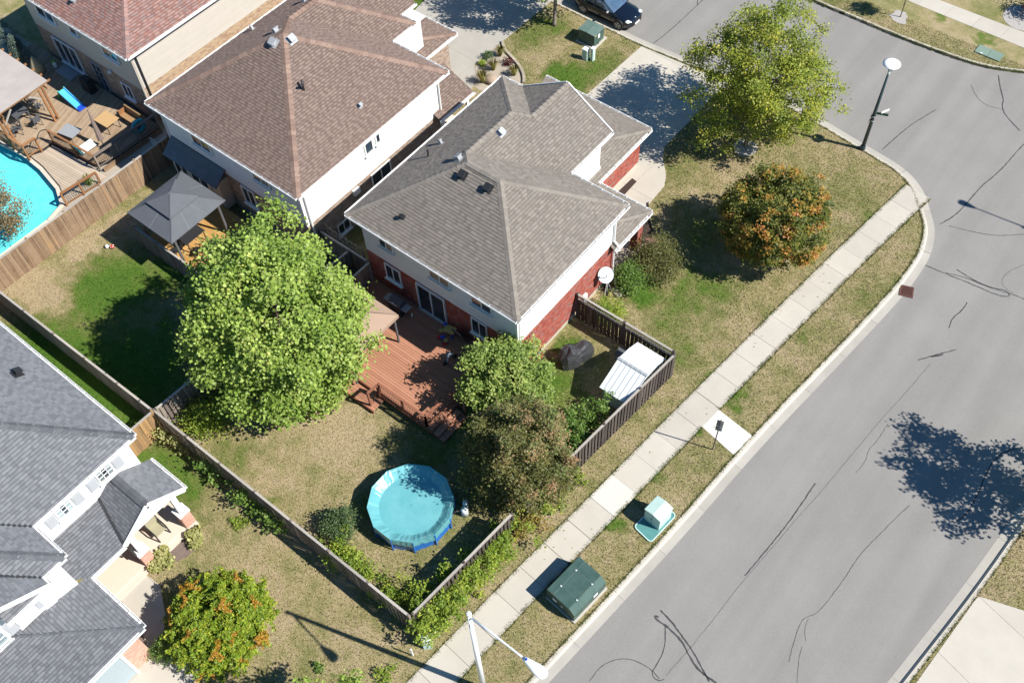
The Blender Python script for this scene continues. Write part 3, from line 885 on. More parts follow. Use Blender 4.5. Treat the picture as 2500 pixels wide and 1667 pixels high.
    window(bay, (-38.55, 18.88, 1.3), X, 1.5, 1.3, m='trim', name='bay_window', sill=False)
    window(bay, (-40.1, 18.88, 1.3), X, 1.2, 1.3, m='trim', name='bay_window', sill=False)
    sr = MB().poly([(-41.1, 18.6, 2.3), (-36.7, 18.6, 2.3), (-36.7, 19.53, 3.0), (-41.1, 19.53, 3.0)]).build('bay_roof', 'under', h)
    pc = Pieces('shingle', 'shingle_courses', 'sh_grey', sr, 0)
    M = frame_of([(-41.1, 18.6, 2.3), (-36.7, 18.6, 2.3), (-36.7, 19.53, 3.0), (-41.1, 19.53, 3.0)])
    for r in range(7):
        for k in range(13):
            pc.cut.add([M @ Vector(v) for v in ((k * .335, r * .16, .002), (k * .335 + .33, r * .16, .002), (k * .335 + .33, r * .16 + .16, .002), (k * .335, r * .16 + .16, .002), (k * .335, r * .16, .016), (k * .335 + .33, r * .16, .016), (k * .335 + .33, r * .16 + .16, .004), (k * .335, r * .16 + .16, .004))], [(4, 5, 6, 7), (0, 1, 5, 4), (1, 2, 6, 5)])
    pc.finish()
    downspout(h, [(-30.35, 19.3, 5.28), (-30.48, 19.75, 5.0), (-30.48, 19.75, 0.3)])
    downspout(h, [(-30.2, 30.2, 5.3), (-30.5, 29.97, 5.0), (-30.5, 29.97, 2.9), (-30.3, 29.9, 2.8)])
    downspout(h, [(-41.25, 19.1, 5.28), (-41.25, 19.5, 5.0), (-41.25, 19.5, 0.3)])
    MB().prism([(-33.5, 29.9), (-30.3, 29.9), (-30.3, 32.2), (-33.5, 32.2)], -0.3, 0.1).build('porch_floor', 'porch', h)
    MB().box((-30.3, 31.9, 1.4), (0.15, 0.15, 2.6)).build('porch_post', 'trim', h)
    MB().box((-30.3, 29.75, 1.4), (0.15, 0.15, 2.6)).build('porch_post', 'trim', h)
    MB().box((-30.52, 23.0, 2.35), (0.2, 0.45, 0.35)).build('exhaust_hood', 'trim', h)
    for (x, y, z, m, n, s) in ((-35.49, 24.92, 8.62, 'vent_gr', (.52, 0, .85), .34), (-36.11, 24.3, 8.54, 'vent_gr', (0, -.52, .85), .34), (-31.49, 25.17, 6.19, 'grey', (.52, 0, .85), .17), (-37.03, 25.23, 8.18, 'grey', (-.52, 0, .85), .32), (-38.84, 28.82, 7.08, 'grey', (-.52, 0, .85), .3), (-40.61, 26.22, 6.01, 'vent_gr', (-.52, 0, .85), .16)):
        roof_vent(h, x, y, z, s, m, n)
    mb = MB().tube([(-33.48, 23.48, 7.35), (-33.48, 23.48, 7.75)], 0.06, 8)
    mb.tube([(-33.48, 23.48, 7.7), (-33.62, 23.6, 7.95)], 0.07, 8).tube([(-33.48, 23.48, 7.7), (-33.36, 23.36, 7.95)], 0.07, 8)
    mb.build('vent_pipe', 'iron', h)


def pink_house():
    h = thing('rose_roofed_house', 'two storey tan sided house with a rose coloured shingle roof behind the wooden pool deck', 'house', (-51, 27, 0))
    E = 5.4
    w = soffit_wall(h, [(-56.0, 21.2), (-45.62, 21.2), (-45.62, 40), (-56.0, 40)], -0.4, 2.6, 'wall', 'mortar_l')
    bricks(w, [((-45.62, 21.2), (-45.62, 34), 0.0, 2.76)], 'brick_tan', limit=300)
    bricks(w, [((-56.0, 21.2), (-45.62, 21.2), 0.0, 2.5)], 'brick_shaded', limit=0)  # darker shaded copy of the tan brick on the wall facing away from the sun
    u = soffit_wall(h, [(-56.0, 21.2), (-45.62, 21.2), (-45.62, 40), (-56.0, 40)], 2.6, 5.3, 'upper_wall', 'tan')
    siding(u, (-45.62, 21.2), (-45.62, 40), 2.76, 5.3, 0.17, 'tan')
    siding(u, (-56.0, 21.2), (-45.62, 21.2), 2.52, 5.3, 0.17, 'tan')
    MB().box((-45.62, 21.18, 3.0), (0.13, 0.12, 5.0)).build('corner_trim', 'rail_lt', u)
    MB().prism([(-56.35, 20.85), (-45.22, 20.85), (-45.22, 40.2), (-56.35, 40.2)], 5.2, 5.24).build('soffit', 'dark', h)
    P = (-50.8, 26.4, 8.82)
    planes = [[(-56.4, 20.8, E), (-45.2, 20.8, E), P], [(-45.2, 20.8, E), (-45.2, 40, E), (-50.8, 40, 8.82), P], [(-56.4, 40, E), (-56.4, 20.8, E), P, (-50.8, 40, 8.82)]]
    shingle_roof(h, planes, 'sh_pink', caps=[((-45.2, 20.8, E), P, .34), ((-56.4, 20.8, E), P, .34)])
    gutter(h, (-56.4, 20.8, E), (-45.2, 20.8, E)); gutter(h, (-45.2, 20.8, E), (-45.2, 40, E)); gutter(h, (-56.4, 40, E), (-56.4, 20.8, E))
    X = (1, 0)
    window(h, (-53.8, 21.17, 4.5), X, 1.75, 1.35, glass=('glass', 'glass_b'), m='trim')
    window(h, (-51.08, 21.17, 4.55), X, 0.75, 1.1, cols=1, m='trim')
    window(h, (-47.72, 21.17, 4.5), X, 1.4, 1.2, glass=('glass', 'glass_b'), m='trim')
    window(h, (-53.3, 21.18, 1.4), X, 2.3, 1.9, cols=3, m='trim', name='patio_door', depth=0.1)
    window(h, (-50.3, 21.18, 1.25), X, 1.0, 2.0, cols=2, rows=4, m='grey', name='door', sill=False)
    window(h, (-47.55, 21.18, 1.55), X, 0.95, 1.05, m='trim')
    downspout(h, [(-45.3, 20.95, 5.28), (-45.5, 21.45, 5.0), (-45.5, 21.45, 0.2)], 'dark')
    MB().ball((-48.6, 21.05, 2.55), 0.12, 6).build('wall_lamp', 'pale', h)
    roof_vent(h, -50.78, 21.86, 6.05, 0.2, 'grey', (0, -.52, .85))
    MB().box((-45.5, 23.9, 1.3), (0.22, 0.6, 0.45)).build('exhaust_hood', 'trim', h)


def grey_house():
    h = thing('grey_roofed_house', 'white house with charcoal shingles, grey shutters and a gabled front porch at lower left', 'house', (-29, 1, 0))
    E = 5.4
    t = 0.62
    w = soffit_wall(h, [(-36, -8), (-21.1, -8), (-21.1, 0.15), (-26.5, 0.15), (-26.5, 5.25), (-36, 5.25)], -0.3, 2.7, 'wall', 'mortar_l')
    bricks(w, [((-21.1, -0.72), (-21.1, 0.15), 0.0, 2.65), ((-21.1, 0.15), (-24.3, 0.15), 0.0, 2.65), ((-26.5, 0.2), (-26.5, 5.25), 0.2, 2.7)], 'brick_pink', limit=200)
    u = soffit_wall(h, [(-36, -8), (-24.35, -8), (-24.35, 0.1), (-26.5, 0.1), (-26.5, 5.25), (-36, 5.25)], 2.72, 5.3, 'upper_wall', 'white')
    siding(u, (-26.5, 0.1), (-26.5, 5.25), 2.75, 5.3, 0.127, 'white')
    siding(u, (-24.35, -8), (-24.35, 0.1), 2.75, 5.3, 0.127, 'white')
    siding(u, (-24.35, 0.1), (-26.5, 0.1), 2.75, 5.3, 0.127, 'white')
    siding(u, (-26.5, 5.25), (-36, 5.25), 0.3, 5.3, 0.127, 'white')
    MB().box((-24.33, -1.1, 3.2), (0.1, 0.5, 0.5)).build('trim_board', 'trim', u)
    MB().prism([(-36, -6), (-26.2, -6), (-24.1, -6), (-24.1, 0.42), (-26.2, 0.42), (-26.2, 5.56), (-36, 5.56)], 5.2, 5.24).build('soffit', 'trim', h)
    F, c1, c2, c3 = (-26.17, 5.6, E), (-26.17, 0.45, E), (-24.1, 0.45, E), (-24.1, -0.62, E)
    R0 = (-31.4, 0.37, E + 5.23 * t)
    V1 = (-31.4, -4.78, E + 5.23 * t)
    V2 = (-28.0, -4.52, E + 3.9 * t)
    planes = [
        [F, (-40, 5.6, E), (-40, 0.37, R0[2]), R0],
        [c1, F, R0, V1],
        [c2, c1, V1, (-28.0, -3.45, E + 3.9 * t)],
        [c3, c2, (-28.0, -3.45, E + 3.9 * t), V2],
        [(-23.65, -0.62, E), c3, (-26.1, -2.62, E + 2.0 * t), (-23.65, -2.62, E + 2.0 * t)],
        [(-26.1, -4.62, E), (-23.65, -4.62, E), (-23.65, -2.62, E + 2.0 * t), (-26.1, -2.62, E + 2.0 * t)],
        [(-23.65, -2.55, E), (-23.65, -0.62, E), (-24.3, -1.2, E + .36), (-24.3, -2.55, E + .36)],
        [(-20.86, -8.5, 2.8), (-20.86, 0.57, 2.8), (-24.35, -2.92, 3.5), (-24.35, -8.5, 3.5)],
        [(-20.86, 0.57, 2.8), (-24.2, 0.57, 2.8), (-24.35, 0.42, 2.83), (-24.35, -2.92, 3.5)],
        [(-24.2, 0.57, 2.8), (-24.2, 2.35, 2.8), (-26.5, 3.03, 3.26), (-26.5, 0.1, 3.26), (-24.6, 0.1, 2.88), (-24.35, 0.42, 2.83)],
        [(-24.2, 5.66, 2.8), (-26.5, 5.66, 2.8), (-26.5, 4.0, 3.92), (-24.2, 4.0, 3.92)],
        [(-24.2, 4.0, 3.92), (-26.5, 4.0, 3.92), (-26.5, 3.03, 3.26), (-24.2, 2.35, 2.8)],
    ]
    caps = [(F, R0, .36), (c2, (-28.0, -3.45, E + 3.9 * t), .36), ((-20.86, 0.57, 2.8), (-24.35, -2.92, 3.5), .36), ((-24.2, 4.0, 3.92), (-26.5, 4.0, 3.92), .36)]
    rf = shingle_roof(h, planes, 'sh_grey', caps=caps, capm='cap_grey', lens=(0.16, 0.2, 0.3, 0.4), expo=.15)
    for a, b in ((c1, (-29.6, -3.0, E + 3.43 * t + .02)), (c3, (-26.6, -3.1, E + 2.5 * t + .02)), ((-24.25, 2.38, 2.84), (-26.5, 3.05, 3.3))):
        MB().beam((a[0], a[1], a[2] + .03), (b[0], b[1], b[2] + .02), 0.12, 0.015).build('valley_flashing', 'iron', rf)
    for a, b in ((F, (-40, 5.6, E)), (c1, F), (c2, (-26.1, 0.45, E)), (c3, c2), ((-23.65, -0.62, E), (-24.0, -0.62, E)), ((-23.65, -2.55, E), (-23.65, -0.62, E)), ((-20.86, -8.5, 2.8), (-20.86, 0.57, 2.8)), ((-20.86, 0.57, 2.8), (-24.15, 0.57, 2.8)), ((-24.2, 0.6, 2.8), (-24.2, 2.35, 2.8)), ((-24.2, 5.66, 2.8), (-26.5, 5.66, 2.8))):
        gutter(h, a, b)
    fascia(h, (-24.18, 5.66, 2.77), (-24.18, 4.0, 3.88), 0.07, 0.26); fascia(h, (-24.18, 4.0, 3.88), (-24.18, 2.35, 2.77), 0.07, 0.26)
    fascia(h, (-23.63, -0.62, E - .03), (-23.63, -2.62, E + 2.0 * t - .03), 0.07, 0.2); fascia(h, (-23.63, -2.62, E + 2.0 * t - .03), (-23.63, -4.62, E - .03), 0.07, 0.2)
    gb = MB(); gb.add([(-24.3, 2.5, 2.78), (-24.3, 5.5, 2.78), (-24.3, 4.0, 3.78)], [(0, 1, 2)]); gb.build('gable_wall', 'white', h)
    Yd = (0, 1)
    def shut(x, y, z, hh=0.95, ww=0.42):
        s = MB().beam((x + .05, y - ww / 2, z), (x + .05, y + ww / 2, z), 0.05, hh).build('shutter', 'shutter', h)
        MB().beam((x + .08, y - ww / 2 + .05, z), (x + .08, y + ww / 2 - .05, z), 0.02, hh * .42).build('shutter_panel', 'shutter', s)
    for y, wy in ((3.85, True), (1.75, True)):
        window(h, (-26.47, y, 4.5), Yd, 0.8, 0.95, cols=3, rows=3, m='trim', glass=('glass_p', 'glass'))
        shut(-26.49, y + 0.66, 4.45); shut(-26.49, y - 0.66, 4.45)
    window(h, (-24.32, -2.0, 4.05), Yd, 0.8, 0.9, cols=1, rows=1, m='trim', glass=('pale', 'pale')); shut(-24.34, -1.4, 4.0, .9, .22); shut(-24.34, -2.62, 4.0, .9, .4)
    window(h, (-24.32, -3.4, 3.95), Yd, 1.0, 0.9, cols=2, rows=2, m='trim', glass=('pale', 'glass_p'))
    dr = MB().beam((-21.06, -4.2, 1.2), (-21.06, -0.8, 1.2), 0.06, 2.3).build('garage_door', 'door_grey', h)
    for k in range(4):
        MB().beam((-21.02, -4.15, .35 + k * .56), (-21.02, -0.85, .35 + k * .56), 0.03, 0.52).build('door_panel', 'door_grey', dr)
    MB().box((-21.04, -0.74, 1.25), (0.14, 0.12, 2.5)).build('door_trim', 'trim', h)
    MB().prism([(-26.5, 0.75), (-24.35, 0.75), (-24.35, 5.3), (-26.5, 5.3)], -0.05, 0.2).build('porch_floor', 'porch', h)
    MB().prism([(-24.35, 0.75), (-24.05, 0.75), (-24.05, 5.3), (-24.35, 5.3)], -0.05, 0.1).build('porch_step', 'porch', h)
    for y in (5.05, 2.75):
        c = MB().box((-24.45, y, 0.72), (0.5, 0.5, 1.04)).build('porch_pedestal', 'mortar_l', h)
        bricks(c, [((-24.198, y - .25), (-24.198, y + .25), 0.2, 1.22), ((-24.7, y - .252), (-24.2, y - .252), 0.2, 1.22)], 'brick_pink', limit=0)
        MB().box((-24.45, y, 1.27), (0.58, 0.58, 0.08)).build('pedestal_cap', 'trim', c)
        MB().box((-24.45, y, 2.05), (0.26, 0.26, 1.5)).build('porch_column', 'trim', h)
    MB().tube([(-24.25, 2.4, 2.75), (-24.3, 2.45, 2.4), (-24.3, 2.45, 1.4)], 0.045, 6).build('downspout', 'iron', h)
    roof_vent(h, -32.0, 4.36, 6.17, 0.3, 'dark', (0, .52, .85))
    t2 = thing('porch_chair', 'dark framed chair with a cream seat on the porch under the gable', 'chair', (-25.0, 3.9, 0.2))
    b = MB().box((-25.0, 3.9, 0.62), (0.55, 0.55, 0.08)).box((-25.3, 3.9, 0.95), (0.08, 0.55, 0.65)); b.build('seat_cushion', 'hull', t2)
    for y in (3.6, 4.2):
        MB().tube([(-24.65, y, 0.2), (-24.7, y, 0.85), (-25.3, y, 0.9), (-25.35, y, 1.35)], 0.035, 6).build('armrest', 'iron', t2)
        MB().tube([(-25.35, y, 0.9), (-25.35, y, 0.2)], 0.03, 6).build('leg', 'iron', t2)

# ================================================================ ground, streets and paving
def offset(line, d):
    """polyline moved d to its right"""
    out = []
    n = len(line)
    for i in range(n):
        a = Vector(line[max(i - 1, 0)]); b = Vector(line[min(i + 1, n - 1)])
        t = (b - a).normalized()
        out.append((line[i][0] + t.y * d, line[i][1] - t.x * d))
    return out

def resample(line, step):
    pts = [Vector(p) for p in line]
    out = [pts[0]]; carry = 0.0
    for a, b in zip(pts, pts[1:]):
        L = (b - a).length; s = step - carry
        while s <= L:
            out.append(a + (b - a) * (s / L)); s += step
        carry = L - (s - step)
    return [(p.x, p.y) for p in out]

def smooth(line, it=2):
    for _ in range(it):
        o = [line[0]]
        for a, b in zip(line, line[1:]):
            o += [(a[0] * .75 + b[0] * .25, a[1] * .75 + b[1] * .25), (a[0] * .25 + b[0] * .75, a[1] * .25 + b[1] * .75)]
        line = o + [line[-1]]
    return line

RZ = -0.13   # the road lies a kerb lower than the lawns
def ext(a, b, d):
    a, b = Vector(a), Vector(b)
    p = b + (b - a).normalized() * d
    return (p.x, p.y)

KA = [(-8.02, 8.80), (-7.56, 13.44), (-7.09, 18.46), (-6.72, 24.29), (-5.88, 31.70), (-5.45, 36.14), (-5.44, 37.49), (-5.47, 38.93), (-5.80, 40.19), (-6.11, 40.91), (-6.94, 41.95), (-7.63, 42.84), (-8.92, 43.62), (-11.30, 43.91), (-15.56, 44.52), (-19.85, 44.51), (-26.42, 43.97), (-27.95, 44.04), (-30.52, 44.05), (-32.46, 44.09)]
KA = [ext(KA[1], KA[0], 45)] + KA + [ext(KA[-2], KA[-1], 60)]
KC = [(-21.83, 54.32), (-20.17, 54.13), (-17.17, 54.14), (-14.00, 54.11), (-10.91, 54.30), (-8.86, 54.56), (-7.05, 55.29), (-5.48, 56.18)]
KC = [ext(KC[1], KC[0], 60)] + KC + [ext(KC[-2], KC[-1], 40)]
KD = [(4.12, 18.26), (4.76, 23.56), (5.06, 27.44), (5.24, 29.71)]
KD = [ext(KD[1], KD[0], 45)] + KD
KD += [(KD[-1][0] + 1.2, KD[-1][1] + 2.4), (KD[-1][0] + 4, KD[-1][1] + 3.6), (KD[-1][0] + 50, KD[-1][1] + 5)]
BEDS = []
POOL = [(-62, 14.3), (-52.16, 14.4), (-50.05, 14.68), (-48.26, 14.6), (-46.2, 14.22), (-44.95, 13.6), (-44.6, 12.4), (-44.6, 5.5)]
def ground():
    structure('ground', MB().prism([(-300, -300), (300, -300), (300, 300), (-300, 300)], -0.6, -0.35), 'turf')
    road = structure('road', MB().poly([(-42, -60, RZ), (80, -60, RZ), (80, 120, RZ), (-120, 120, RZ), (-120, 36, RZ), (-42, 36, RZ)]), 'asphalt')
    la = MB().prism(smooth(KA) + [(-120, KA[-1][1] + 20), (-120, 14.3)] + POOL + [(-120, 5.5), (-120, -60), (KA[0][0], -60)], -0.34, 0.0)
    structure('lawn', la, 'turf')
    structure('far_lawn', MB().prism(smooth(KC) + [(KC[-1][0], 130), (KC[0][0], 130)], -0.34, 0.0), 'turf')
    structure('opposite_lawn', MB().prism(smooth(KD) + [(80, KD[-1][1]), (80, -60), (KD[0][0], -60)], -0.34, 0.0), 'turf')
    def kerb(line, side, name):
        line = resample(smooth(line), 0.4)
        root = None
        seg = 7
        for i in range(0, len(line) - 1, seg):
            p = line[i:i + seg + 1]
            if len(p) < 2: continue
            if not any(in_view((q[0], q[1], 0), 0.25) for q in p): continue
            # trim the joint
            a = Vector(p[0]); b = Vector(p[1]); g = (b - a).normalized() * 0.012
            p = [(a.x + g.x, a.y + g.y)] + list(p[1:])
            e1, e2, e3 = offset(p, side * 0.16), offset(p, side * 0.24), offset(p, side * 0.62)
            def strip(rows, z0):
                mb = MB(); n = len(p)
                vs = []
                for (ln, z) in rows: vs += [(q[0], q[1], z) for q in ln]
                k = len(rows)
                fs = []
                for r in range(k - 1):
                    for j in range(n - 1):
                        f = (r * n + j, r * n + j + 1, (r + 1) * n + j + 1, (r + 1) * n + j)
                        fs.append(f if side < 0 else f[::-1])
                for j0 in (0, n - 1):
                    c = [r * n + j0 for r in range(k)]
                    fs.append(tuple(c))
                return mb.add(vs, fs)
            kb = strip([(p, -0.3), (p, 0.018), (e1, 0.014), (e2, RZ + 0.025), (e2, -0.3)], 0)
            gt = strip([(e2, RZ + 0.021), (e3, RZ + 0.006), (e3, -0.3)], 0)
            if root is None:
                root = structure(name, kb, 'kerb')
            else:
                kb.build('kerb_stone', 'kerb', root)
            gt.build('gutter_pan', 'gutter_pan', root)
    kerb(KA, 1, 'kerb'); kerb(KC, 1 if False else -1, 'far_kerb'); kerb(KD, -1, 'opposite_kerb')
    # tar sealed cracks
    def tar(pts, w, seed=0):
        r = random.Random(seed)
        ln = resample(smooth(pts, 2), 0.12)
        ln = [(x + r.uniform(-.012, .012), y + r.uniform(-.012, .012)) for x, y in ln]
        if len(ln) < 2: return
        ws = [w * (0.7 + 0.6 * r.random()) for _ in ln]
        L = [(a[0] + (b[0] - a[0]) * q / .5, a[1] + (b[1] - a[1]) * q / .5) for a, b, q in zip(ln, offset(ln, -.5), ws)]
        R = [(a[0] + (b[0] - a[0]) * q / .5, a[1] + (b[1] - a[1]) * q / .5) for a, b, q in zip(ln, offset(ln, .5), ws)]
        n = len(ln)
        mb = MB()
        mb.add([(x, y, RZ + 0.005) for x, y in L] + [(x, y, RZ + 0.005) for x, y in R], [(j, n + j, n + j + 1, j + 1) for j in range(n - 1)])
        mb.build('tar_seal', 'tar', road)
    cracks = [
        ([(-10.47, 44.78), (-10.27, 46.40), (-10.01, 47.82), (-9.47, 49.61)], .022),
        ([(-7.80, 54.45), (-7.29, 53.51), (-6.69, 52.67), (-6.60, 52.15), (-6.20, 51.54), (-4.87, 50.73)], .03),
        ([(-8.75, 52.73), (-8.04, 51.90), (-7.22, 51.58), (-6.29, 51.89)], .012),
        ([(-5.45, 41.59), (-5.10, 42.58), (-4.96, 43.77), (-4.89, 45.44), (-4.52, 47.05), (-4.34, 49.96), (-3.88, 52.35)], .026),
        ([(-5.03, 41.76), (-3.67, 42.16), (-2.66, 42.64), (-1.65, 43.55), (-0.02, 45.02)], .018),
        ([(-4.83, 38.52), (-3.59, 38.65), (-2.17, 38.82), (-1.03, 38.89), (-0.52, 39.18), (-0.82, 39.48), (-1.45, 39.18), (-2.41, 39.08), (-3.43, 39.22)], .026),
        ([(-3.78, 38.68), (-2.86, 39.02), (-1.82, 39.08), (-0.77, 39.35), (0.04, 39.52), (2.27, 39.23)], .022),
        ([(-2.15, 35.55), (-2.28, 36.22), (-2.08, 37.05), (-2.11, 37.63)], .024),
        ([(-0.82, 41.59), (-1.26, 40.76), (-1.37, 39.87), (-0.97, 39.55), (-0.48, 39.48)], .01),
        ([(-2.50, 32.88), (-1.99, 33.63), (-1.29, 34.57)], .03), ([(-2.08, 33.44), (-1.67, 33.91)], .04),
        ([(-3.20, 23.95), (-3.17, 21.91), (-3.28, 19.91), (-3.43, 18.11)], .026),
        ([(-1.94, 33.02), (-2.15, 30.65), (-2.33, 29.30), (-2.59, 26.22), (-2.83, 23.17), (-2.95, 22.40), (-3.18, 19.73), (-3.37, 17.93), (-3.47, 15.72), (-3.56, 14.25), (-3.74, 12.56)], .007),
        ([(-2.02, 28.75), (-2.00, 27.55), (-2.12, 27.02), (-1.90, 26.18), (-2.02, 25.45)], .009),
        ([(0.65, 25.51), (0.54, 25.09), (0.20, 23.25), (-0.01, 22.04), (-0.00, 20.73), (-0.07, 19.51), (-0.18, 18.58), (-0.51, 18.15), (-0.50, 17.67), (-0.25, 16.64), (-0.06, 16.05)], .011),
        ([(0.03, 17.33), (-0.27, 17.68), (-0.36, 18.26)], .009), ([(0.02, 17.03), (0.21, 16.37), (0.61, 15.57)], .009),
        ([(-5.33, 14.41), (-5.58, 14.42), (-5.38, 14.28), (-4.91, 14.31), (-4.07, 14.20), (-3.55, 13.90), (-2.93, 13.59), (-2.32, 13.56), (-1.93, 13.59)], .04),
        ([(-5.43, 14.72), (-4.83, 14.61), (-4.11, 14.34), (-3.34, 14.07), (-2.67, 13.68), (-2.14, 13.43)], .034),
        ([(-4.90, 14.26), (-4.49, 13.69), (-4.32, 13.19), (-4.28, 12.48), (-4.23, 12.24), (-3.87, 12.19), (-3.67, 12.45)], .022),
        ([(-3.88, 12.29), (-4.29, 12.42), (-4.95, 12.36), (-5.42, 12.16), (-5.87, 11.70), (-6.08, 11.14), (-6.07, 10.36)], .016),
        ([(-26.03, 44.64), (-25.88, 46.25), (-25.85, 47.86), (-25.83, 49.36), (-25.85, 50.17), (-26.01, 51.62)], .022), ([(-25.83, 49.50), (-26.13, 49.97), (-26.54, 50.71)], .018),
        ([(3.40, 31.35), (2.99, 30.85), (2.64, 30.08), (2.66, 28.97), (2.83, 27.66), (2.79, 26.49), (2.56, 25.88)], .026),
    ]
    for i, (p, w) in enumerate(cracks): tar(p, w, i)
    # sidewalk: slab by slab
    left = [(-8.17, 42.99), (-8.50, 40.31), (-9.02, 36.00), (-9.59, 30.61), (-9.80, 28.41), (-10.45, 21.80), (-10.89, 17.04), (-11.39, 12.10), (-11.90, 5.78)]
    left.append(ext(left[-2], left[-1], 10))
    dense = resample(left, 1.53)
    rt = offset(dense, -1.5)
    global RT, LT
    RT, LT = rt, dense
    n = len(dense)
    walk = structure('sidewalk', MB().add([(x, y, 0.004) for x, y in dense] + [(x, y, 0.004) for x, y in rt], [(j, j + 1, n + j + 1, n + j)[::-1] for j in range(n - 1)]), 'mulch_lt')
    new = (-10.43, 17.77)
    for i in range(n - 1):
        a, b, c, d = Vector(dense[i]), Vector(dense[i + 1]), Vector(rt[i + 1]), Vector(rt[i])
        g = (b - a).normalized() * random.choice((0.005, 0.006, 0.014))
        q = [a + g, b - g, c - g, d + g]
        m = 'conc_new' if (Vector(new) - (a + c) / 2).length < 0.9 else 'conc'
        z = 0.02 + random.uniform(0, 0.008)
        MB().prism([(p.x, p.y) for p in q], -0.05, z).build('slab', m, walk)
    BEDS.append(dense + rt[::-1])
    def paving(name, poly, d, sizes, m, z=0.016, gap=0.012, org0=None):
        """concrete pad cast in bays along direction d"""
        d = Vector(d).normalized(); e = Vector((-d.y, d.x))
        o = Vector(org0 or poly[0])
        q = [((Vector(p) - o).dot(d), (Vector(p) - o).dot(e)) for p in poly]
        us = [a[0] for a in q]; vs = [a[1] for a in q]
        root = structure(name, MB().poly([(p[0], p[1], 0.005) for p in poly][::1 if sum(poly[i - 1][0] * poly[i][1] - poly[i][0] * poly[i - 1][1] for i in range(len(poly))) > 0 else -1]), 'mulch_lt')
        u = math.floor(min(us) / sizes[0]) * sizes[0]
        while u < max(us):
            v = math.floor(min(vs) / sizes[1]) * sizes[1]
            while v < max(vs):
                c = clip_rect(q, u + gap / 2, u + sizes[0] - gap / 2, v + gap / 2, v + sizes[1] - gap / 2)
                if c:
                    MB().prism([tuple(o + d * a + e * b) for a, b in c], -0.05, z).build('slab', m, root)
                v += sizes[1]
            u += sizes[0]
        BEDS.append(poly)
        return root
    A = (0.04, 1.0)
    paving('driveway', [(-26.39, 43.93), (-20.10, 44.28), (-20.44, 42.70), (-20.39, 40.40), (-20.42, 37.51), (-20.01, 36.73), (-19.28, 35.92), (-19.08, 35.67), (-18.73, 34.97), (-18.67, 33.60), (-18.69, 32.99), (-19.81, 31.70), (-25.68, 31.95), (-27.20, 37.11), (-26.54, 38.48)], A, (3.3, 3.3), 'conc')
    paving('neighbour_driveway', [(-40.22, 38.25), (-41.03, 44.91), (-33.52, 46.23), (-33.62, 42.79), (-33.63, 40.29), (-33.67, 39.43), (-33.72, 37.57), (-33.73, 36.47), (-32.80, 35.58), (-32.39, 34.53), (-31.99, 31.41), (-35.61, 31.80)], A, (3.6, 4.2), 'gutter_pan', org0=(-33.63, 40.29))
    paving('corner_driveway', [(-21.14, 0.65), (-19.64, 1.34), (-18.22, 0.11), (-21.50, -2.44), (-22.70, -2.64), (-21.19, -0.73), (-21.04, 0.02)], A, (4.5, 4.5), 'conc')
    paving('front_path', [(-24.25, 2.23), (-23.20, 2.28), (-21.95, 1.52), (-21.14, 0.65), (-21.04, 0.02), (-22.77, 0.63), (-24.42, 0.83)], A, (2.5, 2.5), 'conc')
    paving('opposite_driveway', [(4.80, 23.36), (6.53, 23.92), (8.65, 24.69), (9.81, 20.04), (3.96, 15.48), (4.35, 18.44), (4.75, 23.14)], (0.25, 1), (3.2, 3.4), 'conc')
    paving('curb_pad', [(-8.92, 24.55), (-6.70, 24.26), (-6.85, 22.87), (-9.11, 23.31)], A, (9, 9), 'conc_new')
    paving('far_sidewalk', [(-18.14, 57.88), (-14.86, 57.53), (-7.55, 57.50), (-4.00, 57.44), (-4.55, 58.86), (-8.13, 58.88), (-13.73, 58.75), (-17.63, 59.15)], (0.9, -.1), (1.8, 9), 'conc')
    # planted beds
    def bed(name, poly, m, z=0.012, it=1):
        structure(name, MB().prism(smooth(poly + [poly[0]], it)[:-1], -0.05, z), m)
        BEDS.append(poly)
    bed('gravel_bed', [(-33.65, 39.28), (-33.05, 38.59), (-31.97, 38.27), (-31.08, 37.83), (-30.45, 37.29), (-30.02, 36.61), (-30.79, 35.35), (-32.42, 34.71), (-32.77, 35.58), (-33.72, 36.48), (-33.69, 37.60)], 'sand')
    bed('mulch_bed', [(-17.22, 27.71), (-16.24, 27.29), (-16.06, 27.33), (-16.25, 27.90), (-16.18, 28.50), (-15.81, 29.27), (-15.86, 29.64), (-16.88, 30.74), (-17.29, 31.76), (-18.14, 32.49), (-18.70, 33.27), (-18.96, 33.17), (-18.45, 31.48), (-17.84, 29.08), (-17.78, 28.20), (-17.17, 26.85), (-16.58, 26.41)], 'mulch')
    bed('porch_bed', [(-24.22, 5.08), (-23.26, 5.01), (-23.25, 4.03), (-23.48, 3.40), (-24.25, 2.23), (-24.33, 2.42)], 'mulch_lt')
    bed('wall_bed', [(-24.30, 0.74), (-23.99, 0.91), (-22.17, 0.92), (-21.28, 0.89), (-21.03, 0.61), (-21.07, 0.11), (-22.36, 0.05)], 'mulch_lt')
    bed('stone_ring', [(x, y) for x, y in circle((-16.70, 40.23), 0.68, 16, .08)], 'gravel')
    bed('sapling_ring', [(x, y) for x, y in circle((-14.88, 55.74), 0.6, 18, .35)], 'gravel')
    bed('shrub_ring', [(x, y) for x, y in circle((-8.68, 60.14), 1.25, 18)], 'gravel')
    bed('window_bed', [(-20.54, 33.06), (-20.49, 34.39), (-20.15, 34.33), (-20.13, 33.06)], 'mulch', 0.03, 0)

def circle(c, r, n, jit=0.0):
    return [(c[0] + r * (1 + jit * random.uniform(-1, 1)) * math.cos(2 * math.pi * i / n), c[1] + r * (1 + jit * random.uniform(-1, 1)) * math.sin(2 * math.pi * i / n)) for i in range(n)]


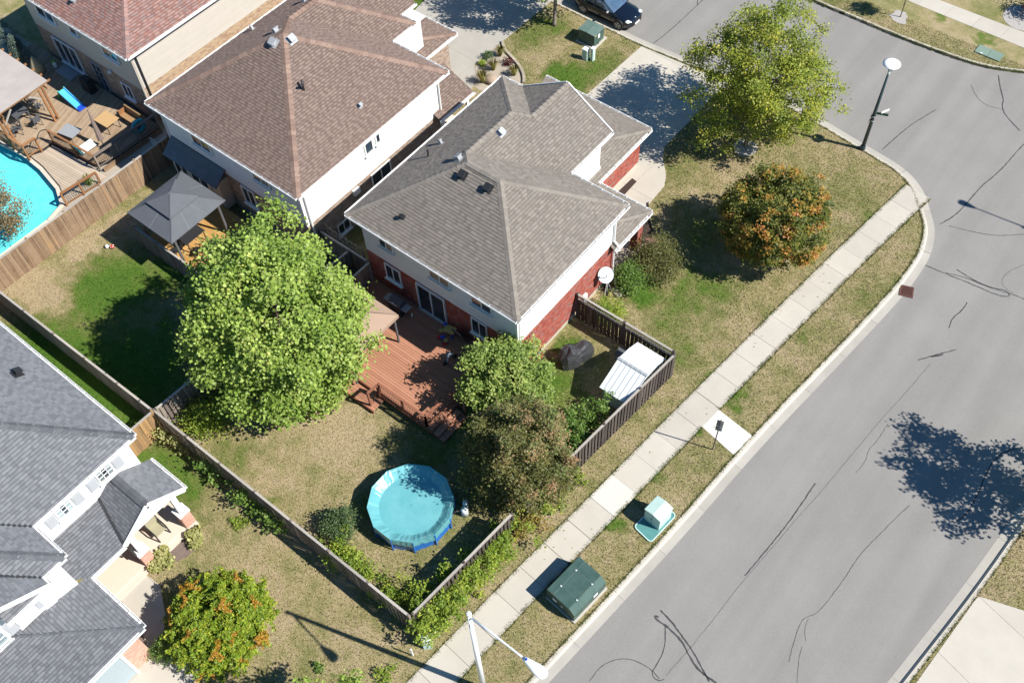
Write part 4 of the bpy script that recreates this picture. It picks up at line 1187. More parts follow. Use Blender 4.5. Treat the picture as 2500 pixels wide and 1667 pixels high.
def grass():
    """blades on every lawn the picture shows; nobody could count them"""
    N = 420000
    # sample places through the picture so that they lie where they are seen
    P = np.empty((N, 2))
    X = rng.uniform(-60, 16, N * 4); Y = rng.uniform(-8, 56, N * 4)
    d = np.stack([X, Y, np.full(N * 4, -42.0)], 1)
    z = d @ np.array(FW); u = d @ np.array(RX) / z; v = d @ np.array(UP) / z
    k = (np.abs(u) < .53) & (np.abs(v) < .36) & (z > 0)
    pts = np.stack([X[k], Y[k]], 1)
    la = inside(smooth(KA) + [(-120, KA[-1][1] + 20), (-120, -60), (KA[0][0], -60)], pts)
    lc = inside(smooth(KC) + [(KC[-1][0], 130), (KC[0][0], 130)], pts)
    ld = inside(smooth(KD) + [(80, KD[-1][1]), (80, -60), (KD[0][0], -60)], pts)
    ok = la | lc | ld
    for b in BEDS: ok &= ~inside(b, pts)
    for (x0, x1, y0, y1) in ((-27.2, -17.3, 20.2, 28.1), (-27.2, -20.7, 28, 35.5), (-41.3, -30.5, 19.5, 30.2), (-41.3, -34.5, 30, 35.3), (-60, -45.6, 8, 60), (-40, -26.4, -10, 5.3), (-27, -21, -10, .2), (-26.6, -24, .2, 5.4), (-46, -42.5, 8, 22), (-60, -42.5, 0, 22)):
        ok &= ~((pts[:, 0] > x0) & (pts[:, 0] < x1) & (pts[:, 1] > y0) & (pts[:, 1] < y1))
    pts = pts[ok][:N]
    # ragged growth along paving edges
    ex = []
    for ln, lo, hi, dens in ((RT, -.10, .16, 420), (LT, -.16, .08, 300), (smooth(KA), -.10, .09, 260), (smooth(KC), -.08, .09, 200), (smooth(KD), -.08, .09, 200)):
        q = [p for p in resample(ln, .25) if in_view((p[0], p[1], 0), .05)]
        for a, b in zip(q, q[1:]):
            if (Vector(a) - Vector(b)).length > .6: continue
            k = int(dens * .25 * (.3 + 1.4 * rng.random()))
            t = rng.random(k); d = np.array([b[0] - a[0], b[1] - a[1]]) / .25
            o = rng.uniform(lo, hi, k) * rng.random(k) ** .6
            ex.append(np.stack([a[0] + (b[0] - a[0]) * t + d[1] * o, a[1] + (b[1] - a[1]) * t - d[0] * o], 1))
    ex = np.concatenate(ex)
    for b in BEDS[1:]: ex = ex[~inside(b, ex)]
    lush = np.concatenate([np.zeros(len(pts)), np.full(len(ex), .3)])
    pts = np.concatenate([pts, ex])
    n = len(pts)
    h = rng.uniform(.025, .075, n); w = rng.uniform(.012, .026, n); a = rng.uniform(0, 2 * np.pi, n)
    lean = rng.normal(0, .03, (n, 2))
    co = np.empty((n, 3, 3))
    dx, dy = np.cos(a) * w, np.sin(a) * w
    co[:, 0] = np.stack([pts[:, 0] - dx, pts[:, 1] - dy, np.full(n, -.005)], 1)
    co[:, 1] = np.stack([pts[:, 0] + dx, pts[:, 1] + dy, np.full(n, -.005)], 1)
    co[:, 2] = np.stack([pts[:, 0] + lean[:, 0], pts[:, 1] + lean[:, 1], h], 1)
    me = bpy.data.meshes.new('grass')
    me.vertices.add(n * 3); me.loops.add(n * 3); me.polygons.add(n)
    me.vertices.foreach_set('co', co.ravel())
    me.loops.foreach_set('vertex_index', np.arange(n * 3, dtype=np.int32))
    me.polygons.foreach_set('loop_start', np.arange(0, n * 3, 3, dtype=np.int32))
    me.polygons.foreach_set('loop_total', np.full(n, 3, dtype=np.int32))
    me.update(calc_edges=True)
    at = me.attributes.new('lush', 'FLOAT', 'FACE'); at.data.foreach_set('value', lush.astype(np.float32))
    me.materials.append(MT['blade'])
    o = bpy.data.objects.new('grass', me)
    link(o)
    o['label'] = 'dry and green mown grass over the lawns and verges'; o['category'] = 'grass'; o['kind'] = 'stuff'

def litter():
    """fallen leaves under the trees; nobody could count them"""
    r = np.random.default_rng(77)
    mb = MB()
    for (x, y, R, k) in ((-27.5, 12.5, 5, 130), (-31, 12, 3, 60), (-12, 33.5, 4, 120), (-16.5, 40.5, 3.5, 90), (-10.5, 22, 3, 40), (-12, 15, 2.5, 50), (-18.5, 3.5, 3.5, 70), (-19, 17, 3, 50), (-9, 30, 3, 30)):
        for _ in range(k):
            a, q = r.uniform(0, 6.28), R * math.sqrt(r.random())
            px, py, s, b = x + q * math.cos(a), y + q * math.sin(a), r.uniform(.025, .05), r.uniform(0, 3.14)
            dx, dy = math.cos(b) * s, math.sin(b) * s
            mb.add([(px - dx, py - dy, .06), (px + dy * .7, py - dx * .7, .075), (px + dx, py + dy, .06), (px - dy * .7, py + dx * .7, .08)], [(0, 1, 2, 3)])
    o = mb.build('leaf_litter', 'lf_fallen', None, kind='stuff')
    o['label'] = 'scattered dry fallen leaves on the grass beneath the trees'; o['category'] = 'leaves'

# ================================================================ plants
def leaves(name, parent, m, centres, n_per, spread, size, seed=0, flat=0.35, out=None, aspect=0.75, zmin=0.03, up=.42):
    """leaf blades in clumps: centres (k,3); spread: clump radius (k,) or float; out: centre the leaves face away from"""
    r = np.random.default_rng(seed)
    C = np.asarray(centres, float); k = len(C)
    npr = np.broadcast_to(np.asarray(n_per), (k,)).astype(int)
    idx = np.repeat(np.arange(k), npr)
    n = len(idx)
    sp = np.broadcast_to(np.asarray(spread, float), (k,))[idx]
    p = C[idx] + r.normal(0, 1, (n, 3)) * sp[:, None] * np.array([.55, .55, .42])
    p[:, 2] = np.maximum(p[:, 2], zmin)
    nr = r.normal(0, 1, (n, 3)); nr /= np.linalg.norm(nr, axis=1)[:, None]
    if out is not None:
        o = p - np.asarray(out); o /= np.linalg.norm(o, axis=1)[:, None] + 1e-6
        nr = nr * (1 - flat) + o * flat
    nr *= np.where(nr[:, 2:] < 0, -1, 1); nr[:, 0] += .25; nr[:, 2] += up
    nr /= np.linalg.norm(nr, axis=1)[:, None]
    t = np.cross(nr, r.normal(0, 1, (n, 3))); t /= np.linalg.norm(t, axis=1)[:, None] + 1e-9
    b = np.cross(nr, t)
    s = size * r.uniform(.6, 1.25, n)[:, None]
    co = np.empty((n, 4, 3))
    co[:, 0] = p - t * s * .5
    co[:, 1] = p + b * s * aspect * .5 + nr * s * .10
    co[:, 2] = p + t * s * .5
    co[:, 3] = p - b * s * aspect * .5 + nr * s * .10
    co[:, :, 2] = np.maximum(co[:, :, 2], .01)
    og = org(parent)
    co -= np.array([og.x, og.y, og.z])
    me = bpy.data.meshes.new(name)
    me.vertices.add(n * 4); me.loops.add(n * 4); me.polygons.add(n)
    me.vertices.foreach_set('co', co.ravel())
    me.loops.foreach_set('vertex_index', np.arange(n * 4, dtype=np.int32))
    me.polygons.foreach_set('loop_start', np.arange(0, n * 4, 4, dtype=np.int32))
    me.polygons.foreach_set('loop_total', np.full(n, 4, dtype=np.int32))
    me.update(calc_edges=True)
    tone = r.uniform(0, 1, k)[idx] * .75 + r.uniform(0, .25, n)
    at = me.attributes.new('tone', 'FLOAT', 'FACE')
    at.data.foreach_set('value', tone.astype(np.float32))
    me.materials.append(MT[m])
    ob = bpy.data.objects.new(name, me)
    link(ob, parent)
    ORG[ob.name] = og
    return ob

def crown_points(c, rad, k, seed, shell=0.6, bumps=0.16, low=None):
    """clump centres through a crown with an uneven outline"""
    r = np.random.default_rng(seed)
    u = r.normal(0, 1, (k, 3)); u /= np.linalg.norm(u, axis=1)[:, None]
    f = r.uniform(shell ** 3, 1, k) ** (1 / 3)
    ph = r.uniform(0, 6.28, 6)
    a = np.arctan2(u[:, 1], u[:, 0])
    lob = 1 + bumps * (np.sin(3 * a + ph[0] + 2 * u[:, 2]) * .5 + np.sin(5 * a + ph[1] - 3 * u[:, 2]) * .4 + np.sin(4 * u[:, 2] + ph[2] + 2 * a) * .5)
    f = f * lob
    p = np.asarray(c) + u * np.asarray(rad) * f[:, None]
    if low is not None: p = p[p[:, 2] > low]
    return p

def tree(name, label, base, c, rad, m, k, n_per, size, spread, seed, trunk=0.16, bark='bark', group=None, shell=.55, bumps=.16, low=.25, flat=.35, limbs=9, cat='tree', squash=None, aspect=.75):
    t = thing(name, label, cat, (base[0], base[1], 0), group)
    pts = crown_points(c, rad, k, seed, shell, bumps, low)
    if squash: pts = squash(pts)
    leaves('crown', t, m, pts, n_per, spread, size, seed + 1, flat, (c[0], c[1], c[2] - rad[2] * .3), aspect)
    r = random.Random(seed)
    top = Vector((c[0], c[1], c[2] + rad[2] * .45))
    b = Vector((base[0], base[1], -0.03))
    mid = b.lerp(top, .35) + Vector((r.uniform(-.1, .1), r.uniform(-.1, .1), 0))
    MB().tube([b, b.lerp(mid, .12), mid, b.lerp(top, .7), top], [trunk * 1.35, trunk, trunk * .8, trunk * .5, trunk * .12], 8).build('trunk', bark, t, smooth=True)
    mb = MB()
    for i in range(limbs):
        q = Vector(pts[r.randrange(len(pts))])
        s = b.lerp(top, r.uniform(.18, .75))
        m1 = s.lerp(q, .5) + Vector((0, 0, .12 * (q - s).length))
        mb.tube([s, m1, q], [trunk * .42, trunk * .22, trunk * .06], 6)
    mb.build('branches', bark, t, smooth=True)
    return t

def shrub(name, label, x, y, r, h, m, k=26, n_per=26, size=.09, seed=0, group=None, bumps=.15, cat='shrub', z0=0.0, stem='bark'):
    t = thing(name, label, cat, (x, y, z0), group)
    pts = crown_points((x, y, z0 + h * .52), (r * .85, r * .85, h * .45), k, seed, .35, bumps, z0 + .04)
    leaves('foliage', t, m, pts, n_per, max(.1, r * .34), size, seed + 1, .3, (x, y, z0 + h * .2), zmin=z0 + .03)
    mb = MB()
    for i in range(5):
        a = i * 1.257 + seed
        mb.tube([(x + .05 * math.cos(a), y + .05 * math.sin(a), z0 - .02), (x + r * .4 * math.cos(a), y + r * .4 * math.sin(a), z0 + h * .6)], [.022, .008], 5)
    mb.build('stems', stem, t)
    return t

def hedge_run(name, label, pts, width, h, m, seed, size=.1, per=45, k=None, cat='shrub', group=None):
    """an irregular run of one climbing or spreading plant along a line"""
    ln = resample(pts, .22)
    c = Vector(ln[len(ln) // 2])
    t = thing(name, label, cat, (c.x, c.y, 0), group)
    r = np.random.default_rng(seed)
    C = []
    for p in ln:
        for _ in range(2 if k is None else k):
            C.append((p[0] + r.normal(0, width * .4), p[1] + r.normal(0, width * .4), max(.12, h * r.uniform(.2, 1.0))))
    leaves('foliage', t, m, np.array(C), int(per * 1.5), .25, size, seed + 1, .2, (c.x, c.y, 0))
    mb = MB()
    for p in ln[::2]:
        mb.tube([(p[0], p[1], -.02), (p[0] + r.normal(0, .08), p[1] + r.normal(0, .08), h * .6)], [.02, .007], 5)
    mb.build('stems', 'bark', t)
    return t

def tuft(name, label, x, y, r, h, m, n, seed, group=None, cat='ornamental grass'):
    """arching grass: narrow blades from one base"""
    rr = np.random.default_rng(seed)
    t = thing(name, label, cat, (x, y, 0), group)
    mb = MB()
    for i in range(n):
        a = rr.uniform(0, 6.28); l = rr.uniform(.5, 1)
        dx, dy = math.cos(a), math.sin(a)
        w = .014
        p0 = (x + dx * .06, y + dy * .06); p1 = (x + dx * r * .5 * l, y + dy * r * .5 * l); p2 = (x + dx * r * l, y + dy * r * l)
        hh = h * rr.uniform(.7, 1.1)
        mb.add([(p0[0] - dy * w, p0[1] + dx * w, 0), (p0[0] + dy * w, p0[1] - dx * w, 0), (p1[0] + dy * w, p1[1] - dx * w, hh), (p1[0] - dy * w, p1[1] + dx * w, hh), (p2[0], p2[1], hh * .65)], [(0, 1, 2, 3), (3, 2, 4)])
    mb.build('blades', m, t)
    return t

# ================================================================ fences and decks
def fence(name, label, p, q, h, m, style='board', side=1, rail='rail_lt', posts=2.4, bw=0.14, gap=0.006, z0=0.02, cap=True, group='wooden fences between the yards', cat='fence', lattice=False):
    """posts, rails, cap and every board of a fence from p to q; side: which face carries the boards"""
    p, q = Vector((*p, 0)), Vector((*q, 0))
    d = q - p; L = d.length; d.normalize()
    o = Vector((d.y, -d.x, 0)) * side
    t = thing(name, label, cat, (p + q) / 2, group)
    O = org(t)
    n = max(1, round(L / posts))
    pm = MB().box((0, 0, (h + .1) / 2 - .15), (.1, .1, h + .2 + .15)).mesh('post', m)
    R = Matrix((d, o, Vector((0, 0, 1)))).transposed()
    if R.determinant() < 0: R = Matrix((-d, o, Vector((0, 0, 1)))).transposed()
    R4 = R.to_4x4()
    for i in range(n + 1):
        b = bpy.data.objects.new('post', pm)
        b.matrix_local = Matrix.Translation(p + d * (L * i / n) - O + Vector((0, 0, random.uniform(-.03, .03)))) @ R4
        link(b, t)
    hb = h - (.38 if lattice else 0)
    for i in range(n):
        a, b = p + d * (L * i / n), p + d * (L * (i + 1) / n)
        sg = random.uniform(-.025, .025)
        for z in (.3, hb - .2):
            MB().beam(a + Vector((0, 0, z)), b + Vector((0, 0, z + sg)), .045, .09).build('rail', m, t)
        if cap:
            MB().beam(a + Vector((0, 0, h + sg * .5)), b + Vector((0, 0, h - sg * .5)), .11, .035).build('cap_rail', rail, t)
        if lattice:
            MB().beam(a + Vector((0, 0, hb)), b + Vector((0, 0, hb)), .07, .05).build('rail', rail, t)
            mb = MB(); k = int((b - a).length / .11)
            for j in range(k):
                x = a + d * (j * .11)
                mb.beam(x + Vector((0, 0, hb)) + o * .01, x + d * .3 + Vector((0, 0, h)) + o * .01, .012, .022)
                mb.beam(x + Vector((0, 0, h)) - o * .01, x + d * .3 + Vector((0, 0, hb)) - o * .01, .012, .022)
            mb.build('lattice', m, t)
    pitch = bw + gap if style == 'board' else bw * .82
    bm = [MB().box((0, 0, (hb - z0) / 2 * s), (bw, .02, (hb - z0) * s)).mesh('board', m) for s in (1, .985, .97)]
    k = int(L / pitch)
    for i in range(k):
        x = p + d * (pitch * (i + .5))
        if style == 'shadow': x = x + o * (.05 if i % 2 else -.05)
        else: x = x + o * .036
        b = bpy.data.objects.new('board', random.choice(bm))
        b.matrix_local = Matrix.Translation(x - O + Vector((0, 0, z0))) @ R4 @ Matrix.Rotation(random.uniform(-.012, .012), 4, 'Y') @ Matrix.Rotation(random.uniform(-.05, .05), 4, 'Z')
        link(b, t)
    return t

def planks(t, poly, d, z, m, bw=.14, gap=.012, th=.03, name='deck_board', maxlen=None):
    d = Vector(d).normalized(); e = Vector((-d.y, d.x)); o = Vector(poly[0])
    q = [((Vector(p) - o).dot(d), (Vector(p) - o).dot(e)) for p in poly]
    v = min(a[1] for a in q)
    us = [a[0] for a in q]
    while v < max(a[1] for a in q):
        cuts = [min(us) - .01, max(us) + .01]
        if maxlen:
            cuts.insert(1, min(us) + random.uniform(.3, .7) * (max(us) - min(us)))
        for a, b in zip(cuts, cuts[1:]):
            c = clip_rect(q, a + .003, b - .003, v + gap / 2, v + bw - gap / 2)
            if c: MB().prism([tuple(o + d * x + e * y) for x, y in c], z - th, z + random.uniform(-.002, .003)).build(name, m, t)
        v += bw

def railing(t, p, q, z, h, m, bal='iron', posts=1.6, step=.115, w=.09, name='railing', bz=.1, ends=(True, True)):
    p, q = Vector((*p, z)), Vector((*q, z))
    d = q - p; L = d.length; d.normalize()
    n = max(1, round(L / posts))
    r = MB().beam(p + Vector((0, 0, h)), q + Vector((0, 0, h)), .13, .035).beam(p + Vector((0, 0, bz)), q + Vector((0, 0, bz)), .05, .06).beam(p + Vector((0, 0, h - .07)), q + Vector((0, 0, h - .07)), .045, .08).build(name, m, t)
    for i in range(n + 1):
        x = p + d * (L * i / n)
        MB().box(x + Vector((0, 0, h / 2 - .1)), (w, w, h + .18)).build('rail_post', m, r)
    k = int(L / step)
    me = MB().tube([(0, 0, bz), (0, 0, h - .06)], .011, 5, cap=False).mesh('baluster', bal)
    for i in range(k):
        b = bpy.data.objects.new('baluster', me)
        b.location = p + d * (step * (i + .5)) - org(t)
        link(b, r)
    return r

def fences():
    fence('wooden_fence', 'weathered board on board fence behind the round pool, along the sloping side lawn', (-29.0, 7.6), (-13.1, 7.6), 1.85, 'fence', 'shadow')
    fence('wooden_fence', 'dark weathered board fence along the sidewalk, half grown over by shrubs', (-13.02, 7.75), (-12.57, 13.68), 1.85, 'fence_dk', 'shadow')
    fence('wooden_fence', 'dark weathered board fence beside the white metal shed, along the sidewalk', (-12.45, 14.6), (-11.55, 24.75), 1.85, 'fence_dk', 'shadow')
    fence('wooden_fence', 'dark fence with a lattice top from the brick wall to the street corner post', (-17.3, 24.85), (-11.65, 24.85), 1.9, 'fence_dk', 'shadow', lattice=True)
    fence('wooden_fence', 'grey fence running under the big maple between the two rear yards', (-29.0, 7.75), (-28.38, 20.0), 1.85, 'fence', 'shadow')
    fence('wooden_fence', 'fresh amber board fence between the grey roofed house and the fence corner', (-29.07, 5.35), (-29.03, 7.5), 1.85, 'fence_or', 'board', side=1)
    fence('wooden_fence', 'grey fence at the foot of the green lawn beside the long grey roof', (-46.0, 7.3), (-29.15, 7.55), 1.85, 'fence', 'board', side=1)
    fence('wooden_fence', 'brown stained board fence between the turquoise pool and the lawn', (-42.75, -4.0), (-42.4, 19.9), 1.9, 'fence_br', 'board', side=1)
    fence('wooden_fence', 'shaded fence closing the gap between the two middle houses', (-30.5, 20.1), (-27.15, 20.12), 1.85, 'fence', 'board', side=1)
    fence('wooden_fence', 'shaded grey fence from the pool yard to the white house rear corner', (-42.35, 19.95), (-41.3, 19.95), 1.8, 'fence', 'board')
    fence('wooden_fence', 'short dark privacy screen beside the barbecue on the red deck', (-27.0, 18.3), (-26.95, 20.05), 1.9, 'fence', 'board', z0=.5)
    t = thing('trellis', 'bleached lattice trellis standing in the shaded gap beside the white house', 'trellis', (-29.0, 20.4, 0), None)
    for i in range(8):
        MB().beam((-30.2 + i * .36, 20.35, 1.2), (-30.2 + i * .36, 20.35, 2.35), .035, .02, up=(0, 1, 0)).build('slat', 'rail_lt', t)
    for z in (1.3, 1.7, 2.1):
        MB().beam((-30.35, 20.38, z), (-27.6, 20.38, z), .02, .035).build('rail', 'rail_lt', t)
    for x in (-30.3, -27.65):
        MB().box((x, 20.4, 1.15), (.06, .06, 2.35)).build('post', 'fence', t)
    for i, (y, lab) in enumerate(((23.5, 'nearest'), (25.2, 'middle'), (26.6, 'farthest'))):
        fence('side_fence', '%s of the three shaded low fences beside the rose roofed house' % lab, (-59.5, y), (-56.3, y), 1.7, 'fence', 'board', group='fences beside the rose roofed house')

def red_deck():
    t = thing('deck', 'red stained board deck behind the brick house, with steps at its right end', 'deck', (-22.5, 17.6, 0))
    planks(t, [(-27.0, 15.15), (-18.6, 15.15), (-18.6, 20.2), (-27.0, 20.2)], (1, 0), .5, 'deck_red', .145)
    MB().box((-22.8, 15.13, .36), (8.4, .035, .24)).build('rim_joist', 'deck_red_dk', t)
    MB().box((-18.58, 17.68, .36), (.035, 5.1, .24)).build('rim_joist', 'deck_red_dk', t)
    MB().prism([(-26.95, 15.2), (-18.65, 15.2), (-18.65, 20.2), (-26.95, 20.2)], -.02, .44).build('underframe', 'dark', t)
    planks(t, [(-24.2, 14.35), (-21.65, 14.35), (-21.65, 15.1), (-24.2, 15.1)], (1, 0), .26, 'deck_red', .18, name='bench_board')
    MB().box((-22.92, 14.34, .15), (2.55, .05, .22)).build('bench_front', 'deck_red_dk', t)
    for s in range(2):
        MB().box((-18.38 + s * .32, 16.0, .33 - s * .17), (.34, 1.7, .05)).build('step_tread', 'deck_red', t)
        MB().box((-18.4 + s * .32, 16.0, .16 - s * .1), (.3, 1.66, .3 - s * .16)).build('step_riser', 'deck_red_dk', t)
    railing(t, (-21.9, 15.2), (-18.95, 15.2), .5, .95, 'deck_red_dk', 'iron')
    railing(t, (-18.95, 15.2), (-18.75, 16.95), .5, .95, 'deck_red_dk', 'iron')
    railing(t, (-21.95, 14.5), (-21.9, 15.1), .1, 1.3, 'deck_red_dk', 'iron', posts=.6)
    MB().box((-18.2, 17.05, .55), (.1, .1, 1.1)).build('rail_post', 'deck_red', t)
    MB().beam((-18.75, 17.0, .5), (-18.2, 17.05, .35), .05, .1).build('handrail', 'deck_red_dk', t)

    g = thing('canopy_tent', 'tan fabric gazebo half hidden beneath the big maple on the red deck', 'gazebo', (-24.85, 16.35, .5))
    x0, x1, y0, y1, ze = -26.6, -23.05, 14.75, 18.15, 2.75
    ap = ((x0 + x1) / 2, (y0 + y1) / 2, 3.55)
    cs = [(x0, y0, ze), (x1, y0, ze), (x1, y1, ze), (x0, y1, ze)]
    mb = MB()
    for i in range(4):
        a, b = cs[i], cs[(i + 1) % 4]
        m1 = [a[k] * .5 + ap[k] * .5 - (.05 if k == 2 else 0) for k in range(3)]; m2 = [b[k] * .5 + ap[k] * .5 - (.05 if k == 2 else 0) for k in range(3)]
        mb.add([a, b, m2, m1, ap, (a[0], a[1], a[2] - .22), (b[0], b[1], b[2] - .22)], [(0, 1, 2, 3), (3, 2, 4), (0, 5, 6, 1)])
    mb.build('canopy', 'canvas_tan', g)
    for i in range(4):
        MB().beam((cs[i][0], cs[i][1], cs[i][2] + .012), (ap[0], ap[1], ap[2] + .01), .02, .012).build('seam', 'mulch_lt', g)
    for c in cs:
        x = c[0] + (.18 if c[0] == x0 else -.18); y = c[1] + (.18 if c[1] == y0 else -.18)
        MB().box((x, y, 1.62), (.09, .09, 2.25)).build('post', 'grey_dk', g)
    MB().tube([(x1 - .18, y1 - .18, 2.2), (x1 - .6, y1 - .18, 2.65)], .02, 5).build('brace', 'grey', g)

    b = thing('barbecue', 'black covered gas barbecue standing against the shaded brick wall', 'barbecue', (-24.5, 19.4, .5))
    MB().box((-24.5, 19.4, .9), (.75, .5, .7)).build('cabinet', 'iron', b)
    mb = MB(); prof = [(-.26, 1.25), (-.26, 1.4), (-.12, 1.55), (.12, 1.55), (.26, 1.42), (.26, 1.25)]
    n = len(prof)
    mb.add([(-24.86, 19.4 + y, z) for y, z in prof] + [(-24.14, 19.4 + y, z) for y, z in prof], [tuple(range(n))[::-1], tuple(range(n, 2 * n))] + [(i, (i + 1) % n, n + (i + 1) % n, n + i) for i in range(n)])
    mb.build('lid', 'grey_dk', b)
    MB().tube([(-24.75, 19.1, 1.42), (-24.25, 19.1, 1.42)], .018, 6).build('handle', 'galv', b)
    MB().lathe((-24.5, 19.12, 1.47), [(.035, 0), (.035, .01)], 10).build('gauge', 'plate', b)
    for s in (-1, 1):
        MB().box((-24.5 + s * .58, 19.4, 1.2), (.38, .45, .04)).build('side_shelf', 'grey', b)
        MB().lathe((-24.5 + s * .33, 19.2, .5), [(.06, 0), (.06, .06)], 8).build('wheel', 'dark', b)
    bo = thing('spray_bottle', 'small white and green bottle on the deck beside the patio door', 'bottle', (-23.75, 19.55, .5))
    MB().lathe((-23.75, 19.55, .5), [(.06, 0), (.06, .2), (.02, .26)], 10).build('body', 'ball', bo); MB().lathe((-23.75, 19.55, .76), [(.025, 0), (.02, .06)], 8).build('cap', 'lime', bo)

    ty = thing('activity_table', 'colourful toddler activity table with red, blue and yellow wheels on the red deck', 'toy', (-21.5, 19.65, .5))
    MB().box((-21.45, 19.85, .98), (.6, .42, .05), .2).build('table_top', 'yellow', ty)
    for i, (dx, dy) in enumerate(((-.25, -.1), (.25, -.1), (-.22, .2), (.22, .2))):
        MB().tube([(-21.45 + dx, 19.82 + dy, .5), (-21.45 + dx, 19.82 + dy, .96)], .04, 8).build('leg', ('pink', 'blue', 'red', 'blue')[i], ty)
    MB().ball((-21.82, 19.95, 1.02), .1, 8).build('knob', 'blue', ty)
    for i, (dx, dy, z, m) in enumerate(((-.42, -.2, .75, 'yellow'), (-.15, -.42, .66, 'blue'), (.1, -.45, .62, 'yellow'), (-.3, -.5, .56, 'red'), (.15, -.62, .55, 'red'))):
        MB().lathe((-21.45 + dx, 19.85 + dy, z), [(.11, 0), (.12, .04), (.04, .07)], 12).build('toy_wheel', m, ty)
    tr = thing('toy_tricycle', 'small grey and white ride on toy beneath the leaves at the deck end', 'toy', (-20.55, 18.75, .5))
    MB().tube([(-20.55, 18.9, .8), (-20.5, 18.65, .95), (-20.45, 18.4, .72)], .03, 6).build('frame', 'galv', tr)
    for x, y, r in ((-20.5, 18.35, .16), (-20.7, 18.95, .11), (-20.4, 18.98, .11)):
        MB().tube([(x - .03, y, .5 + r), (x + .03, y, .5 + r)], r, 12).build('wheel', 'dark', tr)
    MB().box((-20.55, 18.75, .86), (.2, .26, .06)).build('seat', 'pale', tr)
    MB().tube([(-20.7, 18.45, 1.05), (-20.3, 18.42, 1.05)], .018, 6).build('handlebar', 'grey', tr)
    ch = thing('folded_chair', 'brown folded lounge chair leaning against the brick wall by the toys', 'chair', (-20.8, 19.9, .5))
    Mx = Matrix.Rotation(.35, 3, 'X')
    MB().box((-20.75, 19.85, 1.05), (.55, .04, 1.1), M=Mx).build('backrest', 'mulch_lt', ch)
    for s in (-1, 1):
        MB().box((-20.75 + s * .29, 19.84, 1.03), (.035, .06, 1.2), M=Mx).build('leg', 'iron', ch)

